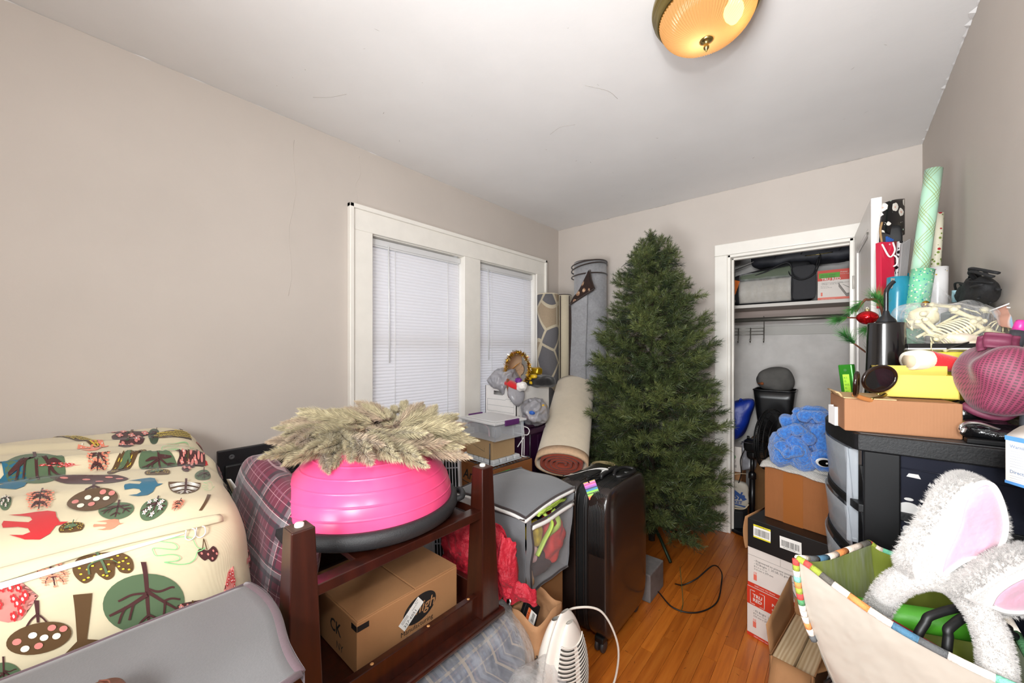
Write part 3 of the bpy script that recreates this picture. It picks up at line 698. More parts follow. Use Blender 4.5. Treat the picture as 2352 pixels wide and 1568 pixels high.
for i, (y, x) in enumerate(((-.2, -1.3), (-.25, -1.5), (-.3, -1.75), (-.2, -1.95), (-.4, -1.25), (-.45, -1.5), (-.5, -1.8), (-.65, -1.3), (-.7, -1.6))):
    top([mushroom, leaf_round, lambda: bird('coral'), coral_tree, lobed_tree][i % 5](), y, x, .055, .085, .2 * (i % 3))
# right end (x, z)
stamp('side', bird_spots('rose', 'red', 'white', flower=True), -1.22, .80, -.05, .05, -.3); stamp('side', mushroom(), -1.42, .90, .06, .06, .2); stamp('side', maroon_drop(), -1.6, .92, .07, .05)
stamp('side', bird_outline(), -1.30, .93, .05, .05); stamp('side', dot_ellipse(), -1.5, .78, .06, .06, .5); stamp('side', leaf_round(), -1.32, .68, .07, .07); stamp('side', coral_tree(), -1.24, .89, .03, .04)
stamp('side', bird('blue'), -1.45, .64, .06, .05); stamp('side', lobed_tree(), -1.75, .86, .07, .07); stamp('side', bird_spots('rose', 'red', 'white', flower=True), -1.85, .95, .05, .05); stamp('side', oak(), -1.38, .83, .03, .05)
pr = PR.build('fabric_print', [PM[k] for k in PK], bag, True); tag(pr, kind='stuff')
# white zip tape and the flap of cloth that has sagged open above it
M_ZIP = mat('zip_white', 'd3d1d2', .6, bump=(300, .2))
q = MB()
q.grid(lambda u, v: bagS('front', *clamp_face('front', -.75 + u * .945, .950 + (.022 * (1 - u) ** .5 + .002) * (v - .5) + (.010 * (u))), .0045), 60, 3)
q.build('zip_tape', M_ZIP, bag, True)
q = MB()
def flap(u, v):
    y = -.9 + u * 1.2; p = bagP(FACE['top'](min(y, BY[0] + BY[1] * .985), -1.1275)); o = bagS('front', min(y, BY[0] + BY[1] * .985), .984, .005)
    sag = .004 + .010 * max(0, min(1, (.19 - y) / .4))
    if v < .5: return p.lerp(o, v * 2) + V((.0035, 0, .0035))
    return o + V((.004 + sag * (v - .5) * 1.2, 0, -.009 * (v - .5) * 2 + .003 * sin(y * 23)))
q.grid(flap, 70, 6); q.build('zip_flap', M_CREAM, bag, True, solid=.0015)
q = MB()
for dy in (0, .022):
    c = bagS('front', .205 + dy, .954, .006); q.tube(bez([c + V((0, -.008, .012)), c + V((.001, -.009, -.006)), c + V((.001, 0, -.013)), c + V((.001, .008, -.006)), c + V((0, .007, .008)), c + V((0, .002, .012))], 5), .0013, 6)
q.build('hanger_clip', mat('clip_white_wire', 'e8e8e6', .3), bag, True)
q = MB(); pp = [bagS('side', -1.50 + .003 * k, .93 - .01 * k, .002 + .006 * sin(k * .5)) for k in range(7)]
q.grid(lambda u, v: pp[0].lerp(pp[-1], v) + V((.045 * u, .010 + .012 * v * u, .01 * u)), 2, 6); q.build('care_label', mat('label_white', 'f2f0ee', .6), bag, True, solid=.001)

# ------------------------------------------------------------------ grey fabric box with plum binding, in front of the printed bag
def felt(name, c, amt=.08, sc=260, rough=.95):
    g = N(name); a = lin(c); o = g.co('Object'); f = g.noise(o, sc, 4, .7); f2 = g.noise(o, 7, 3)
    g.set(col=g.ramp(g.math('ADD', g.math('MULTIPLY', f, .6), g.math('MULTIPLY', f2, .4)), [(.3, tuple(x * (1 - amt) for x in a[:3]) + (1,)), (.7, tuple(min(1, x * (1 + amt)) for x in a[:3]) + (1,))]), rough=rough, sheen=.25)
    g.bump(f, .25, .0015); return g.m
M_GFELT = felt('grey_nonwoven', '6c6b6c'); M_PLUM = felt('plum_binding', '5d4a50', .1)
gb = thing('fabric_storage_box', 'light grey fabric storage box with plum bound lid, in front of the printed bag', 'storage box', (-.86, -.06, 0))
q = MB(); q.soft(.205, .32, .39, (-.855, -.05, .392), e=14, k=16, amp=.006, fr=6); q.build('box_body', M_GFELT, gb, True)
q = MB()
def gl(u, v):
    y = -.42 + u * (.70 + .015 * sin(v * 5)); x = -1.075 + v * (.445 - .08 * u); return (x, y, .795 + .010 * sin(u * 5 + v * 3) * v + .004 * noise.noise(V((x * 9, y * 9, 0))) - .012 * v * v)
q.grid(gl, 30, 20); q.build('lid', M_GFELT, gb, True, solid=.004)
q = MB(); q.tube([V(gl(1, v / 20)) for v in range(21)], .0085, 8, flat=.55)
q.tube([V(gl(u / 20, 1)) for u in range(21)], .0085, 8, flat=.55); q.tube([V(gl(u / 20, 0)) + V((.002, 0, 0)) for u in range(21)], .004, 8)
q.grid(lambda u, v: V(gl(1, u)) + V((0, .006 + .002 * sin(u * 9), .004 - v * .030)), 20, 3); q.build('binding', M_PLUM, gb, True)
M_LEATH = mat('brown_leather', '6a3a2c', .45, nz=(30, .12), bump=(120, .25))
lw = MB(); lw.soft(.045, .05, .016, (-.845, .015, .822), e=3.4, k=12, amp=.004, fr=20); lw.tube(bez([(-.885, .035, .833), (-.86, .045, .8395), (-.83, .04, .838), (-.81, .015, .832)], 6), .0012, 5)
one(lw, 'leather_pouch', M_LEATH, 'small brown leather pouch lying on the light grey fabric box lid', 'pouch', (-.845, .015, .806))

# ------------------------------------------------------------------ plaid pillow
def plaid(name, base, lines, scale=1., rough=.92, coord='UV', blend=.72):
    """lines: (offset, width, colour, strength) in units of the repeat"""
    g = N(name); s = g.sep(g.co(coord)); col = lin(base)
    f = g.noise(g.co('Object'), 500, 2); cur = g.mix(g.math('MULTIPLY', f, .25), col, tuple(x * .5 for x in col[:3]) + (1,))
    for ax in (0, 1):
        fr = g.math('FRACT', g.math('MULTIPLY', s[ax], scale))
        for o, w, c, st in lines:
            m = g.math('MULTIPLY', g.math('LESS_THAN', g.math('ABSOLUTE', g.math('SUBTRACT', fr, o)), w / 2), st)
            cur = g.mix(m, cur, lin(c))
    g.set(col=cur, rough=rough, sheen=.3); g.bump(f, .2, .001); return g.m
M_PLAID = plaid('burgundy_flannel_plaid', '641c33', [(.12, .10, '20222a', .75), (.24, .11, '6a6d70', .62), (.36, .05, '1d2028', .75), (.30, .012, 'd6b9b6', .8), (.56, .012, 'b98d96', .6), (.66, .03, '7d4a5c', .6), (.82, .012, 'c4a3a6', .6), (.9, .05, '3a1a28', .6)], 7.5)
q = MB()
def pilf(w, p): # fat at the middle, thin at the rim
    t = (1 - (p[0]) ** 4) * (1 - (p[2]) ** 4) if abs(p[1]) == 1 else 1
    return (w.x + .0 * p[2], w.y * (.35 + .65 * (max(0, 1 - (w.x / .225) ** 2) * max(0, 1 - (w.z / .275) ** 2)) ** .4), w.z)
q.soft(.225, .075, .275, e=5, k=26, amp=.008, fr=9, fn=pilf)
for i in range(len(q.v)): q.uv[i] = (q.v[i][0] + .3 + q.v[i][1] * .15, q.v[i][2] + .5 + q.v[i][1] * .15)
pl = q.build('plaid_pillow', M_PLAID, loc=(-1.345, .405, .715), rot=(R(-3), R(16), R(6))); tag(pl, 'burgundy and grey plaid flannel pillow squeezed between printed bag and pink ball', 'pillow')
WM[pl.name] = Matrix.LocRotScale(pl.location, pl.rotation_euler, None)

# ------------------------------------------------------------------ wicker basket and blue-grey cloth
M_WICK = mat('honey_wicker', 'b98f55', .55, nz=(60, .2))
bk = thing('wicker_basket', 'small honey coloured wicker basket between grey fabric box and table leg', 'basket', (-1.03, .275, .44))
q = MB()
for k in range(15):
    z = .015 + k * .0135; s = 1 + k * .012; n = 22
    q.tube([(cos(2 * pi * i / n) * .085 * s, sin(2 * pi * i / n) * .06 * s, z + .0035 * (-1) ** (i + k)) for i in range(n)], .0062, 6, closed=True)
q.build('woven_cane', M_WICK, bk)
q = MB()
for i in range(22): a = 2 * pi * i / 22; q.tube([(cos(a) * .084, sin(a) * .059, 0), (cos(a) * .1, sin(a) * .071, .205)], .0032, 5)
q.build('cane_stake', M_WICK, bk)
q = MB()
for ph in (0, .14): q.tube([(cos(t) * .103, sin(t) * .074, .212 + .008 * sin(t * 11 + ph * 20)) for t in [2 * pi * i / 66 + ph for i in range(66)]], .006, 6, closed=True)
q.build('braided_rim', M_WICK, bk)
q = MB(); q.lathe([(0, .012), (.08, .012)], 20, ey=.7); q.build('basket_base', M_WICK, bk)
M_BGC = weave('blue_grey_cloth', '5f6b78')
cl = MB(); cl.soft(.075, .05, .05, (-1.17, .33, .545), e=3, k=10, amp=.02, fr=14, seed=3); cl.soft(.05, .03, .055, (-1.13, .36, .505), e=3, k=8, amp=.018, fr=16, seed=9)
one(cl, 'folded_cloth', M_BGC, 'folded blue-grey cloth behind the wicker basket, under the plaid pillow', 'cloth', (-1.17, .33, .45))

# ------------------------------------------------------------------ upturned end table
g = N('mahogany_stain'); o = g.co('Object', (3, 3, 40)); f = g.noise(g.co('Object', (30, 30, 2.2)), 1.4, 5, .6)
g.set(col=g.ramp(f, [(.25, lin('200b07')), (.55, lin('331209')), (.85, lin('451c10'))]), rough=.3, coat=.35, coatr=.2); g.bump(f, .05, .001); M_MAHOG = g.m
M_DUST = mat('dusty_mahogany', '4d362c', .7, nz=(12, .2)); M_PAD = mat('white_glide', 'ecebe4', .4)
tb = thing('end_table', 'dark mahogany end table standing upside down with legs in the air', 'table', (-1.27, .66, .44))
tx0, tx1, ty0, ty1, tz = -1.665, -.875, .302, .99, .44
q = MB(); q.box(tx0, ty0, tz, tx1, ty1, tz + .024); q.build('table_top', M_MAHOG, tb, True, bevel=.009, seg=3)
for (x0, y0, x1, y1) in ((tx1 - .062, ty0 + .06, tx1 - .04, ty1 - .06), (tx0 + .04, ty0 + .06, tx0 + .062, ty1 - .06), (tx0 + .06, ty0 + .04, tx1 - .06, ty0 + .062), (tx0 + .06, ty1 - .062, tx1 - .06, ty1 - .04)):
    q = MB(); q.box(x0, y0, tz + .024, x1, y1, tz + .094); ap = q.build('apron', M_MAHOG, tb, True, bevel=.002)
    if x0 == tx1 - .062:
        for yy in (.52, .70, .86):
            q = MB(); q.lathe([(0, .0012), (.0045, .0012), (.005, 0)], 10, (x0 + .011, yy, tz + .094)); q.build('screw_plug', mat('pale_wood_plug', 'c58f58', .5), ap, True)
for x, y, zt in ((-.93, .345, .952), (-.93, .93, .952), (-1.61, .44, .925), (-1.61, .93, .93)):
    q = MB(); q.box(x - .041, y - .041, tz + .024, x + .041, y + .041, zt, taper=.62); lg = q.build('leg', M_MAHOG, tb, True, bevel=.003)
    q = MB(); q.box(x - .022, y - .022, zt, x + .022, y + .022, zt + .0012); q.build('leg_end', M_DUST, lg, True)
    q = MB(); q.lathe([(.010, 0), (.010, .006), (.008, .008), (0, .0085)], 16, (x, y, zt + .001)); q.build('glide', M_PAD, lg, True)
q = MB(); zs = .79
for e in ((-1.63, .325, -1.59, .96), (-.945, .36, -.905, .92), (-1.60, .905, -.93, .945)): q.box(e[0], e[1], zs, e[2], e[3], zs + .026)
q.build('lower_frame', M_MAHOG, tb, True, bevel=.002)
q = MB()
for k in range(4): y = .49 + k * .105; q.box(-1.60, y, zs + .004, -.93, y + .062, zs + .02)
q.build('lower_slats', M_MAHOG, tb, True, bevel=.002)

# ------------------------------------------------------------------ cardboard carton inside the table
def cardboard(name, c='a87a52', dark=.09):
    g = N(name); a = lin(c); f = g.noise(g.co('Object'), 6, 5, .7); w = g.n('TexWave', bands_direction='X'); g.put(w.inputs[0], g.co('Object')); w.inputs['Scale'].default_value = 55.; w.inputs['Distortion'].default_value = .6
    f3 = g.noise(g.co('Object', (40, 40, 400)), 3, 2)
    m = g.math('ADD', g.math('MULTIPLY', f, .75), g.math('MULTIPLY', f3, .25))
    g.set(col=g.ramp(m, [(.3, tuple(x * (1 - dark) for x in a[:3]) + (1,)), (.7, tuple(min(1, x * (1 + dark * .7)) for x in a[:3]) + (1,))]), rough=.78, spec=.25)
    g.bump(g.math('ADD', g.math('MULTIPLY', w.outputs['Fac'], .5), g.math('MULTIPLY', f, 1.2)), .08, .002); return g.m
M_CARD = cardboard('kraft_cardboard'); M_CARD2 = cardboard('red_brown_cardboard', '8a5630'); M_CARD3 = cardboard('pale_kraft', 'b89a72'); M_CARDIN = cardboard('cardboard_inner', '8a643f')
M_INK = mat('black_ink', '1d1917', .7); M_WHITE = mat('label_paper', 'efece6', .6); M_TAPEB = mat('black_tape', '1c1a1a', .5)
kb = thing('cardboard_box', 'brown cardboard box with black oval print standing inside the upturned table', 'cardboard box', (-1.16, .70, .466))
x0, x1, y0, y1, z0, z1 = -1.315, -.995, .515, .872, .466, .612
q = MB(); q.box(x0, y0, z0, x1, y1, z1 - .002); q.build('carton', M_CARD, kb, True, bevel=.003)
for a, bq in ((y0 + .002, .70), (.703, y1 - .002)):
    q = MB(); q.box(x0 + .002, a, z1 - .002, x1 - .001, bq, z1 + (.002 if a < .6 else .0045)); q.build('top_flap', M_CARD, kb, True, bevel=.001)
Ff = frame((x1, y0, z0), (0, 1, 0), (0, 0, 1)); W_ = y1 - y0
q = MB(); q.poly(Ff, ell(.205, .082, .062, .040, .18, 40), .0008, 0); q.poly(Ff, [(.185, .045), (.222, .048), (.217, .062), (.19, .06)], .0006, 0)
q.text(Ff, 'Knight', .046, .155, .068, .0014, 1, shear=.25, bold=.0006); q.text(Ff, 'Manufacturing', .021, .135, .026, .0008, 0, sx=1.0); q.text(Ff, 'Brooklyn, New York', .0095, .155, .012, .0008, 0)
q.rect(Ff, .0, .118, .035, .134, .0008, 2)
Fl = frame(Ff @ V((.148, .040, .002)), (0, .80, .62), (0, -.62, .80)); q.rect(Fl, 0, 0, .088, .034, 0, 3)
q.text(Fl, '327-6051', .0145, .006, .005, .0004, 0); q.text(Fl, 'MADE IN NY', .005, .05, .02, .0004, 0); q.text(Fl, 'QTY', .007, .068, .026, .0004, 0)
for k in range(4): q.rect(Fl, .008, .021 + k * .003, .035, .0222 + k * .003, .0004, 4)
tag(q.build('printed_label', [M_INK, M_CARD, M_TAPEB, M_WHITE, mat('grey_ink', '8a8683', .7)], kb, True), kind='stuff')
Fs = frame((x0, y0, z0), (1, 0, 0), (0, 0, 1)); q = MB(); q.text(Fs, 'CK', .05, .16, .06, .0008, 0, bold=.0008); q.text(Fs, 'NY', .03, .2, .02, .0008, 0); q.rect(Fs, x1 - x0 - .03, .118, x1 - x0, .134, .0008, 1)
q.build('side_lettering', [M_INK, M_TAPEB], kb, True)
q = MB(); q.rect(frame((x0, .69, z1 + .0055), (1, 0, 0), (0, 1, 0)), 0, -.025, .1, .025, 0); q.build('tape_strip', M_TAPEB, kb, True)

# ------------------------------------------------------------------ pink balance dome
bl = thing('balance_trainer', 'pink half ball balance trainer on black platform, on the upturned table', 'exercise ball', (-1.175, .655, .8165))
g = N('pink_pvc'); gg = g.noise(g.co('Object'), 5, 3); g.set(col=g.ramp(gg, [(.3, lin('e9467c')), (.7, lin('f5578a'))]), rough=.3, spec=.45); M_PINK = g.m
q = MB(); Rr, Hh = .262, .188; prof = []
for i in range(221):
    t = i / 220 * pi / 2; r = Rr * cos(t) ** .88; z = .052 + Hh * sin(t)
    ring = sum(math.exp(-((z - zz) / .0013) ** 2) for zz in (.082, .114, .145, .174, .200, .220)); prof.append((r + ring * .0016, z + ring * .0008))
q.lathe(prof, 96); q.build('dome', M_PINK, bl)
M_BLKP = mat('black_platform', '232325', .5, nz=(300, .3), bump=(400, .35))
q = MB(); q.lathe([(0, .012), (.16, .012), (.18, .0), (.262, .004), (.278, .014), (.284, .03), (.281, .046), (.272, .054), (.262, .0535), (.259, .05), (.1, .05), (0, .05)], 96); q.build('platform', M_BLKP, bl)
q = MB(); q.lathe([(0, .0), (.028, .002), (.03, .006), (.026, .012), (0, .012)], 20, (0, 0, .240)); q.build('air_plug', M_BLKP, bl)
for a in (R(55), R(235)):
    q = MB(); q.tube(bez([(cos(a - .17) * .272, sin(a - .17) * .272, .03), (cos(a - .1) * .30, sin(a - .1) * .30, .036), (cos(a + .1) * .30, sin(a + .1) * .30, .036), (cos(a + .17) * .272, sin(a + .17) * .272, .03)], 6), .010, 8); q.build('handle', M_BLKP, bl)

# ------------------------------------------------------------------ pampas wreath on the dome
wr_ = thing('pampas_wreath', 'dried pampas grass wreath on a dark twig ring, lying on the pink half ball', 'wreath', (-1.235, .70, 1.052), rot=(R(1), R(4), 0))
M_TWIG = mat('dark_twig', '33231a', .8)
q = MB()
for k in range(16):
    ph = rnd.uniform(0, 6); q.tube([((.145 + .018 * cos(t * 5 + ph)) * cos(t), (.145 + .018 * cos(t * 5 + ph)) * sin(t), .005 + .018 * sin(t * 4 + ph * 2)) for t in [2 * pi * i / 48 for i in range(48)]], .0034, 5, closed=True)
q.build('twig_ring', M_TWIG, wr_)
def plume_mesh(seed, L=.19):
    rr = random.Random(seed); q = MB(); n = 1150
    q.tube([(0, 0, 0), (L * .4, 0, .004), (L * .9, .0, .0)], .0012, 4, m=1)
    for i in range(n):
        t = rr.random() ** .85; x = L * (.08 + .92 * t) * 1.0; a = rr.uniform(0, 2 * pi); rad = .027 * (sin(pi * min(1, .12 + t * .9)) ** .7) * rr.uniform(.5, 1.15) + .002
        p0 = V((x - rad * 1.1, 0, .004 * sin(t * 3))); p1 = V((x + rad * .45 + rr.uniform(-.006, .014), cos(a) * rad, sin(a) * rad))
        w = (p1 - p0).cross(V((rr.uniform(-1, 1), rr.uniform(-1, 1), rr.uniform(-1, 1)))).normalized() * rr.uniform(.0004, .0008)
        mid = p0.lerp(p1, .6)
        q.add([p0, mid + w, p1, mid - w], [(0, 1, 2, 3)], 0)
    return q
g = N('pampas_fluff'); oi = g.n('ObjectInfo'); f = g.noise(g.co('Object'), 60, 2)
c0 = g.ramp(f, [(.3, lin('9f9274')), (.6, lin('c9bd98')), (.85, lin('dcd2b4'))]); c1 = g.mix(g.math('MULTIPLY', g.math('GREATER_THAN', oi.outputs['Random'], .62), .35), c0, lin('b08a86')); g.set(col=c1, rough=.9, sheen=.3)
PMESH = [plume_mesh(s).mesh('plume', [g.m, M_TWIG]) for s in range(5)]
for k in range(150):
    a = 2 * pi * k / 150 * 7 + rnd.uniform(-.1, .1); r0 = rnd.uniform(.06, .20); o = bpy.data.objects.new('plume', PMESH[k % 5]); COL.objects.link(o); o.parent = wr_
    o.location = (cos(a) * r0, sin(a) * r0, rnd.uniform(.0, .046)); d = a + rnd.uniform(.15, 1.35); el = rnd.uniform(-.20, .24)
    o.rotation_euler = (rnd.uniform(0, 6), -el, d); s = rnd.uniform(.78, 1.02); o.scale = (s, s, s)
# ------------------------------------------------------------------ flat television leaning on the left wall, and the carton in front of it
tv = thing('television', 'black flat television seen from behind, leaning against the left wall', 'television', (-2.03, .935, 0), rot=(0, R(-3.2), R(1.0)))
M_TVB = mat('tv_black', '1b1c20', .42, bump=(200, .1)); M_TVD = mat('tv_dark_slot', '060607', .6); M_TVG = mat('tv_grey_print', '6c6e72', .5)
q = MB(); q.box(-.018, -.50, .0, .008, .50, .905); q.build('screen_shell', M_TVB, tv, bevel=.004)
q = MB(); q.box(.008, -.48, .16, .03, .48, .842, taper=None); q.build('rear_cover', M_TVB, tv, bevel=.008)
q = MB(); q.box(.03, -.44, .2, .052, .44, .765); q.build('electronics_hump', M_TVB, tv, bevel=.006)
q = MB()
for k in range(46):
    y = -.40 + k * .0172; q.box(.0524, y, .738, .0535, y + .008, .752)
    for r in range(3): q.box(.0305, y, .775 + r * .012, .0312, y + .007, .782 + r * .012)
tag(q.build('vent_slots', M_TVD, tv), kind='stuff')
q = MB()
for y in (-.45, .45): q.lathe([(.011, 0), (.011, .0015), (.008, .002), (0, -.002)], 14, (0, 0, 0), M=Matrix.Translation((.009, y, .872)) @ Matrix.Rotation(R(90), 4, 'Y'))
tag(q.build('screw_well', mat('well_ring', '5a5c60', .4), tv), kind='stuff')
Ft = frame((.053, -.275, .675), (0, 1, 0), (0, 0, 1)); q = MB(); q.text(Ft, 'INSIGNIA', .028, 0, 0, .0006, 0, bold=.0004)
for k in range(5): q.rect(Ft, 0, -.012 - k * .007, .075 - .008 * (k % 2), -.009 - k * .007, .0006, 1)
tag(q.build('brand_lettering', [mat('white_print', 'd8d8d6', .5), M_TVG], tv), kind='stuff')
c1 = MB(); c1.box(-1.93, .50, 0, -1.70, 1.02, .685)
cb = one(c1, 'cardboard_box', M_CARD, 'tall plain brown cardboard box in front of the black television', 'cardboard box', (-1.82, .76, 0), bevel=.003)

# ------------------------------------------------------------------ plaid bedding in clear plastic under the table
M_BEDP = plaid('blue_tan_plaid', '4a5166', [(.10, .16, '2d3347', .6), (.30, .10, 'a3917c', .75), (.44, .06, '6d5d68', .6), (.62, .14, '6a7284', .6), (.80, .05, 'a08f7e', .6), (.90, .08, '343a4e', .6)], 8.5)
g = N('clear_vinyl'); f = g.noise(g.co('Object', (3, 3, 1)), 9, 5, .6)
g.set(col=(1, 1, 1, 1), rough=.12, spec=.6); tp = g.n('BsdfTransparent'); tp.inputs[0].default_value = (.93, .94, .96, 1)
fr = g.n('LayerWeight'); fr.inputs[0].default_value = .35; mx = g.n('MixShader'); g.put(mx.inputs[0], g.math('MINIMUM', g.math('ADD', g.math('MULTIPLY', fr.outputs['Facing'], .55), g.ramp(f, [(.45, (.05, .05, .05, 1)), (.75, (.22, .22, .22, 1))])), .8))
g.t.links.new(tp.outputs[0], mx.inputs[1]); g.t.links.new(g.b.outputs[0], mx.inputs[2]); g.t.links.new(mx.outputs[0], g.out.inputs[0]); g.bump(f, .8, .012); M_VINYL = g.m
g = N('milky_polythene'); f = g.noise(g.co('Object'), 14, 5, .6); g.set(col=lin('dcdad8'), rough=.2, spec=.6); tp = g.n('BsdfTransparent'); mx = g.n('MixShader')
g.put(mx.inputs[0], g.ramp(f, [(.35, (.26, .26, .26, 1)), (.75, (.55, .55, .55, 1))])); g.t.links.new(tp.outputs[0], mx.inputs[1]); g.t.links.new(g.b.outputs[0], mx.inputs[2]); g.t.links.new(mx.outputs[0], g.out.inputs[0]); g.bump(f, .9, .015); M_POLY = g.m
bd = thing('bedding_pack', 'plaid bedding packed in a clear zipped plastic case beneath the upturned table', 'bedding', (-1.22, .74, 0))
def sagf(w, p): return (w.x, w.y, w.z - .05 * max(0, w.x / .40) ** 6 * (1 if w.z > 0 else 0))
q = MB(); q.soft(.415, .37, .195, (-1.20, .74, .205), e=5, k=28, amp=.02, fr=5, fn=sagf, seed=2); q.build('plaid_quilt', M_BEDP, bd, True)
q = MB(); q.soft(.432, .388, .2125, (-1.20, .74, .2195), e=5, k=34, amp=.016, fr=9, fn=sagf, seed=5); q.build('plastic_case', M_VINYL, bd, True)
zz = []
for i in range(61):
    a = 2 * pi * i / 60; c, s = cos(a), sin(a); rr_ = (abs(c) ** 5 + abs(s) ** 5) ** (-1 / 5); zz.append(V((-1.20 + c * rr_ * .442, .74 + s * rr_ * .397, .275 + .012 * sin(a * 5))))
q = MB(); q.tube(zz[:-1], .007, 6, closed=True); q.tube([p + V((0, 0, .012)) for p in zz[:-1]], .0035, 5, closed=True); q.build('zip', mat('dull_zip', '5a5752', .35, .4), bd, True)
pb = MB(); pb.soft(.075, .15, .15, (-.735, .985, .152), e=3, k=30, amp=.045, fr=9, seed=12); 
for i in range(7):
    pass
one(pb, 'plastic_bag', M_POLY, 'crumpled milky clear plastic bag beside the zipped bedding case, in front of the fan heater', 'plastic bag', (-.735, .985, .0))
g = N('red_nylon'); f = g.noise(g.co('Object'), 16, 4); g.set(col=g.ramp(f, [(.3, lin('9c1226')), (.7, lin('c0182f'))]), rough=.55, sheen=.05); g.bump(g.noise(g.co('Object'), 30, 5, .65), .9, .012); M_RED = g.m
def crum(w, p): # sharp creases
    n = .8 * (1 - 2.2 * abs(noise.noise(w * 8))) + .45 * (1 - 2.2 * abs(noise.noise(w * 17 + V((4, 0, 2))))); nn = V((p[0], p[1], p[2])).normalized(); return w + nn * (n * .014 - .004 + .02 * noise.noise(w * 4))
jk = thing('red_jacket', 'crumpled red nylon jacket stuffed between upturned table and grey clothes bag', 'jacket', (-1.04, 1.06, .42))
def cloth(A, B, C, D, seed, amp, bul):
    """crumpled cloth hanging from the line A-B down to D-C"""
    A, B, C, D = V(A), V(B), V(C), V(D); nn = (B - A).cross(D - A).normalized(); nn = -nn if nn.y > 0 else nn
    def f(u, v):
        p = A.lerp(B, u).lerp(D.lerp(C, u), v); h = (1 - 2 * abs(noise.noise(V((u * 4.2 + seed, v * 1.6, 0))))) * amp + (1 - 2 * abs(noise.noise(V((u * 7 + v * 4, v * 5 - u * 3, seed))))) * amp * .55 + noise.noise(V((u * 22, v * 20, seed))) * amp * .16
        return p + nn * (h + bul * sin(pi * u) ** .7 * sin(pi * min(1, .12 + v * .9))) + V((0, 0, .012 * noise.noise(V((u * 5, seed, 2)))))
    return f
q = MB(); q.grid(cloth((-1.30, 1.06, .67), (-.93, 1.05, .715), (-.90, 1.04, .46), (-1.26, 1.05, .46), 1.3, .020, .055), 54, 44); q.grid(cloth((-1.22, 1.02, .57), (-1.0, 1.0, .56), (-1.0, 1.01, .455), (-1.24, 1.02, .455), 5.1, .016, .03), 36, 26); q.build('jacket_body', M_RED, jk, True, solid=.004)
q = MB(); q.grid(cloth((-.99, 1.045, .715), (-.885, 1.065, .66), (-.862, 1.05, .475), (-.945, 1.03, .452), 8.2, .016, .045), 34, 44); q.build('sleeve', M_RED, jk, True, solid=.004)
q = MB(); q.grid(cloth((-.93, 1.04, .53), (-.815, 1.08, .515), (-.80, 1.07, .468), (-.915, 1.02, .452), 11.4, .010, .028), 30, 20); cu = q.build('cuff', M_RED, jk, True, solid=.004)
q = MB(); q.lathe([(.008, 0), (.010, .001), (.010, .002), (.005, .003), (0, .0025)], 14, M=Matrix.Translation((-.875, 1.005, .475)) @ Matrix.Rotation(R(70), 4, 'X')); q.build('snap_button', mat('chrome', 'd6d8da', .12, 1.), cu, True)

# ------------------------------------------------------------------ grey zipped storage bag with a clear window
M_CGREY = felt('charcoal_nonwoven', '67686b', .1); M_CDK = felt('mid_grey_nonwoven', '6f7073', .1)
M_BIND = felt('brown_binding', '332a2a', .1); g = N('window_film'); g.set(col=(1, 1, 1, 1), rough=.1, spec=.6); tp = g.n('BsdfTransparent'); fr = g.n('LayerWeight'); fr.inputs[0].default_value = .3; mx = g.n('MixShader'); g.put(mx.inputs[0], g.math('ADD', g.math('MULTIPLY', fr.outputs['Facing'], .25), .03)); g.t.links.new(tp.outputs[0], mx.inputs[1]); g.t.links.new(g.b.outputs[0], mx.inputs[2]); g.t.links.new(mx.outputs[0], g.out.inputs[0]); M_WINF = g.m
M_ZW = mat('zip_pale', 'd9d6d2', .6)
sb = thing('clothes_storage_bag', 'grey fabric storage bag with zip lid and clear plastic window beside black suitcase', 'storage bag', (-1.05, 1.27, .4))
A_, B_, C_, D_ = V((-.905, 1.135, .735)), V((-.872, 1.43, .762)), V((-1.19, 1.46, .775)), V((-1.255, 1.075, .745))
def lidp(u, v, dz=0):
    p = D_.lerp(A_, u).lerp(C_.lerp(B_, u), v); p.z += .018 * sin(pi * u) * sin(pi * v) + .008 * sin(u * 6 + v * 4) - .02 * (max(0, u - .75) / .25) ** 2 * (1 - v) + dz; return p
q = MB(); q.grid(lidp, 18, 18); q.build('lid', M_CGREY, sb, True, solid=.003)
edge = [lidp(u / 16, 0) for u in range(17)] + [lidp(1, v / 16) for v in range(1, 17)]
q = MB(); q.tube(edge, .0055, 6); q.tube([lidp(0, v / 10) for v in range(11)], .0055, 6); q.build('lid_binding', M_BIND, sb, True)
q = MB(); q.tube([p + V((.002, -.002, -.012)) for p in edge], .005, 6, flat=1.6); q.build('zip_tape', M_ZW, sb, True)
bot = [V((-.915, 1.15, .405)), V((-.885, 1.40, .425)), V((-1.19, 1.44, .41)), V((-1.22, 1.10, .41))]; topc = [A_, B_, C_, D_]
def wall(i, u, v, bul=.02, gap=.03):
    a0, a1 = topc[i] - V((0, 0, gap)), topc[(i + 1) % 4] - V((0, 0, gap)); b0, b1 = bot[i], bot[(i + 1) % 4]
    p = a0.lerp(a1, u).lerp(b0.lerp(b1, u), v); d = (a1 - a0).cross(V((0, 0, 1))).normalized()
    return p + d * (bul * sin(pi * u) * sin(pi * min(1, v * 1.1)) + .012 * noise.noise(p * 11))
q = MB()
q.grid(lambda u, v: wall(3, u, v), 16, 16); q.grid(lambda u, v: wall(1, u, v), 12, 12); q.grid(lambda u, v: wall(2, u, v), 12, 12)
q.quad(*bot); q.grid(lambda u, v: wall(0, u * .10, v), 3, 16); q.build('bag_side', M_CDK, sb, True)
q = MB(); q.grid(lambda u, v: wall(0, .10 + u * .86, .12 + v * .85), 18, 16); q.build('clear_window', M_WINF, sb, True)
q = MB()
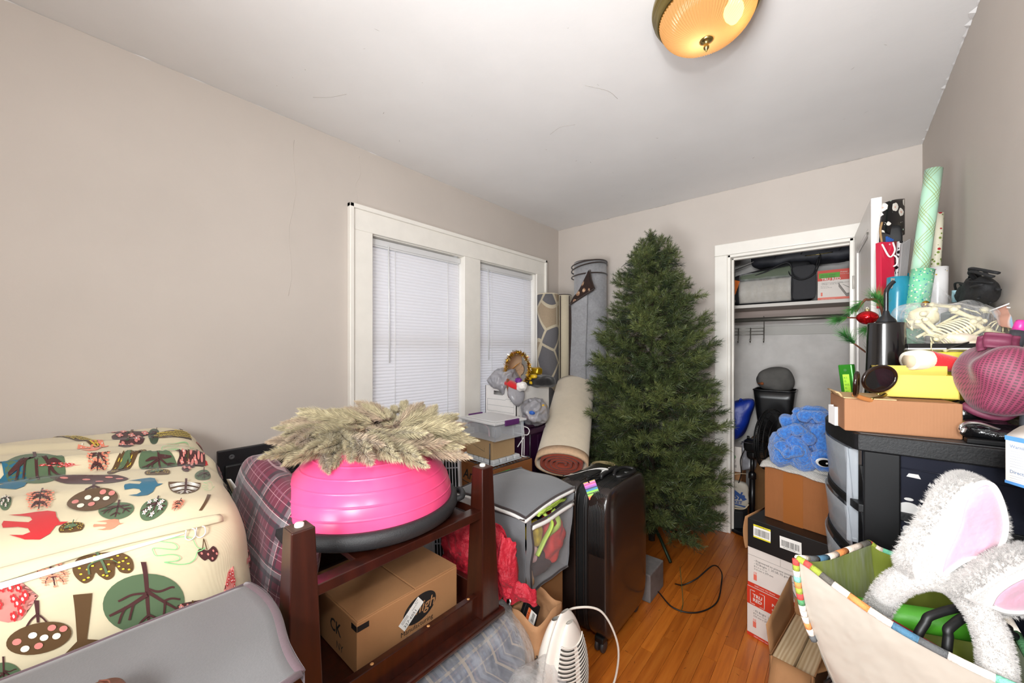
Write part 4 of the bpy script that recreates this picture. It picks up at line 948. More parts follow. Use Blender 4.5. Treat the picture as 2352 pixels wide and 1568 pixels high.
q.tube([wall(0, .10, .10 + v / 12 * .9) for v in range(13)], .005, 6); q.tube([wall(0, .10 + .9 * u / 12, .10) for u in range(13)], .005, 6); q.tube([wall(0, u / 12, 1.0) for u in range(13)], .005, 6)
q.tube([wall(3, u / 12, .0) for u in range(13)], .004, 6); q.build('side_binding', M_BIND, sb, True)
q = MB(); q.tube([wall(0, .10 + .9 * u / 12, .15) for u in range(13)], .006, 6, flat=1.5); q.build('window_zip', M_ZW, sb, True)
# things packed in the bag, visible through the window and the open lid
tis = thing('gift_tissue', 'bright green folded tissue and fabric bundle poking out of the grey storage bag', 'tissue', (-.93, 1.30, .66))
M_LIME = mat('lime_tissue', '9fb84a', .6, nz=(20, .12))
for k in range(6):
    q = MB(); c = V((-.905 + .002 * k, 1.30 - .006 * k, .700 + .0035 * k))
    q.grid(lambda u, v: c + V((.028 * (v - .5) + .012 * noise.noise(V((u * 4, v * 4, k))), (u - .5) * (.20 - .01 * k), .012 * u + .006 * noise.noise(V((u * 5, k, v * 3))))), 10, 5); q.build('folded_sheet', M_LIME, tis, True, solid=.0012)
q = MB(); q.tube(bez([(-.905, 1.25, .695), (-.885, 1.28, .65), (-.895, 1.24, .59), (-.90, 1.20, .545)], 8), .018, 8, flat=.4); q.tube(bez([(-.90, 1.31, .69), (-.884, 1.33, .63), (-.90, 1.28, .60)], 8), .014, 8, flat=.4); q.build('ribbon', M_LIME, tis, True)
for nm, lb, c, cl_, sz, sd in (('red_cloth', 'bright red cloth seen through the window of the grey storage bag', (-.935, 1.35, .56), 'b3211d', (.04, .06, .10), 1), ('yellow_garland', 'tangled yellow and green garland seen through the bag window', (-.945, 1.24, .61), 'b59a1e', (.03, .035, .05), 2),
                               ('dark_cloth', 'dark maroon cloth at the bottom of the grey storage bag', (-.96, 1.27, .475), '2c1318', (.045, .09, .045), 3), ('striped_toy', 'white and pink knitted toy seen low in the bag window', (-.935, 1.20, .535), 'c9a0a4', (.025, .03, .03), 4), ('tan_cloth', 'tan cloth in the lower corner of the grey storage bag', (-.94, 1.185, .455), '9c7d60', (.03, .02, .03), 5)):
    q = MB(); q.soft(*sz, c, e=2.6, k=14, amp=.018, fr=22, seed=sd); one(q, nm, mat(nm + '_m', cl_, .75, nz=(30, .2)), lb, 'cloth', (c[0], c[1], c[2] - sz[2]))
q = MB()
c = V((-.90, 1.34, .748)); q.grid(lambda u, v: c + V((.02 * v, (u - .5) * .16, -.02 + .030 * v * sin(u * 3) + .006 * noise.noise(V((u * 6, v * 5, 1))))), 10, 6)
one(q, 'clear_packet', M_POLY, 'clear plastic packet with red print sticking out under the grey bag lid', 'packet', (-.90, 1.34, .72))
# crate that carries the grey bag
q = MB(); q.box(-1.22, 1.13, 0, -.93, 1.43, .395); one(q, 'cardboard_box', M_CARDIN, 'brown box hidden under the grey clothes storage bag', 'cardboard box', (-1.07, 1.28, 0), bevel=.004)

# ------------------------------------------------------------------ brown paper bag with a packet in it
M_KPAPER = mat('brown_paper', 'a87b55', .8, nz=(9, .12), bump=(18, .5, .01))
pbg = thing('paper_bag', 'open brown paper bag standing between grey storage bag and white fan heater', 'paper bag', (-.87, 1.15, 0))
q = MB()
def pbf(u, v):
    a = 2 * pi * u; c, s = cos(a), sin(a); k = (abs(c) ** 8 + abs(s) ** 8) ** (-1 / 8); w = 1 + .06 * v
    return V((-.862 + c * k * .062 * w + .006 * noise.noise(V((c * 2, s * 2, v * 3))), 1.15 + s * k * .078 * w, .001 + v * (.395 + .012 * sin(a * 3 + 1)) + 0))
q.grid(pbf, 64, 14, cu=True); q.build('bag_body', M_KPAPER, pbg, True, solid=.0015)
q = MB(); q.box(-.92, 1.075, 0, -.80, 1.225, .003); q.build('bag_bottom', M_KPAPER, pbg, True)
pk = thing('packet', 'small black packet with orange and white barcode label inside the brown paper bag', 'packet', (-.875, 1.16, .30))
F = frame((-.845, 1.105, .335), (-.25, .80, .45), (-.40, -.35, .75)); q = MB(); q.box(0, -.004, -.02, .085, .066, -.001, M=F); q.build('packet_body', mat('packet_black', '151416', .3), pk, True, bevel=.002)
q = MB(); q.rect(F, .01, .004, .05, .05, .0006, 0); q.rect(F, .01, .036, .05, .05, .001, 1); q.text(F, '25', .014, .022, .038, .0014, 2); barcode(q, F, .014, .007, .032, .026, 0, 2, .001, 4); tag(q.build('label', [M_WHITE, mat('label_orange', 'd9622b', .5), M_INK], pk, True), kind='stuff')

# ------------------------------------------------------------------ white fan heater standing on the floor, with its cord
M_HWHITE = mat('heater_white', 'e2dad0', .35, nz=(6, .04)); M_HGAP = mat('heater_gap', '3a3632', .7)
fh = thing('fan_heater', 'white oval fan heater with louvred face standing on the wooden floor', 'fan heater', (-.735, 1.13, 0), R(-8))
def hshell(dx, w, d, z0, h, e=2.4): # upright lozenge
    def f(u, v):
        a = 2 * pi * u; t = v; r = (sin(pi * (.06 + .92 * t)) ** .62); return V((dx + cos(a) * d * r, sin(a) * w * r, z0 + h * t))
    return f
q = MB(); q.grid(hshell(-.035, .090, .048, .0, .395), 40, 26, cu=True); q.build('rear_shell', M_HWHITE, fh)
q = MB(); q.grid(hshell(.008, .108, .030, .004, .440), 44, 30, cu=True); q.build('housing_rim', M_HWHITE, fh)
q = MB(); q.grid(hshell(.030, .088, .038, .012, .405), 40, 26, cu=True); q.build('front_shell', M_HWHITE, fh)
q = MB()
for k in range(24):
    z = .055 + k * .0125; t = (z - .012) / .405; hw = .088 * sin(pi * (.06 + .92 * t)) ** .62; dd = .038 * sin(pi * (.06 + .92 * t)) ** .62
    for s in (-1, 1):
        pts = []
        for j in range(9):
            a = s * (.15 + j / 8 * 1.0); pts.append(V((.030 + cos(a) * (dd + .0008), sin(a) * (hw + .0008), z + .016 * (j / 8) ** 1.5)))
        q.tube(pts, .0021, 5, flat=1.)
tag(q.build('louvre_slots', M_HGAP, fh), kind='stuff')
q = MB()
for k in range(25):
    z = .049 + k * .0125; t = (z - .012) / .405; hw = .088 * sin(pi * (.06 + .92 * t)) ** .62; dd = .038 * sin(pi * (.06 + .92 * t)) ** .62
    q.tube([V((.030 + cos(a) * (dd + .001), sin(a) * (hw + .001), z + .016 * (abs(a) / 1.15) ** 1.5)) for a in [-1.15 + 2.3 * j / 18 for j in range(19)]], .0026, 5)
tag(q.build('louvre', M_HWHITE, fh), kind='stuff')
q = MB(); q.soft(.02, .03, .055, (.036, 0, .318), e=2.5, k=10); q.build('grip', mat('grip_beige', 'bdb2a6', .35), fh)
q = MB(); q.box(-.06, -.07, 0, .06, .07, .012); q.box(.056, -.02, .02, .078, .02, .06); q.build('foot_plate', M_HWHITE, fh, bevel=.004)
q = MB(); q.tube(bez([(-.785, 1.17, .375), (-.735, 1.22, .405), (-.675, 1.30, .375), (-.64, 1.36, .24), (-.655, 1.38, .10), (-.68, 1.35, .02), (-.70, 1.28, .004), (-.72, 1.1, .004), (-.60, .95, .004), (-.56, .85, .004)], 9), .0042, 7)
one(q, 'power_cord', mat('cord_white_pvc', 'd8d0c4', .4), 'white power cord looping from the fan heater down to the floor', 'cord', (-.66, 1.35, 0))

# ------------------------------------------------------------------ black hard suitcase
M_SHELL = mat('suitcase_shell', '241b18', .24, nz=(3, .15), coat=.4, coatr=.12); M_RUB = mat('suitcase_rubber', '131212', .5); M_ZIPB = mat('suitcase_zip', '0c0c0d', .6)
st = thing('suitcase', 'black hard shell suitcase on wheels with striped luggage tag', 'suitcase', (-.895, 1.745, 0), R(0))
q = MB(); q.soft(.062, .225, .338, (.078, 0, .395), e=7, k=24); q.build('front_shell', M_SHELL, st)
q = MB(); q.soft(.062, .225, .338, (-.078, 0, .395), e=7, k=24); q.build('rear_shell', M_SHELL, st)
q = MB(); q.soft(.036, .221, .333, (0, 0, .395), e=9, k=20); q.build('gusset', M_ZIPB, st)
def ring(x, ry, rz, cz=.395, e=7, n=60):
    o = []
    for i in range(n):
        a = 2 * pi * i / n; c, s = cos(a), sin(a); k = (abs(c) ** e + abs(s) ** e) ** (-1 / e); o.append((x, c * k * ry, cz + s * k * rz))
    return o
for x in (-.016, .016):
    q = MB(); q.tube(ring(x, .2245, .3365), .0045, 6, closed=True); q.build('zip', M_RUB, st)
for x in (.078, -.078): # ribbed corner guards on the two upper and lower front corners
    for sy in (-1,):
        q = MB()
        for k in range(11):
            xx = x - .036 + k * .0072; L = .05 - abs(k - 5) * .004
            pts = []
            for t in range(9):
                a = R(8 + t * 9.5); c, s = cos(a), sin(a); kk = (c ** 7 + s ** 7) ** (-1 / 7); kx = 1 - .012 * abs(k - 5) / 5
                pts.append((xx, sy * c * kk * .2262 * kx, .395 + s * kk * .3395 * kx))
            q.tube(pts, .0036, 6)
        q.build('corner_guard', M_RUB, st)
q = MB(); q.tube(bez([(.03, -.085, .735), (.032, -.075, .752), (.034, 0, .757), (.032, .075, .752), (.03, .085, .735)], 7), .0105, 10); q.build('top_handle', M_RUB, st)
q = MB(); q.soft(.034, .105, .006, (.08, .06, .7315), e=4, k=10); q.soft(.025, .09, .004, (-.05, 0, .7325), e=5, k=8); q.build('handle_recess', M_RUB, st)
q = MB(); q.tube(bez([(.055, -.005, .735), (.05, .03, .752), (.06, .10, .752), (.10, .13, .745), (.112, .08, .742), (.10, .0, .742), (.075, -.02, .738)], 7), .0085, 8); q.build('side_grip', M_RUB, st)
q = MB(); q.soft(.012, .012, .003, (.088, .075, .739), e=3, k=6); q.build('push_button', mat('button_silver', 'b9bbbd', .2, .9), st)
for x, y in ((.08, -.175), (.08, .175), (-.08, -.175), (-.08, .175)):
    w = MB(); w.box(x - .022, y - .028, .045, x + .022, y + .028, .072); cs = w.build('caster', M_RUB, st, bevel=.006)
    for s in (-1, 1):
        w = MB(); w.lathe([(0, -.009), (.018, -.009), (.0255, -.006), (.0265, 0), (.0255, .006), (.018, .009), (0, .009)], 24, M=Matrix.Translation((x + s * .013, y - .006, .0268)) @ Matrix.Rotation(R(90), 4, 'Y') @ Matrix.Rotation(R(0), 4, 'X')); w.build('wheel', mat('wheel_grey', '3a3635', .5), cs)
F = frame((-.850, 1.545, .745), (.80, .42, .42), (-.52, .30, .80)) ; F = frame((-.855, 1.53, .672), (.78, .45, .36), (-.35, .0, .85))
lt = thing('luggage_tag', 'luggage tag with bright rainbow stripes hanging from black suitcase handle', 'luggage tag', (-.83, 1.54, .68))
q = MB(); q.box(0, 0, -.004, .058, .080, 0, M=F); q.build('tag_back', mat('tag_clear', '3a3a3c', .3), lt, True, bevel=.002)
q = MB(); cols = ['e0503a', 'e98a3a', '8fc447', '1d2a1a', '7fbf3c', '2a7fa8', '2b2a55', '9a4fb0', 'c65fb4', 'c23350', 'd86ab0', 'eab02c']; y = .003; ws = [.008, .007, .008, .0035, .009, .008, .006, .007, .007, .0035, .006, .007]; tm = []
for i, (c, w) in enumerate(zip(cols, ws)):
    q.rect(F, .002, y, .056, min(.078, y + w), .0006, i); y += w * .985; tm.append(mat('stripe_' + c, c, .4))
tag(q.build('striped_card', tm, lt, True), kind='stuff')
q = MB(); q.tube(bez([F @ V((.028, .072, .001)), F @ V((.028, .095, .01)), V((-.868, 1.62, .752)), V((-.862, 1.66, .745))], 6), .003, 6); q.build('strap', M_RUB, lt, True)
q = MB(); c = [V(p) for p in ((-1.01, 1.58, .735), (-.96, 1.60, .752), (-.92, 1.63, .768), (-.885, 1.66, .775), (-.865, 1.70, .765), (-.872, 1.70, .748))]; cc = bez(c, 6)
q.grid(lambda u, v: cc[int(round(u * (len(cc) - 1)))] + V((-.012 + .024 * v, .020 * (v - .5), .008 * v)), len(cc) - 1, 2); one(q, 'airline_tag', M_WHITE, 'white paper airline tag looped over the top of the black suitcase', 'paper tag', (-.92, 1.64, .74), solid=.0008)
q = MB(); q.box(-.022, -.006, 0, .022, .006, .001, M=Matrix.Translation((-.90, 1.85, .7365)) @ Matrix.Rotation(R(62), 4, 'Z')); one(q, 'sticker', M_WHITE, 'small white sticker on the top of the black suitcase', 'sticker', (-.90, 1.85, .7365))

# ------------------------------------------------------------------ rugs in the corner
def rugmat(name, c, amt=.15, sc=120): 
    g = N(name); a = lin(c); f = g.noise(g.co('Object'), sc, 5, .75); f2 = g.noise(g.co('Object'), 14, 5, .7)
    g.set(col=g.ramp(g.math('ADD', g.math('MULTIPLY', f, .5), g.math('MULTIPLY', f2, .5)), [(.3, tuple(x * (1 - amt) for x in a[:3]) + (1,)), (.68, tuple(min(1, x * (1 + amt)) for x in a[:3]) + (1,))]), rough=.95, sheen=.3); g.bump(f, .5, .004); return g.m
M_GRUG = rugmat('grey_rug_backing', '8f8f92', .28, 60); M_DKBR = rugmat('dark_brown_rug', '2a1a14', .15); M_CRUG = rugmat('cream_rug', 'c9bda4', .08); M_BEI = rugmat('beige_rug_back', 'd8cab2', .09, 240); M_RUST = rugmat('rust_rug', '8e3a26', .16, 200)
def spiral(r0, r1, turns, n, ex=1., ey=1.):
    return [((r0 + (r1 - r0) * i / n) * cos(2 * pi * turns * i / n) * ex, (r0 + (r1 - r0) * i / n) * sin(2 * pi * turns * i / n) * ey) for i in range(n + 1)]
def roll(name, label, c, h, r, m, medge, z0=0., lean=(0, 0), turns=3.5, group=None, th=.012):
    t = thing(name, label, 'rug', (c[0], c[1], z0), rot=(lean[0], lean[1], 0))
    sp = spiral(.018, r, turns, 110); q = MB(); q.grid(lambda u, v: (*sp[int(round(u * 110))], v * h), 110, 8, smooth=True); q.build('rolled_sheet', m, t, solid=th)
    q = MB(); q.tube([(x, y, h) for x, y in sp], th * .62, 5); q.build('edge_binding', medge, t); return t
gr = roll('rolled_rug', 'tall grey backed rug rolled up in the corner, brown floral corner folded out', (-1.675, 2.995), 2.10, .150, M_GRUG, M_DKBR, lean=(R(0), R(0)), turns=3.2)
q = MB()   # the loose outer edge, peeled away to the left
P0, P1 = V((.06, -.148, 0)), V((-.090, -.160, 0))
q.grid(lambda u, v: P0.lerp(P1, u) + V((.008 * sin(v * 9), -.04 * u * (1 - u), .40 + v * (1.60 - .27 * u))), 14, 20); fl = q.build('loose_edge', M_GRUG, gr, solid=.008)
q = MB(); q.tube([P1 + V((-.003 + .008 * sin(v / 20 * 9), -.002, .40 + v / 20 * 1.33)) for v in range(21)], .008, 6); q.build('loose_edge_binding', M_DKBR, gr)
g = N('brown_floral_pile'); d = g.vor(g.co('Object'), 17, 1.); f = g.noise(g.co('Object'), 60, 3)
g.set(col=g.mix(g.math('LESS_THAN', g.math('ADD', d, g.math('MULTIPLY', f, .35)), .52), lin('2b1a14'), g.ramp(f, [(.35, lin('7a5038')), (.6, lin('c9a98a'))])), rough=.95); g.bump(f, .4, .004)
q = MB(); T0, T1, T2 = V((-.092, -.168, 1.73)), V((.082, -.140, 2.01)), V((.135, -.160, 1.845))
q.grid(lambda u, v: T0.lerp(T1, u).lerp(T0.lerp(T2, u), v) + V((0, -.035 * sin(pi * v) * u, .006 * sin(u * 9))), 14, 8); q.build('folded_corner', g.m, gr, solid=.009)
q = MB(); q.tube([T0.lerp(T2, i / 10) + V((0, -.006, -.004)) for i in range(11)], .008, 6); q.tube([T2.lerp(T1, i / 8) + V((.004, -.02 * sin(pi * i / 8), 0)) for i in range(9)], .008, 6); q.build('corner_binding', M_DKBR, gr)
q = MB()
for zz_, tl in ((2.085, .02), (2.055, .03), (1.985, .01)): q.tube([(cos(2 * pi * k / 40) * .1525, sin(2 * pi * k / 40) * .1525, zz_ + tl * cos(2 * pi * k / 40)) for k in range(40)], .006, 6, closed=True)
tag(q.build('layer_edge', M_DKBR, gr), kind='stuff')
cr_ = thing('rolled_rug', 'cream rug with thin dark brown border stripe, rolled and standing in the corner', 'rug', (-1.905, 2.93, 0))
q = MB(); sp = spiral(.02, .085, 2.6, 90); q.grid(lambda u, v: (*sp[int(round(u * 90))], v * 1.83), 90, 6); q.build('rolled_sheet', M_CRUG, cr_, solid=.012)
q = MB()
for a in (-1.25, -.35):
    q.tube([(cos(a) * .0935, sin(a) * .0935, .02 + i * .09) for i in range(21)], .0055, 6)
q.tube([(x, y, 1.832) for x, y in sp], .007, 5); tag(q.build('border_stripe', M_DKBR, cr_), kind='stuff')
g = N('tan_grey_leaf_rug'); co = g.co('Object'); s = g.sep(co); f = g.noise(co, 140, 3)
wv = g.math('SINE', g.math('ADD', g.math('MULTIPLY', s[2], 8.), g.math('MULTIPLY', g.math('SINE', g.math('MULTIPLY', s[2], 4.1)), 1.4)))
lf = g.vor(g.co('Object', (3.2, 3.2, 2.6)), 1.8, .9, 'DISTANCE_TO_EDGE'); cell = g.vor(g.co('Object', (3.2, 3.2, 2.6)), 1.8, .9, 'F1', 'Color'); cs_ = g.sep(cell)
c1_ = g.mix(g.math('GREATER_THAN', cs_[0], .42), lin('a8957c'), lin('6b6a6e')); c2_ = g.mix(g.math('LESS_THAN', lf, .05), c1_, lin('cbbfa6')); g.set(col=g.mix(g.math('MULTIPLY', f, .35), c2_, lin('3d352c')), rough=.95); g.bump(f, .5, .004)
pr_ = thing('rolled_rug', 'tan and grey leaf patterned rug rolled upright beside the window casing', 'rug', (-1.985, 2.80, 0))
q = MB(); sp2 = spiral(.02, .098, 3.2, 100); q.grid(lambda u, v: (*sp2[int(round(u * 100))], v * 1.83), 100, 6); q.build('rolled_sheet', g.m, pr_, solid=.013)
q = MB(); q.tube([(x, y, 1.832) for x, y in sp2], .0075, 5); q.build('edge_binding', M_CRUG, pr_)
# the flattened beige roll leaning back on them
A0, A1 = V((-1.268, 1.945, .655)), V((-1.73, 2.875, 1.045)); ax = (A1 - A0).normalized(); sx_ = V((.80, .45, 0)); sx_ = (sx_ - ax * sx_.dot(ax)).normalized(); up_ = sx_.cross(ax); up_ = up_ if up_.z > 0 else -up_
br = thing('rolled_rug', 'thick beige backed rug with rust red pile rolled inside, leaning in front of the others', 'rug', tuple(A0))
L_ = (A1 - A0).length
sp3 = spiral(.02, .170, 4.75, 150); sq = lambda x, y: (x, y * .46 - .06 * abs(x) ** 1.5 + (.012 if y > 0 else 0))
def rp(x, y, t): x, y = sq(x, y); return A0 + sx_ * x + up_ * y + ax * t
q = MB(); q.grid(lambda u, v: rp(*sp3[int(round((.775 + .225 * u) * 150))], v * L_), 34, 20);  q.build('beige_backing', M_BEI, br, True, solid=.012)
q = MB(); q.grid(lambda u, v: rp(*sp3[int(round(u * 120))], -.004 + v * (L_ - .01)), 120, 3); q.build('rust_pile', M_RUST, br, True, solid=.0135)
q = MB(); q.grid(lambda u, v: rp(*[c * 1.012 for c in sp3[int(round((.76 + .24 * u) * 150))]], -.001 + v * .075), 36, 2); q.build('end_hem', mat('hem_peach', 'c9a888', .9, nz=(60, .1)), br, True, solid=.011)
# rolled straw mats that carry it
M_STRAW = mat('straw_mat', 'b7a478', .85, nz=(40, .12), bump=(160, .5))
for i, (x, y, h, r, lb) in enumerate(((-1.22, 2.06, .535, .115, 'ribbed straw mat roll standing under the end of the beige and rust rug'), (-1.125, 2.20, .63, .078, 'second straw mat roll, between the rust rug end and the christmas tree'))):
    t = thing('straw_mat_roll', lb, 'mat', (x, y, 0)); sp4 = spiral(.02, r, 4, 110)
    q = MB(); q.grid(lambda u, v: (sp4[int(round(u * 110))][0] * (1 + .02 * (int(round(u * 110)) % 2)), sp4[int(round(u * 110))][1] * (1 + .02 * (int(round(u * 110)) % 2)), v * h), 110, 3, smooth=False); q.build('rolled_mat', M_STRAW, t, solid=.007)
    q = MB()
    for z in (h - .012, h - .035): q.tube([(cos(2 * pi * k / 40) * (r + .004), sin(2 * pi * k / 40) * (r + .004), z) for k in range(40)], .004, 5, closed=True)
    q.build('mat_binding', M_CRUG, t)

# ------------------------------------------------------------------ christmas tree
tr_ = thing('christmas_tree', 'full artificial green christmas tree without ornaments beside the closet doorway', 'christmas tree', (-1.0, 2.665, 0))
q = MB(); q.tube([(0, 0, .02), (0, 0, 2.1)], [.022, .012], 10); q.build('trunk', mat('trunk_brown', '2b2117', .8), tr_)
q = MB()
for k in range(4): a = R(45 + 90 * k); q.tube([(0, 0, .14), (cos(a) * .12, sin(a) * .12, .10), (cos(a) * .27, sin(a) * .27, .012)], .010, 6)
q.build('stand_foot', mat('stand_green', '22301f', .5, .5), tr_)
g = N('tree_needles'); oi = g.n('ObjectInfo'); f = g.noise(g.co('Object'), 30, 2)
g.set(col=g.mix(oi.outputs['Random'], g.ramp(f, [(.3, lin('26331f')), (.7, lin('45532b'))]), g.ramp(f, [(.3, lin('3d4c2d')), (.7, lin('7c8449'))])), rough=.5, spec=.4); M_NEEDLE = g.m
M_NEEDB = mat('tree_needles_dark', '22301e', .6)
M_TWG = mat('tree_twig', '3f3320', .8)
def sprig(q, p, d, L, rr, n, nl=.034):
    d = V(d).normalized(); q.tube([p, p + d * L], [.0017, .001], 3, m=1, caps=False); o1 = d.orthogonal().normalized(); o2 = d.cross(o1)
    for i in range(n):
        t = (i + rr.random()) / n; a = rr.uniform(0, 2 * pi); r = o1 * cos(a) + o2 * sin(a); b = p + d * (L * (.06 + .94 * t)); e = b + (r * .82 + d * (.55 + .7 * t)).normalized() * nl * rr.uniform(.75, 1.15)
        w = (e - b).cross(V((rr.uniform(-1, 1), rr.uniform(-1, 1), rr.uniform(-1, 1)))).normalized() * .0014
        q.add([b - w, b + w, e + w * .35, e - w * .35], [(0, 1, 2, 3)], 0)
def branch_mesh(seed, L=.30):
    rr = random.Random(seed); q = MB(); main = bez([(0, 0, 0), (L * .4, 0, .012), (L * .75, 0, .03), (L, 0, .055)], 4); q.tube(main, [.003 - .0016 * i / (len(main) - 1) for i in range(len(main))], 4, m=1, caps=False)
    sprig(q, main[-5], main[-1] - main[-5], L * .40, rr, 80)
    for k in range(8):
        t = .18 + k * .095; p = main[int(t * (len(main) - 1))]; s = 1 if k % 2 else -1; sprig(q, p, V((.75, s * rr.uniform(.5, .95), rr.uniform(-.2, .45))), L * rr.uniform(.26, .38) * (1.2 - .4 * t), rr, 62)
    for k in range(2): p = main[int((.5 + .25 * k) * (len(main) - 1))]; sprig(q, p, V((.7, rr.uniform(-.3, .3), .75)), L * .28, rr, 50)
    sprig(q, main[3], main[-5] - main[3], L * .45, rr, 50)
    return q
BM_ = [branch_mesh(s).mesh('branch', [M_NEEDLE, M_TWG]) for s in range(6)]
def tree_r(z): # outline measured on the silhouette
    pr = [(.10, .39), (.3, .44), (.74, .425), (1.05, .40), (1.355, .355), (1.66, .265), (1.97, .165), (2.08, .10), (2.18, .03)]
    for (a, ra), (b, rb) in zip(pr, pr[1:]):
        if a <= z <= b: return ra + (rb - ra) * (z - a) / (b - a)
    return .02
rr = random.Random(21); k = 0; nbr = 300
for i in range(nbr):
    u = (i + .5) / nbr; z = .20 + 1.90 * (1 - (1 - u) ** .62) if False else .16 + 1.92 * (u ** 1.18) * 1.0
    a = (i * 2.39996 + rr.uniform(-.25, .25)) % (2 * pi); r = tree_r(z) * rr.uniform(.80, 1.11); L = min(.30, max(.13, r * .95)); s = L / .30
    o = bpy.data.objects.new('branch', BM_[i % 6]); COL.objects.link(o); o.parent = tr_; el = R(rr.uniform(-14, 22) + 26 * max(0, z - 1.6))
    r = min(r, .41 / max(.3, sin(a))) if sin(a) > .3 else r; rad = max(0, r - L * cos(el) * .98); o.location = (cos(a) * rad, sin(a) * rad, z - L * sin(el) * .3); o.rotation_euler = (rr.uniform(-.5, .5), -el, a); o.scale = (s, s * rr.uniform(.9, 1.1) * (1.25 if s < .7 else 1), s * (1.25 if s < .7 else 1))
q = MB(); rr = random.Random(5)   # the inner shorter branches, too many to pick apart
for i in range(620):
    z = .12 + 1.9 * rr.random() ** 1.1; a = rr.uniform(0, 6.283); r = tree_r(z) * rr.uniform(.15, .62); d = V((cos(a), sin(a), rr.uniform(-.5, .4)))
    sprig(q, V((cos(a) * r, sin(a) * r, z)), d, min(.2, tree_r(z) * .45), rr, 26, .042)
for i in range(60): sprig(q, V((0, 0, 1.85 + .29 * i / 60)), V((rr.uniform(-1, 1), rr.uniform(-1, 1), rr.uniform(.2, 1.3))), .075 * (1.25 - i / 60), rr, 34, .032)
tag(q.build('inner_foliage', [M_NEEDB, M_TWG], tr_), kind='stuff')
for lb, pts in (('black extension lead curling on the floor at the foot of the christmas tree', [(-.72, 2.28, .004), (-.66, 2.22, .05), (-.60, 2.26, .09), (-.55, 2.40, .12), (-.53, 2.50, .05), (-.52, 2.46, .005), (-.50, 2.25, .005), (-.56, 2.10, .005), (-.66, 2.06, .006), (-.76, 2.12, .02)]), ('thin green light string hanging from the lowest christmas tree branches', [(-.70, 2.30, .10), (-.66, 2.20, .05), (-.63, 2.12, .012), (-.62, 2.05, .004)])):
    q = MB(); q.tube(bez(pts, 8), .0036 if 'black' in lb else .0018, 6); one(q, 'cable', mat('cable_black', '121212', .45) if 'black' in lb else mat('cable_green', '3c5230', .5), lb, 'cable', (pts[0][0], pts[0][1], 0))
# torn grey box behind the suitcase wheels
q = MB(); q.box(-1.03, 2.02, 0, -.765, 2.22, .15); one(q, 'cardboard_box', mat('grey_scuffed_board', '6f6a68', .7, nz=(12, .3), bump=(40, .4)), 'low scuffed grey box on the floor behind the black suitcase', 'cardboard box', (-.87, 2.16, 0), bevel=.006)
# ------------------------------------------------------------------ pile under the window
# tall white fan unit with a grille
wf = thing('window_fan', 'white plastic fan unit with barred grille standing beside the pampas wreath', 'fan', (-1.44, 1.20, 0), rot=(0, R(-2), R(44)))
M_FWH = mat('fan_white', 'd9d9dc', .35, nz=(5, .03)); M_FBAR = mat('fan_bar', 'c3c6cf', .3); M_FDK = mat('fan_dark', '0c0c0e', .6)
q = MB(); q.box(-.115, 0, 0, .085, .14, .93); q.build('fan_body', M_FWH, wf, bevel=.014, seg=3)
q = MB(); q.box(-.045, -.002, .30, .08, .004, .895); q.build('dark_opening', M_FDK, wf)
q = MB()
for x in [-.046 + k * .0140 for k in range(10)]: q.box(x - .0022, -.013, .30, x + .0022, -.002, .905)
for z in (.42, .54, .66, .78, .86): q.box(-.046, -.010, z - .002, .082, -.004, z + .002)
tag(q.build('grille_bar', M_FBAR, wf), kind='stuff')
q = MB(); q.box(-.056, -.016, .29, -.046, .0, .915); q.box(.078, -.016, .29, .088, .0, .915); q.box(-.056, -.016, .90, .088, .0, .918); q.build('grille_frame', M_FWH, wf, bevel=.003)
q = MB(); q.soft(.03, .05, .02, (-.07, .06, .935), e=3, k=8); q.build('carry_grip', mat('grip_white', 'e9e7e4', .25), wf)
# brown carton with a green paper label
am = thing('cardboard_box', 'brown cardboard box with bright green tape label under the wire rack', 'cardboard box', (-1.62, 1.60, 0), R(-4))
e1 = V((cos(R(-4)), sin(R(-4)), 0)); e2 = V((-e1.y, e1.x, 0)); c0 = V((-1.372, 1.458, 0))
MX = Matrix(((e1.x, e2.x, 0, c0.x), (e1.y, e2.y, 0, c0.y), (0, 0, 1, 0), (0, 0, 0, 1)))
q = MB(); q.box(-.55, 0, 0, 0, .30, .718, 0, MX); q.build('carton', M_CARD2, am, True, bevel=.004)
q = MB(); q.box(-.548, .002, .717, -.001, .147, .721, 0, MX); q.box(-.548, .152, .717, -.001, .298, .721, 0, MX); q.build('top_flap', M_CARD2, am, True, bevel=.001)
Fb = frame(MX @ V((-.55, 0, 0)), e1, (0, 0, 1)); Fr = frame(MX @ V((0, 0, 0)), e2, (0, 0, 1)); q = MB()
q.text(Fb, 'Am', .075, .29, .625, .0008, 0, shear=.25, bold=.001); q.tube([Fb @ V((.285 + .012 * k, .610 - .006 * sin(k / 10 * pi), .001)) for k in range(11)], .0025, 4)
tag(q.build('script_lettering', M_INK, am, True), kind='stuff')
q = MB(); q.rect(Fr, .012, .662, .118, .700, .0008, 0); q.text(Fr, 'misc paper crafts', .0135, .016, .675, .0014, 1, shear=.2); tag(q.build('green_tape', [mat('neon_green_tape', '2fb53c', .5), M_INK], am, True), kind='stuff')
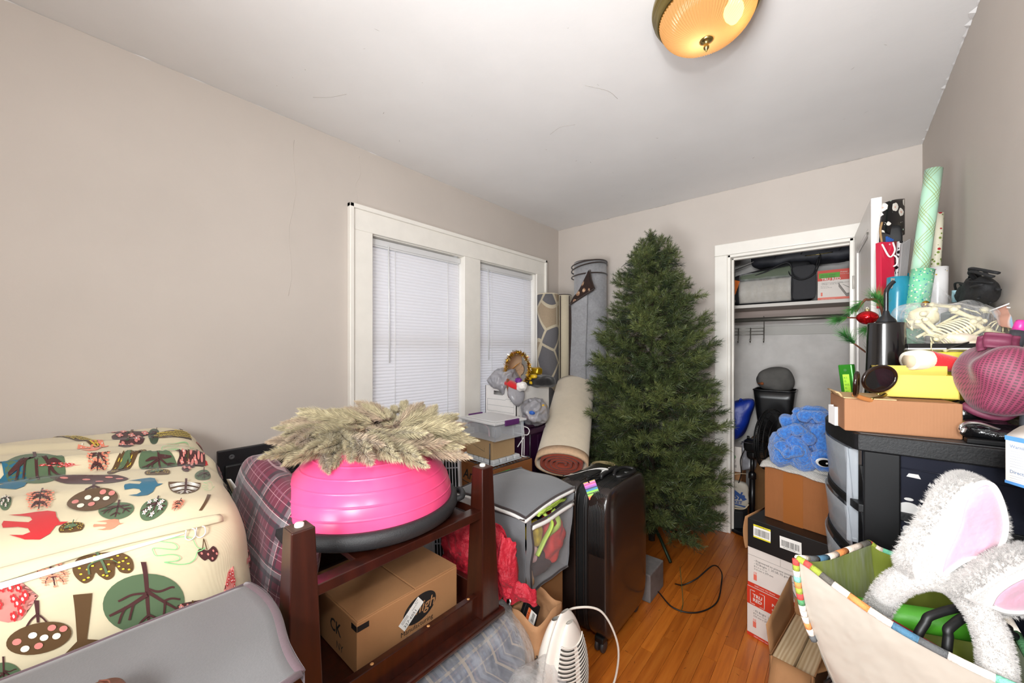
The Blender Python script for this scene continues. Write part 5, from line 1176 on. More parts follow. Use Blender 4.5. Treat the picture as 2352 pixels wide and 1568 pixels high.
# wire rack standing on it
rk = thing('wire_rack', 'dark wire rack with four upright posts around the white organiser tray', 'wire rack', (-1.56, 1.60, .722))
M_WIRE = mat('rack_wire', '54565a', .4, .7)
q = MB()
P_ = lambda x, y, z: tuple(MX @ V((x, y, z)))
for k in range(13): y = -.006 + k * .024; q.tube([P_(-.30, y, .729), P_(-.004, y, .729)], .0017, 5)
for x in (-.30, -.15, -.004): q.tube([P_(x, -.008, .725), P_(x, .286, .725)], .0024, 5)
q.build('rack_deck', M_WIRE, rk, True)
for x, y, h in ((-.30, .0, .13), (-.030, -.004, .125), (-.004, .284, .13), (-.30, .28, .12)):
    q = MB(); q.tube([P_(x - .02, y, .733), P_(x, y, .731), P_(x, y, .729 + h)], .003, 6); q.build('post', M_WIRE, rk, True)
# white moulded organiser tray
M_TRAY = mat('tray_translucent', 'dfe3e6', .25, trans=.25, ior=1.3)
ot = thing('organiser_tray', 'white compartment tray lying upside down on the wire rack', 'tray', (-1.52, 1.56, .735))
q = MB(); q.box(-.28, .004, .7345, -.012, .225, .7385, 0, MX); q.build('tray_rim', M_TRAY, ot, True, bevel=.003)
for i in range(6):
    for j in range(4):
        q = MB(); q.box(-.275 + i * .044, .010 + j * .053, .738, -.275 + i * .044 + .040, .010 + j * .053 + .048, .762, 0, MX, taper=.86); q.build('compartment', M_TRAY, ot, True, bevel=.006, seg=2)
kf = thing('cardboard_box', 'small pale kraft box with thin green line between tray and clear bin', 'cardboard box', (-1.50, 1.555, .762))
q = MB(); q.box(-.245, .012, .762, -.030, .185, .866, 0, MX); q.build('carton', M_CARD3, kf, True, bevel=.003)
Fk = frame(MX @ V((-.245, .012, .762)), e1, (0, 0, 1)); q = MB(); q.tube([Fk @ V(p) for p in ((.055, .06, .0006), (.155, .036, .0006), (.155, .055, .0006))], .0008, 4); q.text(Fk, 'Home Office', .008, .075, .060, .0006, 1); tag(q.build('line_print', [mat('green_print', '3f5a42', .7), mat('faint_print', '8f8c72', .7)], kf, True), kind='stuff')
# clear latch bin
M_BINC = N('clear_bin_plastic'); g = M_BINC; g.set(col=lin('e9ebee'), rough=.25, spec=.5); tp = g.n('BsdfTransparent'); tp.inputs[0].default_value = (.95, .96, .97, 1); mx = g.n('MixShader'); mx.inputs[0].default_value = .24
g.t.links.new(tp.outputs[0], mx.inputs[1]); g.t.links.new(g.b.outputs[0], mx.inputs[2]); g.t.links.new(mx.outputs[0], g.out.inputs[0]); M_BINC = g.m
M_LIDW = mat('bin_lid_frosted', 'dcdcdc', .35, trans=.2); M_PURP = mat('purple_latch', '55285f', .4)
cbn = thing('latch_bin', 'clear plastic bin with white lid and purple latches on the kraft box', 'storage bin', (-1.50, 1.58, .868))
q = MB(); x0, x1, y0, y1, z0, z1 = -.265, .010, -.005, .215, .868, .962
for e in ((x0, y0, z0, x1, y1, z0 + .003), (x0, y0, z0, x1, y0 + .003, z1), (x0, y1 - .003, z0, x1, y1, z1), (x0, y0, z0, x0 + .003, y1, z1), (x1 - .003, y0, z0, x1, y1, z1)): q.box(*e, 0, MX)
q.build('bin_wall', M_BINC, cbn, True)
q = MB(); q.box(x0 - .012, y0 - .012, z1 - .008, x1 + .012, y1 + .012, z1 + .004, 0, MX); q.box(x0 + .012, y0 + .012, z1 + .004, x1 - .012, y1 - .012, z1 + .009, 0, MX); q.build('bin_lid', M_LIDW, cbn, True, bevel=.004)
for xx in (x1 + .010, x0 - .018):
    q = MB(); q.box(xx, y0 + .06, z1 - .018, xx + .010, y0 + .165, z1 + .012, 0, MX); q.build('latch', M_PURP, cbn, True, bevel=.003)
for nm, c, cl_, sz, lb in (('camera_case', (-.16, .10, .905), '222226', (.045, .05, .03), 'dark grey gadget lying in the clear latch bin'), ('metal_tin', (-.05, .06, .905), '8c9096', (.022, .022, .032), 'grey metal tin standing in the clear latch bin')):
    q = MB(); q.soft(*sz, c, e=4, k=8, M=MX, amp=.004, fr=20); one(q, nm, mat(nm + '_m', cl_, .4), lb, 'gadget', tuple(MX @ V((c[0], c[1], c[2] - sz[2]))))
q = MB(); q.tube([MX @ V(p) for p in bez([(-.24, .02, .93), (-.17, .03, .95), (-.12, .06, .92), (-.07, .03, .88)], 8)], .004, 6); one(q, 'pink_cable', mat('pink_cable_m', 'c98a98', .5), 'pink cable curling inside the clear latch bin', 'cable', tuple(MX @ V((-.15, .05, .88))))

# purple totes and bankers carton
M_TOTE = mat('purple_tote', '351333', .4, nz=(3, .1))
def tote(z, h, label, w=(-2.06, 1.93, -1.55, 2.25)):
    t = thing('storage_tote', label, 'storage tote', ((w[0] + w[2]) / 2, (w[1] + w[3]) / 2, z)); x0, y0, x1, y1 = w
    q = MB(); q.box(x0 + .02, y0 + .02, z, x1 - .02, y1 - .02, z + h - .05); q.build('tote_body', M_TOTE, t, True, bevel=.012, seg=3)
    q = MB()
    for k in range(4): q.box(x1 - .022, y0 + .05 + k * .115, z + .03, x1 - .012, y0 + .09 + k * .115, z + h - .07); q.box(x0 + .06 + k * .125, y0 + .012, z + .03, x0 + .10 + k * .125, y0 + .022, z + h - .07)
    tag(q.build('tote_rib', M_TOTE, t, True, bevel=.003), kind='stuff')
    q = MB(); q.box(x0, y0, z + h - .055, x1, y1, z + h - .018); q.box(x0 + .03, y0 + .03, z + h - .018, x1 - .03, y1 - .03, z + h); q.build('tote_lid', M_TOTE, t, True, bevel=.007, seg=2)
tote(0, .418, 'dark purple lidded storage tote on the floor, below its twin'); tote(.42, .418, 'dark purple lidded storage tote carrying the white filing carton')
M_BW = mat('white_carton', 'e6e3e0', .55, nz=(8, .03)); M_BBLUE = mat('carton_blue', '1f4f78', .5)
bb = thing('filing_box', 'open white filing carton with blue base band on the purple tote', 'filing box', (-1.80, 2.165, .84), R(2))
x0, x1, y0, y1, z0, z1 = -1.945, -1.655, 1.975, 2.36, .84, 1.092; t_ = .005
q = MB(); q.box(x0, y0, z0, x1, y1, z0 + .004); q.box(x0, y1 - t_, z0, x1, y1, z1); q.box(x0, y0, z0, x0 + t_, y1, z1); q.box(x1 - t_, y0, z0, x1, y1, z1)
hx0, hx1, hz0, hz1 = -1.865, -1.775, 1.030, 1.058
for e in ((x0, y0, z0, x1, y0 + t_, hz0), (x0, y0, hz1, x1, y0 + t_, z1), (x0, y0, hz0, hx0, y0 + t_, hz1), (hx1, y0, hz0, x1, y0 + t_, hz1)): q.box(*e)
q.build('carton', M_BW, bb, True)
Fb = frame((x0, y0, z0), (1, 0, 0), (0, 0, 1)); Fr = frame((x1, y0, z0), (0, 1, 0), (0, 0, 1)); q = MB()
q.rect(Fb, 0, 0, .29, .045, .0008, 0); q.rect(Fr, 0, 0, .385, .045, .0008, 0)
q.poly(Fb, ell(.155, .040, .062, .017, 0, 28), .0016, 1); q.poly(Fb, ell(.155, .040, .058, .0145, 0, 28), .002, 2); q.poly(Fb, ell(.155, .040, .056, .0130, 0, 28), .0022, 1); q.text(Fb, 'BANKERS BOX', .0135, .155, .0355, .003, 2, align='CENTER', bold=.0003)
for a, c in (((.02, .075), (.27, .075)), ((.02, .115), (.27, .115)), ((.02, .158), (.19, .158)), ((.19, .158), (.20, .166)), ((.20, .166), (.27, .166)), ((.02, .075), (.02, .158)), ((.27, .075), (.27, .166))):
    q.tube([Fb @ V((a[0], a[1], .0006)), Fb @ V((c[0], c[1], .0006))], .0008, 4, m=3)
q.text(Fb, '743', .009, .235, .150, .001, 3); q.text(Fr, '703', .012, .02, .052, .001, 3)
tag(q.build('printed_front', [M_BBLUE, mat('print_charcoal', '2a3436', .6), mat('print_white', 'eceae6', .6), mat('print_line_grey', '7f8588', .7)], bb, True), kind='stuff')
# things in and on the filing carton
M_PLGREY = N('grey_carrier_film'); g = M_PLGREY; f = g.noise(g.co('Object'), 20, 4); g.set(col=lin('a3a2a8'), rough=.28); tp = g.n('BsdfTransparent'); mx = g.n('MixShader'); g.put(mx.inputs[0], g.ramp(f, [(.3, (.62, .62, .62, 1)), (.7, (.88, .88, .88, 1))])); g.t.links.new(tp.outputs[0], mx.inputs[1]); g.t.links.new(g.b.outputs[0], mx.inputs[2]); g.t.links.new(mx.outputs[0], g.out.inputs[0]); g.bump(f, .6, .008); M_PLGREY = g.m
def film(seed, k=.05):
    def fn(w, p):
        n = (1 - 2 * abs(noise.noise(w * 11 + V((seed, 0, 0))))) + .5 * (1 - 2 * abs(noise.noise(w * 25 + V((0, seed, 0))))); nn = V(p).normalized(); return w + nn * (n * k * .45 - k * .25)
    return fn
q = MB(); q.soft(.085, .10, .075, (-1.82, 2.03, 1.135), e=2.6, k=24, fn=film(1)); q.tube(bez([(-1.80, 1.99, 1.15), (-1.765, 1.955, 1.10), (-1.755, 1.955, 1.04)], 6), [.03, .028, .026, .024, .022, .02, .02, .018, .018, .015, .012, .01, .006], 10)
one(q, 'carrier_bag', M_PLGREY, 'grey plastic carrier bag bulging over the left edge of white filing carton', 'plastic bag', (-1.82, 2.03, 1.08))
q = MB(); q.tube(bez([(-1.68, 1.99, 1.095), (-1.655, 1.975, 1.05), (-1.635, 1.97, 1.00), (-1.645, 1.985, .965)], 6), [.05, .052, .054, .056, .058, .06, .06, .06, .058, .054, .05, .045, .04, .036, .03, .026, .02, .012, .006], 12, flat=.35)
one(q, 'carrier_bag', M_PLGREY, 'grey plastic carrier bag hanging down the corner of the white filing carton', 'plastic bag', (-1.65, 1.98, .96))
M_SANTA = mat('red_felt', 'c4141c', .9, bump=(200, .3), sheen=.4); M_FURW = mat('white_plush', 'ece8e4', .95, bump=(160, .7, .004), sheen=.3)
sh_ = thing('santa_hat', 'red felt santa hat with white trim in the white filing carton', 'hat', (-1.70, 2.0, 1.09))
q = MB(); q.tube(bez([(-1.79, 1.985, 1.105), (-1.73, 1.985, 1.115), (-1.68, 1.985, 1.10), (-1.645, 1.985, 1.085)], 6), [.020 + .022 * sin(pi * i / 18) for i in range(19)], 12, flat=.6); q.tube(bez([(-1.785, 1.995, 1.11), (-1.80, 1.985, 1.135), (-1.795, 1.985, 1.165)], 4), [.022, .02, .018, .016, .013, .011, .008, .005, .003], 10, flat=.5); q.build('hat_felt', M_SANTA, sh_, True)
q = MB(); q.soft(.035, .03, .03, (-1.625, 1.995, 1.10), e=2.4, k=12, amp=.01, fr=40); q.build('fur_trim', M_FURW, sh_, True)
q = MB(); q.tube(bez([(-1.725, 1.97, 1.145), (-1.715, 1.955, 1.11), (-1.70, 1.95, 1.07), (-1.69, 1.95, 1.02)], 7), [.011] * 16 + [.012, .013, .013, .012, .010, .006], 10)
one(q, 'brown_tail', mat('brown_plush', '7a3f22', .95, bump=(180, .6), sheen=.4), 'brown plush tail hanging over the front of the white filing carton', 'plush tail', (-1.70, 1.96, 1.02))
# gold tinsel hat, seen from its open side
th_ = thing('tinsel_hat', 'tan straw party hat with a gold tinsel rim standing on edge', 'hat', (-1.70, 2.05, 1.13))
hc = V((-1.70, 2.04, 1.215)); hn = V((.50, -.86, .10)).normalized(); hr = hn.cross(V((0, 0, 1))).normalized(); hu = hr.cross(hn); hu = hu if hu.z > 0 else -hu
hp = lambda a, r, d: hc + hr * (cos(a) * r * .72) + hu * (sin(a) * r) + hn * d
q = MB(); prof = [(.112, 0), (.108, -.03), (.100, -.075), (.085, -.11), (.06, -.125), (.0, -.128)]
q.grid(lambda u, v: hp(2 * pi * u, prof[int(round(v * 5))][0], prof[int(round(v * 5))][1]), 40, 5, cu=True); q.build('hat_shell', mat('hat_tan', 'a9896b', .8, nz=(14, .1)), th_, True, solid=.002)
q = MB(); q.grid(lambda u, v: hp(pi * .62 + pi * .8 * u, .04 + .055 * v, -.118 + .07 * v), 16, 4); q.build('lining', mat('hat_lining', '9c9c98', .7), th_, True, solid=.001)
q = MB(); rr = random.Random(8)
for i in range(1500):
    a = rr.uniform(0, 2 * pi); c = hp(a, .115, .004); d = V((rr.uniform(-1, 1), rr.uniform(-1, 1), rr.uniform(-1, 1))).normalized(); e = c + d * rr.uniform(.012, .024); w = d.cross(V((rr.uniform(-1, 1), rr.uniform(-1, 1), rr.uniform(-1, 1)))).normalized() * .0013
    q.add([c - w, c + w, e + w, e - w], [(0, 1, 2, 3)], rr.choice((0, 0, 1)))
tag(q.build('gold_tinsel', [mat('tinsel_gold', 'c79a2a', .18, 1.), mat('tinsel_silver', 'e8dcae', .15, 1.)], th_, True), kind='stuff')
q = MB(); q.soft(.03, .02, .022, hc + hn * -.03 + hu * -.085, e=2.5, k=8, amp=.008, fr=60); q.build('purple_tassel', mat('purple_tassel', '6d2a86', .6), th_, True)
q = MB(); q.grid(lambda u, v: V((-1.86 + .12 * u, 2.07 + .05 * v, 1.15 + .085 * u + .02 * v)), 4, 4); one(q, 'orange_card', mat('orange_card', 'd9963f', .6), 'orange card leaning behind the grey carrier bag and tinsel hat', 'card', (-1.80, 2.08, 1.14), solid=.002)
bee = thing('bee_slipper', 'black and yellow bee costume slipper lying on the right edge of the filing carton', 'slipper', (-1.64, 2.17, 1.095))
M_BLKF = mat('black_fleece', '141314', .95, bump=(200, .5), sheen=.3); M_YEL = mat('yellow_satin', 'dcb31e', .35, nz=(18, .15))
q = MB(); q.soft(.125, .062, .040, (-1.62, 2.19, 1.125), e=2.6, k=18, amp=.012, fr=22, M=None); q.build('slipper_body', M_BLKF, bee, True)
for c, s in (((-1.665, 2.15, 1.145), (.02, .035, .016)), ((-1.635, 2.135, 1.160), (.032, .02, .014)), ((-1.65, 2.145, 1.115), (.014, .03, .012))):
    q = MB(); q.soft(*s, c, e=3, k=8, amp=.006, fr=40); q.build('yellow_stripe', M_YEL, bee, True)
q = MB(); q.soft(.05, .035, .028, (-1.69, 2.23, 1.19), e=4, k=10, amp=.006, fr=30); one(q, 'gold_gift', mat('gold_foil', 'b9921c', .3, .6), 'gold foil parcel behind the black and yellow bee slipper', 'parcel', (-1.69, 2.23, 1.16))
# knotted grey bag standing on the tote
q = MB(); q.soft(.078, .085, .08, (-1.585, 2.085, .922), e=2.4, k=26, fn=film(4, .05)); q.tube(bez([(-1.58, 2.07, .975), (-1.59, 2.05, 1.0), (-1.605, 2.05, 1.012)], 5), [.03, .026, .022, .018, .014, .012, .010, .010, .009, .008, .004], 9); gbg = one(q, 'carrier_bag', M_PLGREY, 'knotted grey plastic bag of toys on the purple tote beside the rug roll', 'plastic bag', (-1.585, 2.085, .842))
for nm, c, s, cl_, lb in (('pink_toy', (-1.60, 2.06, .89), (.035, .03, .03), 'b25c74', 'pink soft toy inside the knotted grey plastic bag'), ('blue_toy', (-1.555, 2.018, .93), (.022, .02, .014), '2b5fb8', 'bright blue toy showing through the knotted grey plastic bag'), ('yellow_toy', (-1.525, 2.10, .945), (.02, .025, .035), 'd9a92a', 'yellow toy at the right edge of the knotted grey plastic bag')):
    q = MB(); q.soft(*s, c, e=3, k=8); one(q, nm, mat(nm + '_m', cl_, .5), lb, 'toy', (c[0], c[1], c[2] - s[2]))
# white wire hanger hooked over the rack
hg = thing('wire_hanger', 'white coated wire hanger standing in front of the purple tote', 'clothes hanger', (-1.412, 1.735, .7215))
M_HGW = mat('white_wire', 'e9e7e6', .3)
hf = frame((-1.412, 1.735, .7215), (.55, .80, 0), (0, 0, 1)); hh = lambda pts, s=1: [hf @ V((x * s, y * s, z)) for x, y, z in bez(pts, 6)]
q = MB(); q.tube(hh([(.0, 0, 0), (.003, .10, 0), (.0, .17, 0), (-.006, .205, 0), (-.022, .216, 0), (-.034, .198, 0), (-.030, .178, 0)]), .0036, 7); q.tube(hh([(.012, .01, .006), (.012, .12, .006), (.008, .185, .006)]), .003, 6); q.build('hook', M_HGW, hg, True)
q = MB(); q.tube(hh([(-.085, .10, 0), (-.052, .135, 0), (-.05, .19, 0), (-.02, .185, .002), (.03, .172, .004), (.045, .150, .004), (.03, .128, .004), (-.02, .140, .004), (-.06, .145, .002)]), .003, 6); q.tube(hh([(.006, .155, .004), (.012, .12, .004), (-.012, .085, .006), (-.028, .062, .008)]), .003, 6); q.build('shoulder', M_HGW, hg, True)
q = MB(); q.tube(hh([(-.03, .0, .002), (.0, .004, .002), (.03, .0, .002)]), .004, 6); q.build('bottom_bar', M_HGW, hg, True)
# ------------------------------------------------------------------ on the closet shelf
SZ = 1.697
M_DUF = mat('black_duffel', '1d1d20', .75, nz=(12, .15), bump=(90, .2)); M_DUFG = mat('charcoal_panel', '303033', .8, bump=(120, .2))
du = thing('blanket_bag', 'black blanket bag with clear window showing a rolled cream blanket, on the closet shelf', 'storage bag', (-.45, 3.66, SZ))
q = MB(); q.soft(.265, .125, .145, (-.425, 3.665, SZ + .148), e=6, k=20, amp=.010, fr=9, fn=lambda w, p: (w.x, w.y, w.z + .035 * (w.x / .26) * (1 if p[2] > 0 else .0))); q.build('bag_body', M_DUF, du, True)
q = MB(); q.grid(lambda u, v: V((-.615 + u * .335, 3.535 - .028 * sin(pi * v) - .004 * sin(u * 9), SZ + .018 + v * .175)), 24, 14); q.build('rolled_blanket', mat('cream_blanket', 'b5aea2', .85, nz=(20, .08), bump=(60, .3)), du, True, solid=.004)
q = MB(); q.grid(lambda u, v: V((-.61 + u * .33, 3.532 - .012 * sin(pi * v), SZ + .198 + v * (.045 + .035 * u))), 18, 6); q.build('sage_blanket', mat('sage_blanket', '5d6656', .9, bump=(50, .6)), du, True, solid=.006)
q = MB(); q.grid(lambda u, v: V((-.618 + u * .341, 3.524 - .030 * sin(pi * min(1, v * 1.2)) - .004 * noise.noise(V((u * 8, v * 6, 0))), SZ + .014 + v * .24)), 26, 18); q.build('clear_window', M_VINYL, du, True)
q = MB(); q.soft(.072, .008, .125, (-.205, 3.533, SZ + .145), e=8, k=8); q.build('charcoal_pocket', M_DUFG, du, True)
for dz, x0, x1 in ((.30, -.30, -.13), (.235, -.28, -.14)):
    q = MB(); q.tube(bez([(x0, 3.535, SZ + .26), (x0 + .02, 3.515, SZ + .20), ((x0 + x1) / 2, 3.508, SZ + .165 - .03 * (dz - .2)), (x1 - .01, 3.515, SZ + .20), (x1 + .02, 3.545, SZ + .31), (x1 + .01, 3.60, SZ + dz + .06)], 8), .010, 8, flat=.4); q.build('strap', M_DUF, du, True)
q = MB(); q.tube(bez([(-.62, 3.53, SZ + .20), (-.45, 3.52, SZ + .245), (-.30, 3.52, SZ + .30), (-.27, 3.53, SZ + .18), (-.275, 3.525, SZ + .02)], 8), .006, 6); q.build('piping', M_DUF, du, True)
g = N('dark_slate_nylon'); f = g.noise(g.co('Object'), 10, 4); g.set(col=g.ramp(f, [(.3, lin('1a1b20')), (.7, lin('34353d'))]), rough=.6); g.bump(f, .6, .01); M_SLATE = g.m
q = MB(); q.soft(.40, .12, .085, (-.16, 3.70, SZ + .385), e=4, k=22, amp=.02, fr=9, seed=3)
dk = thing('suit_bag', 'dark slate quilted nylon bag lying on top of the closet shelf things', 'bag', (-.16, 3.70, SZ + .30)); q.build('bag_body', M_SLATE, dk, True)
q = MB()
for x in (-.40, -.24, -.02, .10): q.tube(bez([(x, 3.60, SZ + .32), (x + .03, 3.575, SZ + .385), (x + .10, 3.60, SZ + .45)], 6), .004, 5)
tag(q.build('seam', M_DUF, dk, True), kind='stuff')
q = MB(); q.tube(bez([(-.20, 3.575, SZ + .345), (-.12, 3.565, SZ + .342), (-.04, 3.575, SZ + .348)], 6), .003, 5); q.build('brass_zip', M_BRASS, dk, True)
for nm, c, s, cl_, lb, ct in (('blue_pouch', (-.165, 3.60, SZ + .475), (.05, .03, .022), '2f86a8', 'turquoise pouch on the dark slate bag at the top of the closet', 'pouch'), ('brown_case', (-.08, 3.62, SZ + .48), (.06, .04, .03), '5a3a1c', 'brown leather case beside the turquoise pouch at the top of the closet', 'case'), ('rust_cloth', (-.25, 3.64, SZ + .465), (.06, .05, .025), '5c2415', 'dark rust cloth heaped on the slate bag at the top of the closet', 'cloth'), ('print_bag', (.03, 3.66, SZ + .485), (.10, .05, .03), '8a857c', 'pale printed plastic bag at the top right of the closet', 'plastic bag'), ('black_bundle', (-.40, 3.72, SZ + .50), (.16, .08, .04), '141416', 'black bundle in the dark upper left of the closet', 'bundle')):
    q = MB(); q.soft(*s, c, e=3, k=12, amp=.012, fr=26); one(q, nm, mat(nm + '_m', cl_, .6, nz=(30, .25)), lb, ct, (c[0], c[1], c[2] - s[2]))
q = MB(); q.box(-.845, 3.62, SZ, -.705, 3.86, SZ + .34); one(q, 'grey_carton', mat('grey_carton', '6d6c69', .7), 'dark grey carton in the far left corner of the closet shelf', 'carton', (-.78, 3.74, SZ), bevel=.003)
q = MB(); q.grid(lambda u, v: V((-.70 + .17 * u, 3.60 + .06 * v, SZ + .30 + .055 * u + .004 * sin(v * 3))), 6, 4); one(q, 'paper_sheet', mat('paper_white', 'd6d3cd', .7), 'white paper sheet sticking out above the blanket bag on the closet shelf', 'paper', (-.62, 3.63, SZ + .30), solid=.0015)
q = MB(); q.box(-.07, -.05, 0, .0, .05, .11, M=Matrix.Translation((-.672, 3.555, SZ + .10)) @ Matrix.Rotation(R(18), 4, 'Y') @ Matrix.Rotation(R(38), 4, 'Z')); one(q, 'orange_box', mat('orange_card_box', 'd2691e', .55), 'small orange box at the left end of the closet shelf', 'box', (-.70, 3.55, SZ + .10), bevel=.002)
q = MB(); q.soft(.045, .05, .055, (-.70, 3.545, SZ + .056), e=2.6, k=14, amp=.012, fr=50); one(q, 'knit_bundle', mat('taupe_knit', '7d7268', .95, bump=(90, .8)), 'taupe knitted bundle at the left end of the closet shelf, under the orange box', 'knitwear', (-.70, 3.545, SZ))
M_RED2 = mat('case_red', 'c8371f', .5); M_CWH = mat('case_white', 'ddd4cc', .55, nz=(10, .03)); M_INKG = mat('ink_grey', '4a4644', .7); M_CORAL = mat('case_coral', 'e2705c', .55); M_SKG = mat('sketch_grey', '8d8680', .7)
def sketch(q, F, x, y, s, mk, mf): # line drawing of a ream of paper
    A = [(0, 0), (.42, .02), (.62, -.30), (.20, -.36)]
    q.poly(F, [(x + a * s, y + b * s) for a, b in A], .0008, mf); q.poly(F, [(x, y), (x + .20 * s, y - .36 * s), (x + .20 * s, y - .47 * s), (x, y - .12 * s)], .001, mk)
    q.poly(F, [(x + .20 * s, y - .36 * s), (x + .62 * s, y - .30 * s), (x + .62 * s, y - .41 * s), (x + .20 * s, y - .47 * s)], .001, mk)
    for a, b in zip(A, A[1:] + A[:1]): q.tube([F @ V((x + a[0] * s, y + a[1] * s, .001)), F @ V((x + b[0] * s, y + b[1] * s, .001))], .0008, 4, m=4)
    for k in range(5): q.tube([F @ V((x + (.10 + .03 * k) * s, y - (.05 + .02 * k) * s, .0012)), F @ V((x + (.16 + .03 * k + .06) * s, y - (.14 + .02 * k) * s, .0012))], .0007, 4, m=4)
def paper_case(name, label, O, rz, h=.215, w=.29, d=.43, kind=0):
    """case of copy paper: white carton, red printed band; kind 0 red band on top, 1 plain upper part, 2 closet one"""
    t = thing(name, label, 'paper carton', O, rz); e1 = V((1, 0, 0)); F = frame((0, 0, 0), (1, 0, 0), (0, 0, 1))
    q = MB(); q.box(0, 0, 0, w, d, h); q.build('carton', M_CWH, t, bevel=.002)
    q = MB(); M5 = [M_RED2, M_CWH, M_INKG, M_CORAL, M_INK, M_SKG]
    if kind == 0:
        q.rect(F, 0, h - .082, w, h, .0008, 0); F2 = F @ Matrix.Translation((.045, h - .045, 0))
        for s1, s2 in ((-1, 1), (1, -1)):
            a = [(s1 * .028, .012), (s1 * .028, .030 if s1 < 0 else .012)]
        for pts in ([(-.010, .031), (-.030, .031), (-.030, -.031), (-.010, -.031)], [(.010, .031), (.030, .031), (.030, -.031), (.010, -.031)]): q.tube([F2 @ V((x, y, .0012)) for x, y in pts], .0016, 4, m=1)
        q.text(F2, 'TRU', .021, -.019, .003, .0016, 1, bold=.0006); q.text(F2, 'RED', .021, -.019, -.017, .0016, 1, bold=.0006)
        q.text(F, 'Printer', .019, .105, h - .045, .0016, 1, bold=.0003); q.text(F, 'Best For', .012, .105, h - .064, .0016, 1)
        q.rect(F, 0, 0, w, .016, .0008, 0); q.text(F, '5000 Letter Size Sheets', .009, .03, .0045, .0014, 1)
        yb = h - .108; q.text(F, '- 92 Bright  |  20 LB, 75 g/m²', .0125, .028, yb, .0012, 2)
    else:
        yb = h - .075
        q.tube([F @ V((0, h - .038, .0004)), F @ V((w, h - .038, .0004))], .0006, 4, m=5); q.tube([F @ V((w * .47, h, .0004)), F @ V((w * .47, h - .038, .0004))], .0006, 4, m=5)
        q.text(F, '- Engineered to prevent jamming', .0125, .028, yb + .014, .0012, 2); q.text(F, '- 92 Bright  |  20 LB, 75 g/m²', .0125, .028, yb, .0012, 2); sketch(q, F, .165, yb - .01, .22, 5, 1)
        q.rect(F, 0, 0, w, .018, .0008, 0); q.text(F, '5000 Letter Size Sheets', .009, .03, .006, .0014, 1)
    q.text(F, '8.5 in x 11 in', .0105, .028, yb - .013, .0012, 2); q.text(F, '216 mm x 279 mm', .0105, .028, yb - .025, .0012, 2)
    q.rect(F, .026, yb - .075, .040, yb - .048, .0008, 3); q.text(F, '10', .015, .025, yb - .046, .0012, 3, bold=.0003)
    tag(q.build('printed_front', M5, t), kind='stuff'); return t
cc_ = thing('paper_case', 'red and white copy paper carton with green tape on the closet shelf', 'paper carton', (-.125, 3.535, SZ))
q = MB(); q.box(0, 0, 0, .29, .30, .215); q.build('carton', M_CWH, cc_, bevel=.002)
F = frame((0, 0, 0), (1, 0, 0), (0, 0, 1)); q = MB(); q.rect(F, 0, .14, .29, .215, .0008, 0); q.rect(F, 0, 0, .29, .022, .0008, 3); q.text(F, 'Printer', .014, .125, .190, .0014, 1); q.text(F, 'Best For Copying', .008, .125, .178, .0014, 1); q.text(F, 'TRU RED', .026, .022, .141, .0014, 1, bold=.0006)
q.text(F, '- Engineered to prevent jamming', .009, .018, .122, .0012, 2); q.text(F, '- 92 Bright  |  20 LB, 75 g/m²', .009, .018, .112, .0012, 2); q.text(F, '8.5 in x 11 in', .008, .018, .098, .0012, 2); q.text(F, '216 mm x 279 mm', .008, .018, .088, .0012, 2); q.rect(F, .018, .032, .028, .058, .0008, 3); q.text(F, '5000 Letter Size Sheets', .008, .02, .007, .0014, 1); sketch(q, F, .115, .118, .21, 5, 1)
tag(q.build('printed_front', [M_RED2, M_CWH, M_INKG, M_CORAL, M_INK, M_SKG], cc_), kind='stuff')
q = MB(); q.rect(F, .008, .160, .122, .195, .002, 0); q.text(F, 'photo paper', .017, .016, .176, .0026, 1, shear=.25); q.text(F, 'and envelopes', .014, .016, .164, .0026, 1, shear=.25); tag(q.build('green_tape', [mat('green_paper_tape', '55a32c', .6), M_INKG], cc_), kind='stuff')

# ------------------------------------------------------------------ closet floor
sf = thing('pedestal_fan', 'black pedestal fan seen from the side in the closet', 'fan', (-.50, 3.345, 0), R(-16))
M_FB = mat('fan_black', '0d0d0f', .3); M_FB2 = mat('fan_cage', '0a0a0b', .5)
q = MB(); q.lathe([(0, .0), (.17, .0), (.172, .012), (.15, .022), (.05, .034), (.03, .05), (0, .05)], 36); q.build('fan_base', M_FB, sf)
q = MB(); q.tube([(0, 0, .04), (0, 0, .40)], .019, 14); q.tube([(0, 0, .38), (0, 0, .57)], .014, 12); q.lathe([(.02, .38), (.026, .385), (.026, .42), (.02, .43)], 16); q.build('pole', M_FB, sf)
q = MB(); q.soft(.055, .055, .052, (.005, 0, .63), e=3.2, k=12); q.soft(.035, .035, .05, (0, 0, .575), e=3, k=8); q.tube([(-.02, -.02, .675), (-.02, -.02, .70)], .009, 8); q.build('motor_housing', M_FB, sf)
q = MB(); q.tube([(-.05 + .1 * i / 10, -.054 - .004 * sin(pi * i / 10), .655) for i in range(11)], .003, 5); q.build('chrome_trim', mat('fan_chrome', 'b8babc', .15, 1.), sf)
q = MB(); cxg = .125; Mg = Matrix.Translation((cxg, 0, .70)) @ Matrix.Rotation(R(90), 4, 'Y') @ Matrix.Scale(.92, 4)
for r, z in ((.235, 0), (.237, .012), (.237, -.012), (.21, .032), (.21, -.032), (.16, .048), (.16, -.048), (.10, .058), (.10, -.056)): q.tube([Mg @ V((r * cos(2 * pi * k / 48), r * sin(2 * pi * k / 48), z)) for k in range(48)], .0032, 5, closed=True)
for k in range(90):
    a = 2 * pi * k / 90; c, s = cos(a), sin(a)
    for sg in (1, -1): q.tube([Mg @ V((r * c, r * s, z * sg)) for r, z in ((.237, .002), (.215, .03), (.16, .048), (.04, .060))], .0013, 4, caps=False)
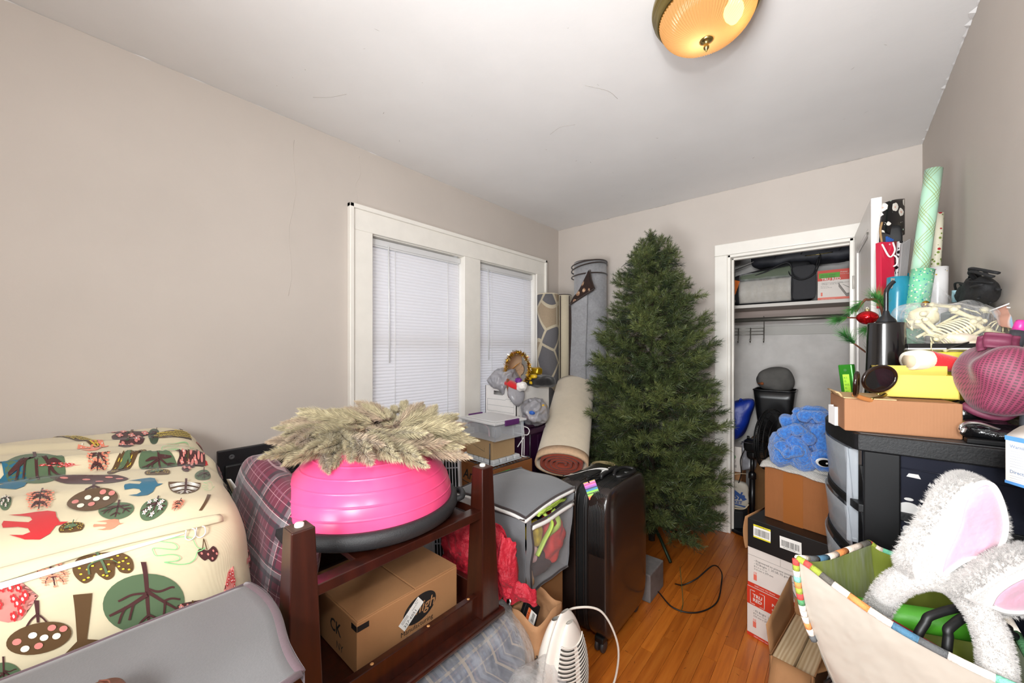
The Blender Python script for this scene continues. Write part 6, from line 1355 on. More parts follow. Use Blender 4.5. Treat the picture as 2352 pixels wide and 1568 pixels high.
tag(q.build('cage', M_FB2, sf), kind='stuff')
q = MB()
for k in range(3):
    a0 = k * 2.094; q.grid(lambda u, v: Mg @ V(((.03 + .18 * u) * cos(a0 + (v - .5) * .9), (.03 + .18 * u) * sin(a0 + (v - .5) * .9), .02 * (v - .5))), 6, 6)
q.lathe([(0, .03), (.03, .028), (.034, 0), (.03, -.03), (0, -.03)], 16, M=Mg); q.build('blades', M_FB, sf, solid=.002)
q = MB(); q.tube(bez([(-.03, -.05, .60), (-.055, -.06, .52), (-.05, -.06, .42), (-.07, -.07, .33), (-.10, -.08, .28), (-.11, -.09, .2), (-.13, -.10, .05)], 7), .004, 6); q.build('cord', M_FB, sf)
wb_ = thing('waste_bin', 'black plastic waste bin with a grey cap inside, on a box at the closet back', 'bin', (-.40, 3.735, .62))
q = MB(); b0, b1, zt = .105, .150, .40
def binf(u, v):
    a = 2 * pi * u; c, s = cos(a), sin(a); k = (abs(c) ** 9 + abs(s) ** 9) ** (-1 / 9); w = b0 + (b1 - b0) * v; return V((c * k * w * .92, s * k * w * .8, .002 + v * zt))
q.grid(binf, 56, 6, cu=True); q.build('bin_wall', mat('bin_black', '121214', .3, nz=(4, .2)), wb_, solid=.003)
q = MB(); q.tube([binf(k / 56, 1) for k in range(56)], .007, 6, closed=True); q.build('bin_rim', mat('bin_black', '121214', .3), wb_)
q = MB(); q.box(-.09, -.078, 0, .09, .078, .004); q.build('bin_floor', mat('bin_black', '121214', .3), wb_)
q = MB(); q.box(-.56, 3.60, 0, -.24, 3.86, .619); one(q, 'cardboard_box', M_CARDIN, 'brown box under the black waste bin at the back of the closet', 'cardboard box', (-.40, 3.73, 0), bevel=.003)
cp = thing('fabric_hat', 'dark grey fabric cap with tan leather toggle on top of the waste bin', 'hat', (-.40, 3.72, 1.02))
q = MB(); q.soft(.125, .09, .095, (-.40, 3.72, 1.105), e=2.7, k=22, amp=.02, fr=10, seed=6, fn=lambda w, p: (w.x + .0 * w.z, w.y, w.z * (1 + .5 * (w.x / .125) * .4))); q.build('cap_fabric', mat('grey_canvas', '5c5a57', .9, nz=(20, .1), bump=(60, .3)), cp, True)
q = MB(); q.lathe([(0, .006), (.011, .004), (.012, 0), (0, -.002)], 14, M=Matrix.Translation((-.475, 3.62, 1.075)) @ Matrix.Rotation(R(90), 4, 'X')); q.tube([(-.505, 3.635, 1.075), (-.475, 3.623, 1.075)], .004, 6); q.build('toggle', mat('tan_leather', '8a4a22', .4), cp, True)
q = MB(); q.soft(.135, .10, .17, (-.665, 3.47, .77), e=4, k=20, amp=.02, fr=8, fn=lambda w, p: (w.x + .05 * (w.z / .17) , w.y, w.z + .04 * (w.x / .12))); q.tube(bez([(-.60, 3.42, .93), (-.585, 3.40, .965), (-.575, 3.42, .94)], 6), .006, 6); one(q, 'blue_bag', mat('royal_blue_tarp', '0d2f94', .4, nz=(8, .12), bump=(20, .4, .01)), 'royal blue plastic tote bag in the closet left of the black fan', 'bag', (-.70, 3.46, .60))
wx = thing('white_box', 'white box with round green recycling marks and barcode in the closet', 'box', (-.70, 3.46, .40), R(6))
q = MB(); q.box(-.13, -.09, .001, .115, .09, .195); q.build('carton', M_CWH, wx, bevel=.002)
F = frame((-.13, -.09, 0), (1, 0, 0), (0, 0, 1)); q = MB(); q.poly(F, ell(.15, .115, .017, .017), .0008, 0); q.poly(F, ell(.19, .115, .017, .017), .0008, 0); q.text(F, 'KLEO', .012, .19, .111, .0012, 1, align='CENTER'); q.text(F, 'ECO', .012, .15, .111, .0012, 1, align='CENTER')
for x in (.15, .19): q.tube([F @ V((x + .014 * cos(t), .083 + .014 * sin(t), .0008)) for t in [2 * pi * k / 20 for k in range(20)]], .0008, 4, closed=True, m=2)
barcode(q, F, .15, .025, .065, .04, 1, 2, .0008, 7); tag(q.build('printed_front', [mat('eco_green', '2f8a35', .5), M_CWH, M_INKG], wx), kind='stuff')
q = MB(); q.box(-.84, 3.36, .25, -.575, 3.56, .398); one(q, 'cardboard_box', M_CARD, 'brown box under the white box in the closet, behind the printed bag', 'cardboard box', (-.70, 3.46, .25), bevel=.003)
q = MB(); q.box(-.85, 3.42, 0, -.56, 3.545, .248); one(q, 'plastic_crate', mat('crate_grey', '8c9096', .5), 'grey plastic crate on the closet floor, behind the printed bag', 'crate', (-.70, 3.5, 0), bevel=.006)
q = MB(); q.soft(.05, .05, .11, (-.555, 3.50, .51), e=3, k=16, fn=film(9, .04)); one(q, 'carrier_bag', M_PLGREY, 'pale grey plastic bag behind the fan pole in the closet', 'plastic bag', (-.55, 3.5, .40))
# white and blue printed bag standing on a black box
fb = thing('printed_bag', 'cream shopping bag with blue and yellow script print in front of the closet fan pole', 'bag', (-.635, 3.315, .15), R(8))
q = MB(); q.soft(.115, .03, .10, (0, 0, .101), e=5, k=14, amp=.008, fr=16); q.build('bag_body', mat('cream_bag', 'b9b2a4', .6, nz=(10, .06)), fb)
F = frame((-.115, -.0345, .01), (1, 0, 0), (0, 0, 1)); q = MB(); q.poly(F, ell(.115, .105, .045, .02, -.3, 20), .001, 0); q.poly(F, [(0.01, .14), (.1, .125), (.2, .06), (.22, .075), (.12, .145), (.02, .165)], .0012, 1); q.text(F, 'Fresh', .085, .012, .062, .002, 1, shear=.35, bold=.002); q.text(F, 'MARKET', .03, .075, .032, .002, 1, bold=.001); q.poly(F, [(.10, .022), (.21, .012), (.21, .022), (.11, .03)], .0012, 1); q.poly(F, [(.03, .03), (.08, .025), (.08, .035), (.035, .04)], .0012, 0)
tag(q.build('printed_logo', [mat('logo_yellow', 'c9a634', .6), mat('logo_blue', '1d4585', .6)], fb), kind='stuff')
q = MB(); q.tube(bez([(-.09, -.04, .20), (-.02, -.05, .245), (.06, -.06, .275), (.10, -.03, .272)], 8), .007, 6, flat=.4); q.tube(bez([(-.10, -.04, .02), (-.02, -.05, .006), (.08, -.05, .014), (.115, -.035, .05)], 8), .005, 6); q.build('strap', mat('cream_strap', 'c7b79a', .7), fb)
q = MB(); q.box(-.80, 3.22, 0, -.47, 3.40, .148) if False else q.prism([(-.78, 3.23), (-.60, 3.235), (-.545, 3.262), (-.53, 3.36), (-.78, 3.36)], 0, .148); one(q, 'black_box', mat('black_fabric_box', '17181b', .8), 'low black fabric box on the closet floor under the printed bag', 'box', (-.66, 3.3, 0), bevel=.012)
# ------------------------------------------------------------------ right side: positions measured along sight lines at tape-measured distances
_s, _c = sin(R(40.6)), cos(R(40.6))
def at(px, py, d):
    u = (px - 1176) / 880.; v = (800 - py) / 880.
    return V(((-_s + _c * u) * d, (_c + _s * u) * d, CAM_Z + v * d))
# copy paper cartons
O = (-.337, 2.112, 0); rz = R(-15.5)
paper_case('paper_case', 'lowest copy paper carton with red printed band on the floor', (O[0], O[1], 0), rz, h=.232, kind=0)
paper_case('paper_case', 'white copy paper carton with ream drawing, under the black tray with barcodes', (O[0] + .002, O[1] + .004, .233), rz, h=.185, kind=1)
tr2 = thing('black_tray', 'flat black cardboard tray with two barcode labels on the paper cartons', 'tray', (O[0], O[1], .4185), rz)
q = MB(); q.box(.004, -.004, 0, .325, .44, .136); q.build('tray_body', mat('black_board', '0e0e0f', .45, nz=(9, .15)), tr2, bevel=.003)
q = MB(); q.grid(lambda u, v: V((-.006 - .010 * sin(pi * u), -.002 + .20 * v, .136 - u * .15)), 10, 2); q.build('bent_flap', M_CARD, tr2, solid=.004)
F = frame((.004, -.0045, 0), (1, 0, 0), (0, 0, 1)); q = MB(); barcode(q, F, .026, .055, .072, .060, 0, 1, .0006, 3, 2); q.text(F, 'X000HVB4TH', .009, .036, .107, .0014, 1)
Fq = frame(F @ V((.135, .052, 0)), (1, 0, .02), (0, 0, 1)); barcode(q, Fq, 0, 0, .082, .052, 0, 1, .0006, 5); q.text(Fq, 'LPN RR 2093 0008', .006, .012, .004, .0012, 1); tag(q.build('barcode_label', [M_WHITE, M_INK, mat('label_yellow', 'e3d628', .5)], tr2), kind='stuff')
# brown carton, grey knit and blue plush on it
kc = thing('cardboard_box', 'red-brown taped cardboard box under the grey sweater and blue plush', 'cardboard box', (O[0] + .062, O[1] + .062, .555), rz)
q = MB(); q.box(0, 0, 0, .262, .25, .238); q.build('carton', M_CARD2, kc, bevel=.003); q = MB(); q.box(.078, -.0008, .0, .155, .002, .239); q.build('packing_tape', mat('brown_tape', '8f5527', .3), kc)
q = MB(); q.box(.002, .001, .237, .26, .249, .241); q.build('top_flap', M_CARD2, kc, bevel=.001)
g = N('grey_knit'); co = g.co('Object'); w = g.n('TexWave', bands_direction='DIAGONAL'); g.put(w.inputs[0], co); w.inputs['Scale'].default_value = 75; w.inputs['Distortion'].default_value = 2.5; f = g.noise(co, 180, 3)
g.set(col=g.mix(f, lin('b8b3ab'), lin('d2cdc4')), rough=.95, sheen=.3); g.bump(g.math('ADD', w.outputs['Fac'], f), .8, .004); M_KNIT = g.m
q = MB(); MK = Matrix.Translation((O[0] + .062, O[1] + .062, .797)) @ Matrix.Rotation(rz, 4, 'Z')
def knit(u, v):
    x = -.012 + u * .305; y = -.016 + v * .25; z = .020 + .010 * sin(u * 5) + .008 * noise.noise(V((u * 4, v * 4, 0))); dr = max(0, x - .262); fr = max(0, .004 - y)
    return MK @ V((x - dr * .5, y, z - dr * 1.4 - .022 * max(0, (.01 - y) / .026) - .004))
q.grid(knit, 30, 24); q.soft(.125, .105, .014, (.135, .125, .016), e=4, k=12, amp=.004, fr=12, M=MK); one(q, 'sweater', M_KNIT, 'grey knitted sweater folded on the brown box under the blue plush', 'sweater', (-.15, 2.2, .797), solid=.010)
g = N('blue_fleece'); co = g.co('Object'); f = g.noise(co, 95, 4, .7); f2 = g.vor(co, 120); g.set(col=g.ramp(f, [(.3, lin('1d4f9c')), (.7, lin('3f86d6'))]), rough=.95, sheen=.5); g.bump(g.math('ADD', f, g.math('MULTIPLY', f2, .8)), 1., .006); M_BLUE = g.m
ps = thing('blue_plush', 'fluffy bright blue fleece costume heaped on the grey sweater', 'plush costume', (-.13, 2.22, .83))
def ruf(seed, k=.04):
    def fn(w, p):
        n = abs(noise.noise(w * 9 + V((seed, 1, 0)))); return w + V(p).normalized() * (n * k * 1.6 - k * .5 + noise.noise(w * 45) * .005)
    return fn
q = MB()
for c, s_, sd, px in (((-.165, 2.165, .895), (.085, .075, .085), 1, 0), ((-.085, 2.215, .93), (.085, .08, .10), 2, 0), ((-.145, 2.27, .985), (.075, .07, .07), 3, 0), ((-.06, 2.235, 1.02), (.07, .06, .055), 4, 0), ((-.11, 2.27, 1.06), (.07, .05, .03), 5, 0), ((-.05, 2.15, .865), (.05, .05, .05), 6, 0), ((-.045, 2.185, .96), (.05, .05, .08), 7, 0)):
    q.soft(*s_, c, e=2.5, k=20, fn=ruf(sd))
for pts in (((-.20, 2.11, .96), (-.17, 2.10, .995), (-.12, 2.11, .985), (-.10, 2.13, .94)), ((-.14, 2.19, 1.04), (-.09, 2.17, 1.06), (-.05, 2.17, 1.03), (-.07, 2.16, .99), (-.10, 2.16, .995)), ((-.21, 2.10, .93), (-.19, 2.085, .90), (-.16, 2.08, .895), (-.13, 2.09, .92))):
    L = bez(pts, 6); q.tube(L, [.024 + .006 * sin(i * .9) for i in range(len(L))], 12)
q.build('fleece', M_BLUE, ps, True)
q = MB(); Fe = frame(at(1833, 996, 1.745), (_c, _s, 0), (.2, -.3, 1)); q.poly(Fe, [(-.030, -.016), (-.024, .008), (-.004, .022), (.024, .022), (.026, .010), (.002, .006), (-.014, -.004), (-.020, -.018)], 0, 0); q.build('white_patch', mat('white_felt', 'e6e3e0', .8), ps, True, solid=.006)
Fe = frame(at(1893, 1062, 1.60), (_c, _s, -.1), (.2, -.3, 1)); q = MB(); q.poly(Fe, ell(0, 0, .036, .020, -.15, 24), 0, 0); q.poly(Fe, ell(.003, -.001, .030, .0155, -.15, 24), .0022, 1); q.poly(Fe, ell(.008, .000, .0045, .004, 0, 12), .004, 0); q.build('black_button_patch', [mat('white_felt', 'e6e3e0', .8), mat('black_vinyl', '0c0c0d', .2)], ps, True, solid=.004)
# open carton with planks on the floor
ob = thing('open_carton', 'open brown cardboard box holding pine planks on the floor by the paper cartons', 'cardboard box', (-.20, 1.70, 0), R(-8))
q = MB(); W2, D2, H2, t = .135, .36, .22, .004
for e in ((0, 0, 0, W2, D2, t), (0, 0, 0, W2, t, H2), (0, D2 - t, 0, W2, D2, H2 + .06), (0, 0, 0, t, D2, H2), (W2 - t, 0, 0, W2, D2, H2)): q.box(*e)
q.build('carton', M_CARD, ob)
q = MB(); q.grid(lambda u, v: V((-.0 - .012 * v, .01 + u * (D2 - .02), H2 + v * (.10 + .05 * u))), 6, 4); q.build('side_flap', M_CARD, ob, solid=.004)
q = MB(); q.grid(lambda u, v: V((.01 + u * (W2 - .02), -.075 * v, H2 - .10 * v)), 4, 4); q.build('front_flap', M_CARD, ob, solid=.004)
q = MB(); q.grid(lambda u, v: V((W2 + .03 * v, .03 + u * .12, H2 + .03 * v)), 4, 3); q.build('side_flap', M_CARDIN, ob, solid=.004)
g = N('pine_plank'); f = g.noise(g.co('Object', (38, 3, 38)), 1.5, 4, .6); wv = g.n('TexWave', bands_direction='X'); g.put(wv.inputs[0], g.co('Object', (1, .12, 1))); wv.inputs['Scale'].default_value = 26; wv.inputs['Distortion'].default_value = 5
g.set(col=g.mix(g.math('MULTIPLY', wv.outputs['Fac'], .55), g.ramp(f, [(.3, lin('cdb48c')), (.7, lin('e2cfac'))]), lin('a97f52')), rough=.6); M_PINE = g.m
for i, (x0, x1, z) in enumerate(((.006, .070, .215), (.072, .128, .200))):
    q = MB(); q.box(x0, .012, .006, x1, D2 - .012, z); o = q.build('pine_plank', M_PINE, bevel=.002); o.location = ob.location; o.rotation_euler = ob.rotation_euler
    tag(o, ('broad pale pine plank in the open floor carton, nearer the aisle', 'darker pine plank in the open floor carton, nearer the drawer tower')[i], 'plank', 'planks in the open carton')

# ------------------------------------------------------------------ plastic drawer tower
M_TB = mat('tower_black', '0e0e10', .5, spec=.3, nz=(40, .25), bump=(220, .15)); M_TBG = mat('tower_top_grey', '3a3a3b', .5, nz=(7, .25), bump=(90, .15))
M_POST = mat('tower_post', '08080a', .5, spec=.2)
g = N('smoked_clear_plastic'); g.set(col=lin('2d2f3a'), rough=.12, spec=.5); tp = g.n('BsdfTransparent'); tp.inputs[0].default_value = lin('5d6070'); mx = g.n('MixShader'); mx.inputs[0].default_value = .55
g.t.links.new(tp.outputs[0], mx.inputs[1]); g.t.links.new(g.b.outputs[0], mx.inputs[2]); g.t.links.new(mx.outputs[0], g.out.inputs[0]); M_SMOKE = g.m
g = N('frosted_drawer'); g.set(col=lin('b9bec4'), rough=.22, spec=.5); tp = g.n('BsdfTransparent'); tp.inputs[0].default_value = (.86, .88, .90, 1); mx = g.n('MixShader'); mx.inputs[0].default_value = .42
g.t.links.new(tp.outputs[0], mx.inputs[1]); g.t.links.new(g.b.outputs[0], mx.inputs[2]); g.t.links.new(mx.outputs[0], g.out.inputs[0]); M_FROST = g.m
M_DOT = mat('frost_dot', 'b4b2b0', .45)
TY0, TY1 = 1.30, 1.76
tw_ = thing('drawer_tower', 'black plastic drawer tower with curved clear drawers and bubble patterned side', 'drawer tower', (.16, 1.53, 0))
front = bez([(.034, TY0, 0), (.020, 1.325, 0), (-.020, 1.45, 0), (-.036, 1.56, 0), (-.020, 1.66, 0), (.03, TY1, 0)], 6)
fr2 = [(p.x, p.y) for p in front]; rear = [(.338, TY1), (.338, TY0)]
def outl(ins): return [(x + ins, max(TY0 + ins, min(TY1 - ins, y))) for x, y in fr2] + [(.338 - ins * .2, TY1 - ins), (.338 - ins * .2, TY0 + ins)]
q = MB(); q.prism(outl(0)[::-1], 1.098, 1.140); q.build('top', M_TB, tw_, True, bevel=.004)
q = MB(); q.prism(outl(.012)[::-1], 1.140, 1.1415); q.build('top_sheet', M_TBG, tw_, True)
shz = [.962, .832, .700, .57, .44, .31, .18, .045]
for z in shz:
    q = MB(); q.prism(outl(.006)[::-1], z - .020, z); q.build('shelf', M_TB, tw_, True, bevel=.004)
for (x0, y0, x1, y1) in ((.044, TY0, .110, TY0 + .04), (.055, TY1 - .04, .11, TY1), (.30, TY0 + .002, .336, TY0 + .03), (.30, TY1 - .04, .336, TY1)):
    q = MB(); q.box(x0, y0 + .002, 0, x1, y1, 1.098); q.build('post', M_POST, tw_, True, bevel=.003)
lev = [1.098] + shz
for i in range(len(shz)):
    z1, z0 = lev[i] - (.0 if i == 0 else .020), shz[i]; fpts = [(x + .010, y) for x, y in fr2 if TY0 + .03 < y < TY1 - .02]
    q = MB(); q.grid(lambda u, v: V((*fpts[int(round(u * (len(fpts) - 1)))], z0 + .002 + v * (z1 - z0 - .006))) + V((-.010 * v, 0, 0)), len(fpts) - 1, 3); q.box(.05, TY0 + .05, z0 + .002, .29, TY1 - .05, z0 + .005); q.build('drawer', M_FROST, tw_, True, solid=.002)
q = MB(); q.box(.012, 1.344, .848, .036, 1.368, 1.092); q.build('drawer_edge', M_FROST, tw_, True, bevel=.003)
q = MB()   # sweeping clear lip of the top drawer
q.grid(lambda u, v: V((.022 - .046 * u - .004 * sin(u * pi), 1.356 + u * .18, 1.096 - (1 - v) * (.215 * (1 - u) ** 1.4 + .012))), 16, 8); q.build('drawer_lip', M_FROST, tw_, True, solid=.003)
# bubble patterned side panel
q = MB(); q.box(.110, TY0 + .012, .02, .300, TY0 + .016, 1.098); q.build('side_panel', M_SMOKE, tw_, True)
q = MB(); q.box(.112, TY0 + .05, .03, .30, TY0 + .06, 1.09); q.build('dark_backing', mat('backing_navy', '15161f', .6), tw_, True)
Fd = frame((.110, TY0 + .0115, 0), (1, 0, 0), (0, 0, 1)); n_ = 0
dots = [(.014, .968, .021), (.042, .972, .009), (.062, .958, .013), (.012, .945, .008), (.040, .948, .0095), (.042, .925, .022), (.012, .924, .0085), (.013, .898, .020), (.040, .905, .009), (.066, .90, .014), (.014, .995, .008), (.075, .935, .010), (.085, .97, .018), (.088, .895, .011)]
for x, z, r in dots + [(.155, .875, .03), (.11, .93, .013), (.13, .97, .02), (.115, .87, .012)]:
    q = MB(); q.poly(Fd, ell(x, z, r, r * (.45 if z > .99 else .93), 0, 24), 0); q.build('bubble_window', M_DOT, tw_, True, solid=.0012)
for x0, x1, z in ((.010, .034, 1.049), (.058, .086, 1.040), (.066, .080, 1.056), (.045, .052, 1.035)):
    q = MB(); q.poly(Fd, [(x0, z), (x1, z - .002), (x1 - .004, z + .008), (x0 + .004, z + .008)], 0); q.build('vent_slot', M_DOT, tw_, True, solid=.0012)
q = MB(); q.tube([(.110, TY0 + .011, 1.068), (.30, TY0 + .011, 1.062)], .0016, 5); q.tube([(.110, TY0 + .011, .868), (.30, TY0 + .011, .866)], .004, 5); q.build('panel_ridge', M_SMOKE, tw_, True)
q = MB(); q.soft(.03, .04, .055, (.085, 1.45, .905), e=3, k=10, amp=.01, fr=20); one(q, 'green_packet', mat('green_packet_m', '6f9a4e', .5, nz=(30, .3)), 'green and white packet inside the second clear drawer of the black tower', 'packet', (.085, 1.45, .85)) if False else None
# black shelf unit behind it that carries the gift wrap
q = MB(); q.box(.165, 1.80, 0, .335, 2.40, 1.139); one(q, 'storage_cabinet', M_TB, 'black plastic storage cabinet behind the drawer tower, carrying the wrapping paper', 'cabinet', (.25, 2.1, 0), bevel=.008)

# ------------------------------------------------------------------ on top of the tower
TZ = 1.1418
pc = thing('cardboard_box', 'shallow light brown cardboard box on the drawer tower under the sunglasses', 'cardboard box', (.008, 1.318, TZ), R(11))
q = MB(); q.box(0, 0, 0, .213, .16, .084); q.build('carton', cardboard('light_carton', '93684a', .05), pc, bevel=.0035, seg=3)
q = MB(); q.box(-.001, .002, .084, .10, .158, .0865); q.build('top_flap', M_CARD3, pc); q = MB(); q.grid(lambda u, v: V((-.012 * v - .0, .02 + .11 * u, .085 + .012 * sin(v * 2))), 4, 3); q.build('side_flap', M_CARD3, pc, solid=.003)
BZt = TZ + .0868
yb = thing('yellow_box', 'bright yellow open card box on the shallow brown cardboard box', 'box', (.088, 1.408, BZt), R(11))
M_YEL2 = mat('yellow_card', 'd8bd52', .5, nz=(6, .03)); q = MB(); w_, d_, h_ = .138, .062, .058
for e in ((0, 0, 0, w_, .002, h_), (0, d_, 0, w_, d_ + .002, h_ + .022), (0, 0, 0, .002, d_, h_), (w_ - .002, 0, 0, w_, d_, h_), (0, 0, 0, w_, d_, .002)): q.box(*e)
q.build('box_body', M_YEL2, yb); q = MB(); q.grid(lambda u, v: V((-.001 - .010 * v, .004 + u * .056, h_ - .012 + .034 * v)), 3, 3); q.build('side_flap', M_YEL2, yb, solid=.0015)
sg = thing('sunglasses', 'large brown and black sunglasses lying upside down on the brown cardboard box', 'sunglasses', (.045, 1.36, BZt))
M_TORT = mat('tortoise_frame', '1c0d07', .18, nz=(60, .6)); M_LENS = mat('dark_lens', '0c0c0d', .06, coat=.6); M_TAN = mat('tan_arm', 'b0713e', .4)
for cpx, a, b_, rot, d in ((2020, .044, .034, .18, .985), (1967, .026, .034, .75, .955)):
    F = frame(at(cpx, 870 if cpx > 2000 else 882, d), (_c, _s, .0) if cpx > 2000 else (_c * .6 - .35, _s * .6 + .6, .0), (.05, -.12, 1)); lens = [(x, y) for x, y in ell(0, 0, a * .86, b_ * .86, rot, 28)]
    q = MB(); q.poly(F, lens, 0); ln = q.build('lens', M_LENS, sg, True, solid=.002)
    q = MB(); q.tube([F @ V((x, y, 0)) for x, y in ell(0, 0, a * .94, b_ * .94, rot, 32)], .0045, 8, closed=True); q.build('rim', M_TORT, sg, True)
q = MB(); q.tube(bez([at(1960, 905, .965), at(1985, 915, .97), at(2015, 921, .975), at(2032, 918, .99)], 6), .0042, 8, flat=1.4); q.build('arm', M_TAN, sg, True)
q = MB(); q.tube(bez([at(2000, 916, .972), at(2022, 912, .975), at(2034, 905, .985)], 5), .004, 8); q.soft(.003, .002, .002, at(2018, 905, .965), e=3, k=4); q.build('hinge', M_BRASS, sg, True)
# white little box left of it
wl = thing('small_white_box', 'small white open jewellery box at the left end of the drawer tower', 'box', (-.012, 1.385, TZ), R(16))
q = MB()
for e in ((0, 0, 0, .028, .002, .052), (0, .05, 0, .028, .052, .052), (0, 0, 0, .002, .052, .052), (.026, 0, 0, .028, .052, .052), (0, 0, 0, .028, .052, .002)): q.box(*e)
q.build('box_body', mat('white_card', 'e8e6e4', .5), wl, bevel=.0008)
q = MB(); q.soft(.028, .035, .032, (.005, 1.60, TZ + .0325), e=4, k=10); one(q, 'black_tin', M_TB, 'rounded black tin at the far left corner of the drawer tower', 'tin', (.005, 1.60, TZ))
q = MB(); q.box(-.02, -.02, 0, .02, .02, .006, M=Matrix.Translation((.008, 1.60, TZ + .0655))); one(q, 'green_card', mat('teal_green_card', '2f8a68', .5), 'small green card lying on the rounded black tin', 'card', (.008, 1.60, TZ + .0655))
gt = thing('green_tin', 'narrow bright green tin with yellow lettering panel leaning beside the sunglasses', 'tin', (.030, 1.555, TZ), rot=(0, R(-6), R(-20)))
q = MB(); q.prism([(-.017, -.012), (.017, -.012), (.019, 0), (.017, .012), (-.017, .012), (-.019, 0)], 0, .165); q.build('tin_body', mat('tin_green', '1f6a14', .25, .3), gt, bevel=.003)
F = frame((-.010, -.0125, 0), (1, 0, 0), (0, 0, 1)); q = MB(); q.rect(F, .002, .03, .018, .135, .0006, 0)
for k in range(9): q.text(F, 'KIWIBALM'[k % 8] + 'S', .008, .004, .122 - k * .0105, .001, 1)
q.poly(F, ell(.010, .148, .004, .004), .0008, 1); tag(q.build('lettering_panel', [mat('tin_lime', '9acb35', .35), mat('tin_ink', '1f5a14', .5)], gt), kind='stuff')
q = MB(); q.box(-.022, -.012, 0, .022, .012, .165, M=Matrix.Translation((.062, 1.645, TZ)) @ Matrix.Rotation(R(10), 4, 'Y')); one(q, 'folded_paper', M_WHITE, 'folded white paper leaning against the black dispenser', 'paper', (.062, 1.645, TZ), bevel=.002)
# glossy black dispenser with bent nozzle
dp = thing('black_dispenser', 'tall glossy black dispenser bottle with bent nozzle on the drawer tower', 'dispenser', (.104, 1.60, TZ), R(30))
q = MB(); q.lathe([(0, 0), (.050, 0), (.0535, .004), (.050, .10), (.046, .22), (.0435, .285), (.043, .29), (.0, .292)], 40, ey=.86); q.build('bottle', mat('gloss_black', '0d0d0e', .16, coat=.6, coatr=.08), dp)
q = MB(); q.lathe([(.024, .292), (.021, .30), (.010, .312), (.0065, .325)], 20); q.tube(bez([(0, 0, .32), (0, 0, .36), (.001, 0, .385), (.010, 0, .402), (.020, 0, .413)], 6), .0055, 10); q.build('nozzle', mat('nozzle_steel', '3b3d40', .2, .8), dp)
# wiry little pine with one red bauble
pn = thing('pine_twig_tree', 'sparse wiry pine twig tree with one red bauble behind the black dispenser', 'christmas decoration', (.105, 1.69, TZ))
M_BARK = mat('red_brown_stem', '5a3320', .7, nz=(60, .2)); g = N('pine_needle'); oi = g.n('ObjectInfo'); f = g.noise(g.co('Object'), 40, 2); g.set(col=g.ramp(f, [(.3, lin('1f4d25')), (.6, lin('3f8038')), (.8, lin('7fa05a'))]), rough=.5); M_PN = g.m
stems = [([(.105, 1.69, TZ), (.100, 1.69, 1.40), tuple(at(2030, 740, 1.27)), tuple(at(2018, 692, 1.27)), tuple(at(1995, 688, 1.27)), tuple(at(1985, 690, 1.27)), tuple(at(1965, 715, 1.27))], .004), ([tuple(at(2015, 735, 1.27)), tuple(at(1990, 731, 1.26)), tuple(at(1945, 729, 1.25))], .0025), ([tuple(at(2010, 826, 1.27)), tuple(at(1985, 806, 1.26)), tuple(at(1962, 789, 1.25))], .0025), ([tuple(at(2018, 700, 1.27)), tuple(at(2030, 690, 1.27)), tuple(at(2035, 680, 1.27))], .002)]
q = MB()
for pts, r in stems: q.tube(bez(pts, 7), r, 7)
q.build('stem', M_BARK, pn, True)
def needles(a, b, n, L, sd, spread=.8):
    rr = random.Random(sd); q = MB(); a, b = V(a), V(b); d = (b - a).normalized(); o1 = d.orthogonal().normalized(); o2 = d.cross(o1); q.tube([a, b], .0016, 4, m=1)
    for i in range(n):
        t = rr.random(); an = rr.uniform(0, 6.283); p = a.lerp(b, t); e = p + (d * rr.uniform(.5, 1) + (o1 * cos(an) + o2 * sin(an)) * rr.uniform(.15, spread)).normalized() * L * rr.uniform(.7, 1.1); w = (e - p).cross(V((rr.uniform(-1, 1), rr.uniform(-1, 1), rr.uniform(-1, 1)))).normalized() * .0007
        q.add([p - w, p + w, e], [(0, 1, 2)], 0)
    return q
for k, (a, b, n, L, s_) in enumerate(((at(1948, 729, 1.25), at(1922, 735, 1.25), 240, .042, .5), (at(1964, 791, 1.25), at(1940, 768, 1.25), 240, .045, .8), (at(1985, 690, 1.27), at(1958, 712, 1.27), 230, .045, .8), (at(2022, 702, 1.27), at(2012, 680, 1.27), 220, .050, 1.), (at(2034, 712, 1.27), at(2024, 690, 1.27), 160, .042, 1.), (at(2005, 745, 1.27), at(1988, 758, 1.27), 160, .045, .9), (at(2003, 790, 1.28), at(2000, 765, 1.28), 120, .035, .8), (at(1996, 820, 1.28), at(1998, 800, 1.28), 60, .035, .9))):
    tag(needles(a, b, n, L, k, s_).build('needle_tuft', [M_PN, M_BARK], pn, True), kind=None)
bp = at(1992, 729, 1.235); ba = thing('red_bauble', 'shiny red bauble hanging on the pine twig', 'bauble', tuple(bp))
q = MB(); q.lathe([(0, -.0225), (.010, -.021), (.019, -.015), (.0262, -.006), (.0285, .0), (.0262, .008), (.019, .015), (.010, .020), (.006, .021), (0, .0215)], 32); q.build('glass_ball', mat('bauble_red', 'b3121a', .08, .75), ba)
q = MB(); q.lathe([(.0065, .020), (.0065, .027), (0, .028)], 12); q.tube([(.003 * cos(t), 0, .030 + .003 * sin(t)) for t in [2 * pi * k / 12 for k in range(12)]], .0007, 4, closed=True); q.build('cap', mat('bauble_cap', 'd9cda0', .2, 1.), ba)
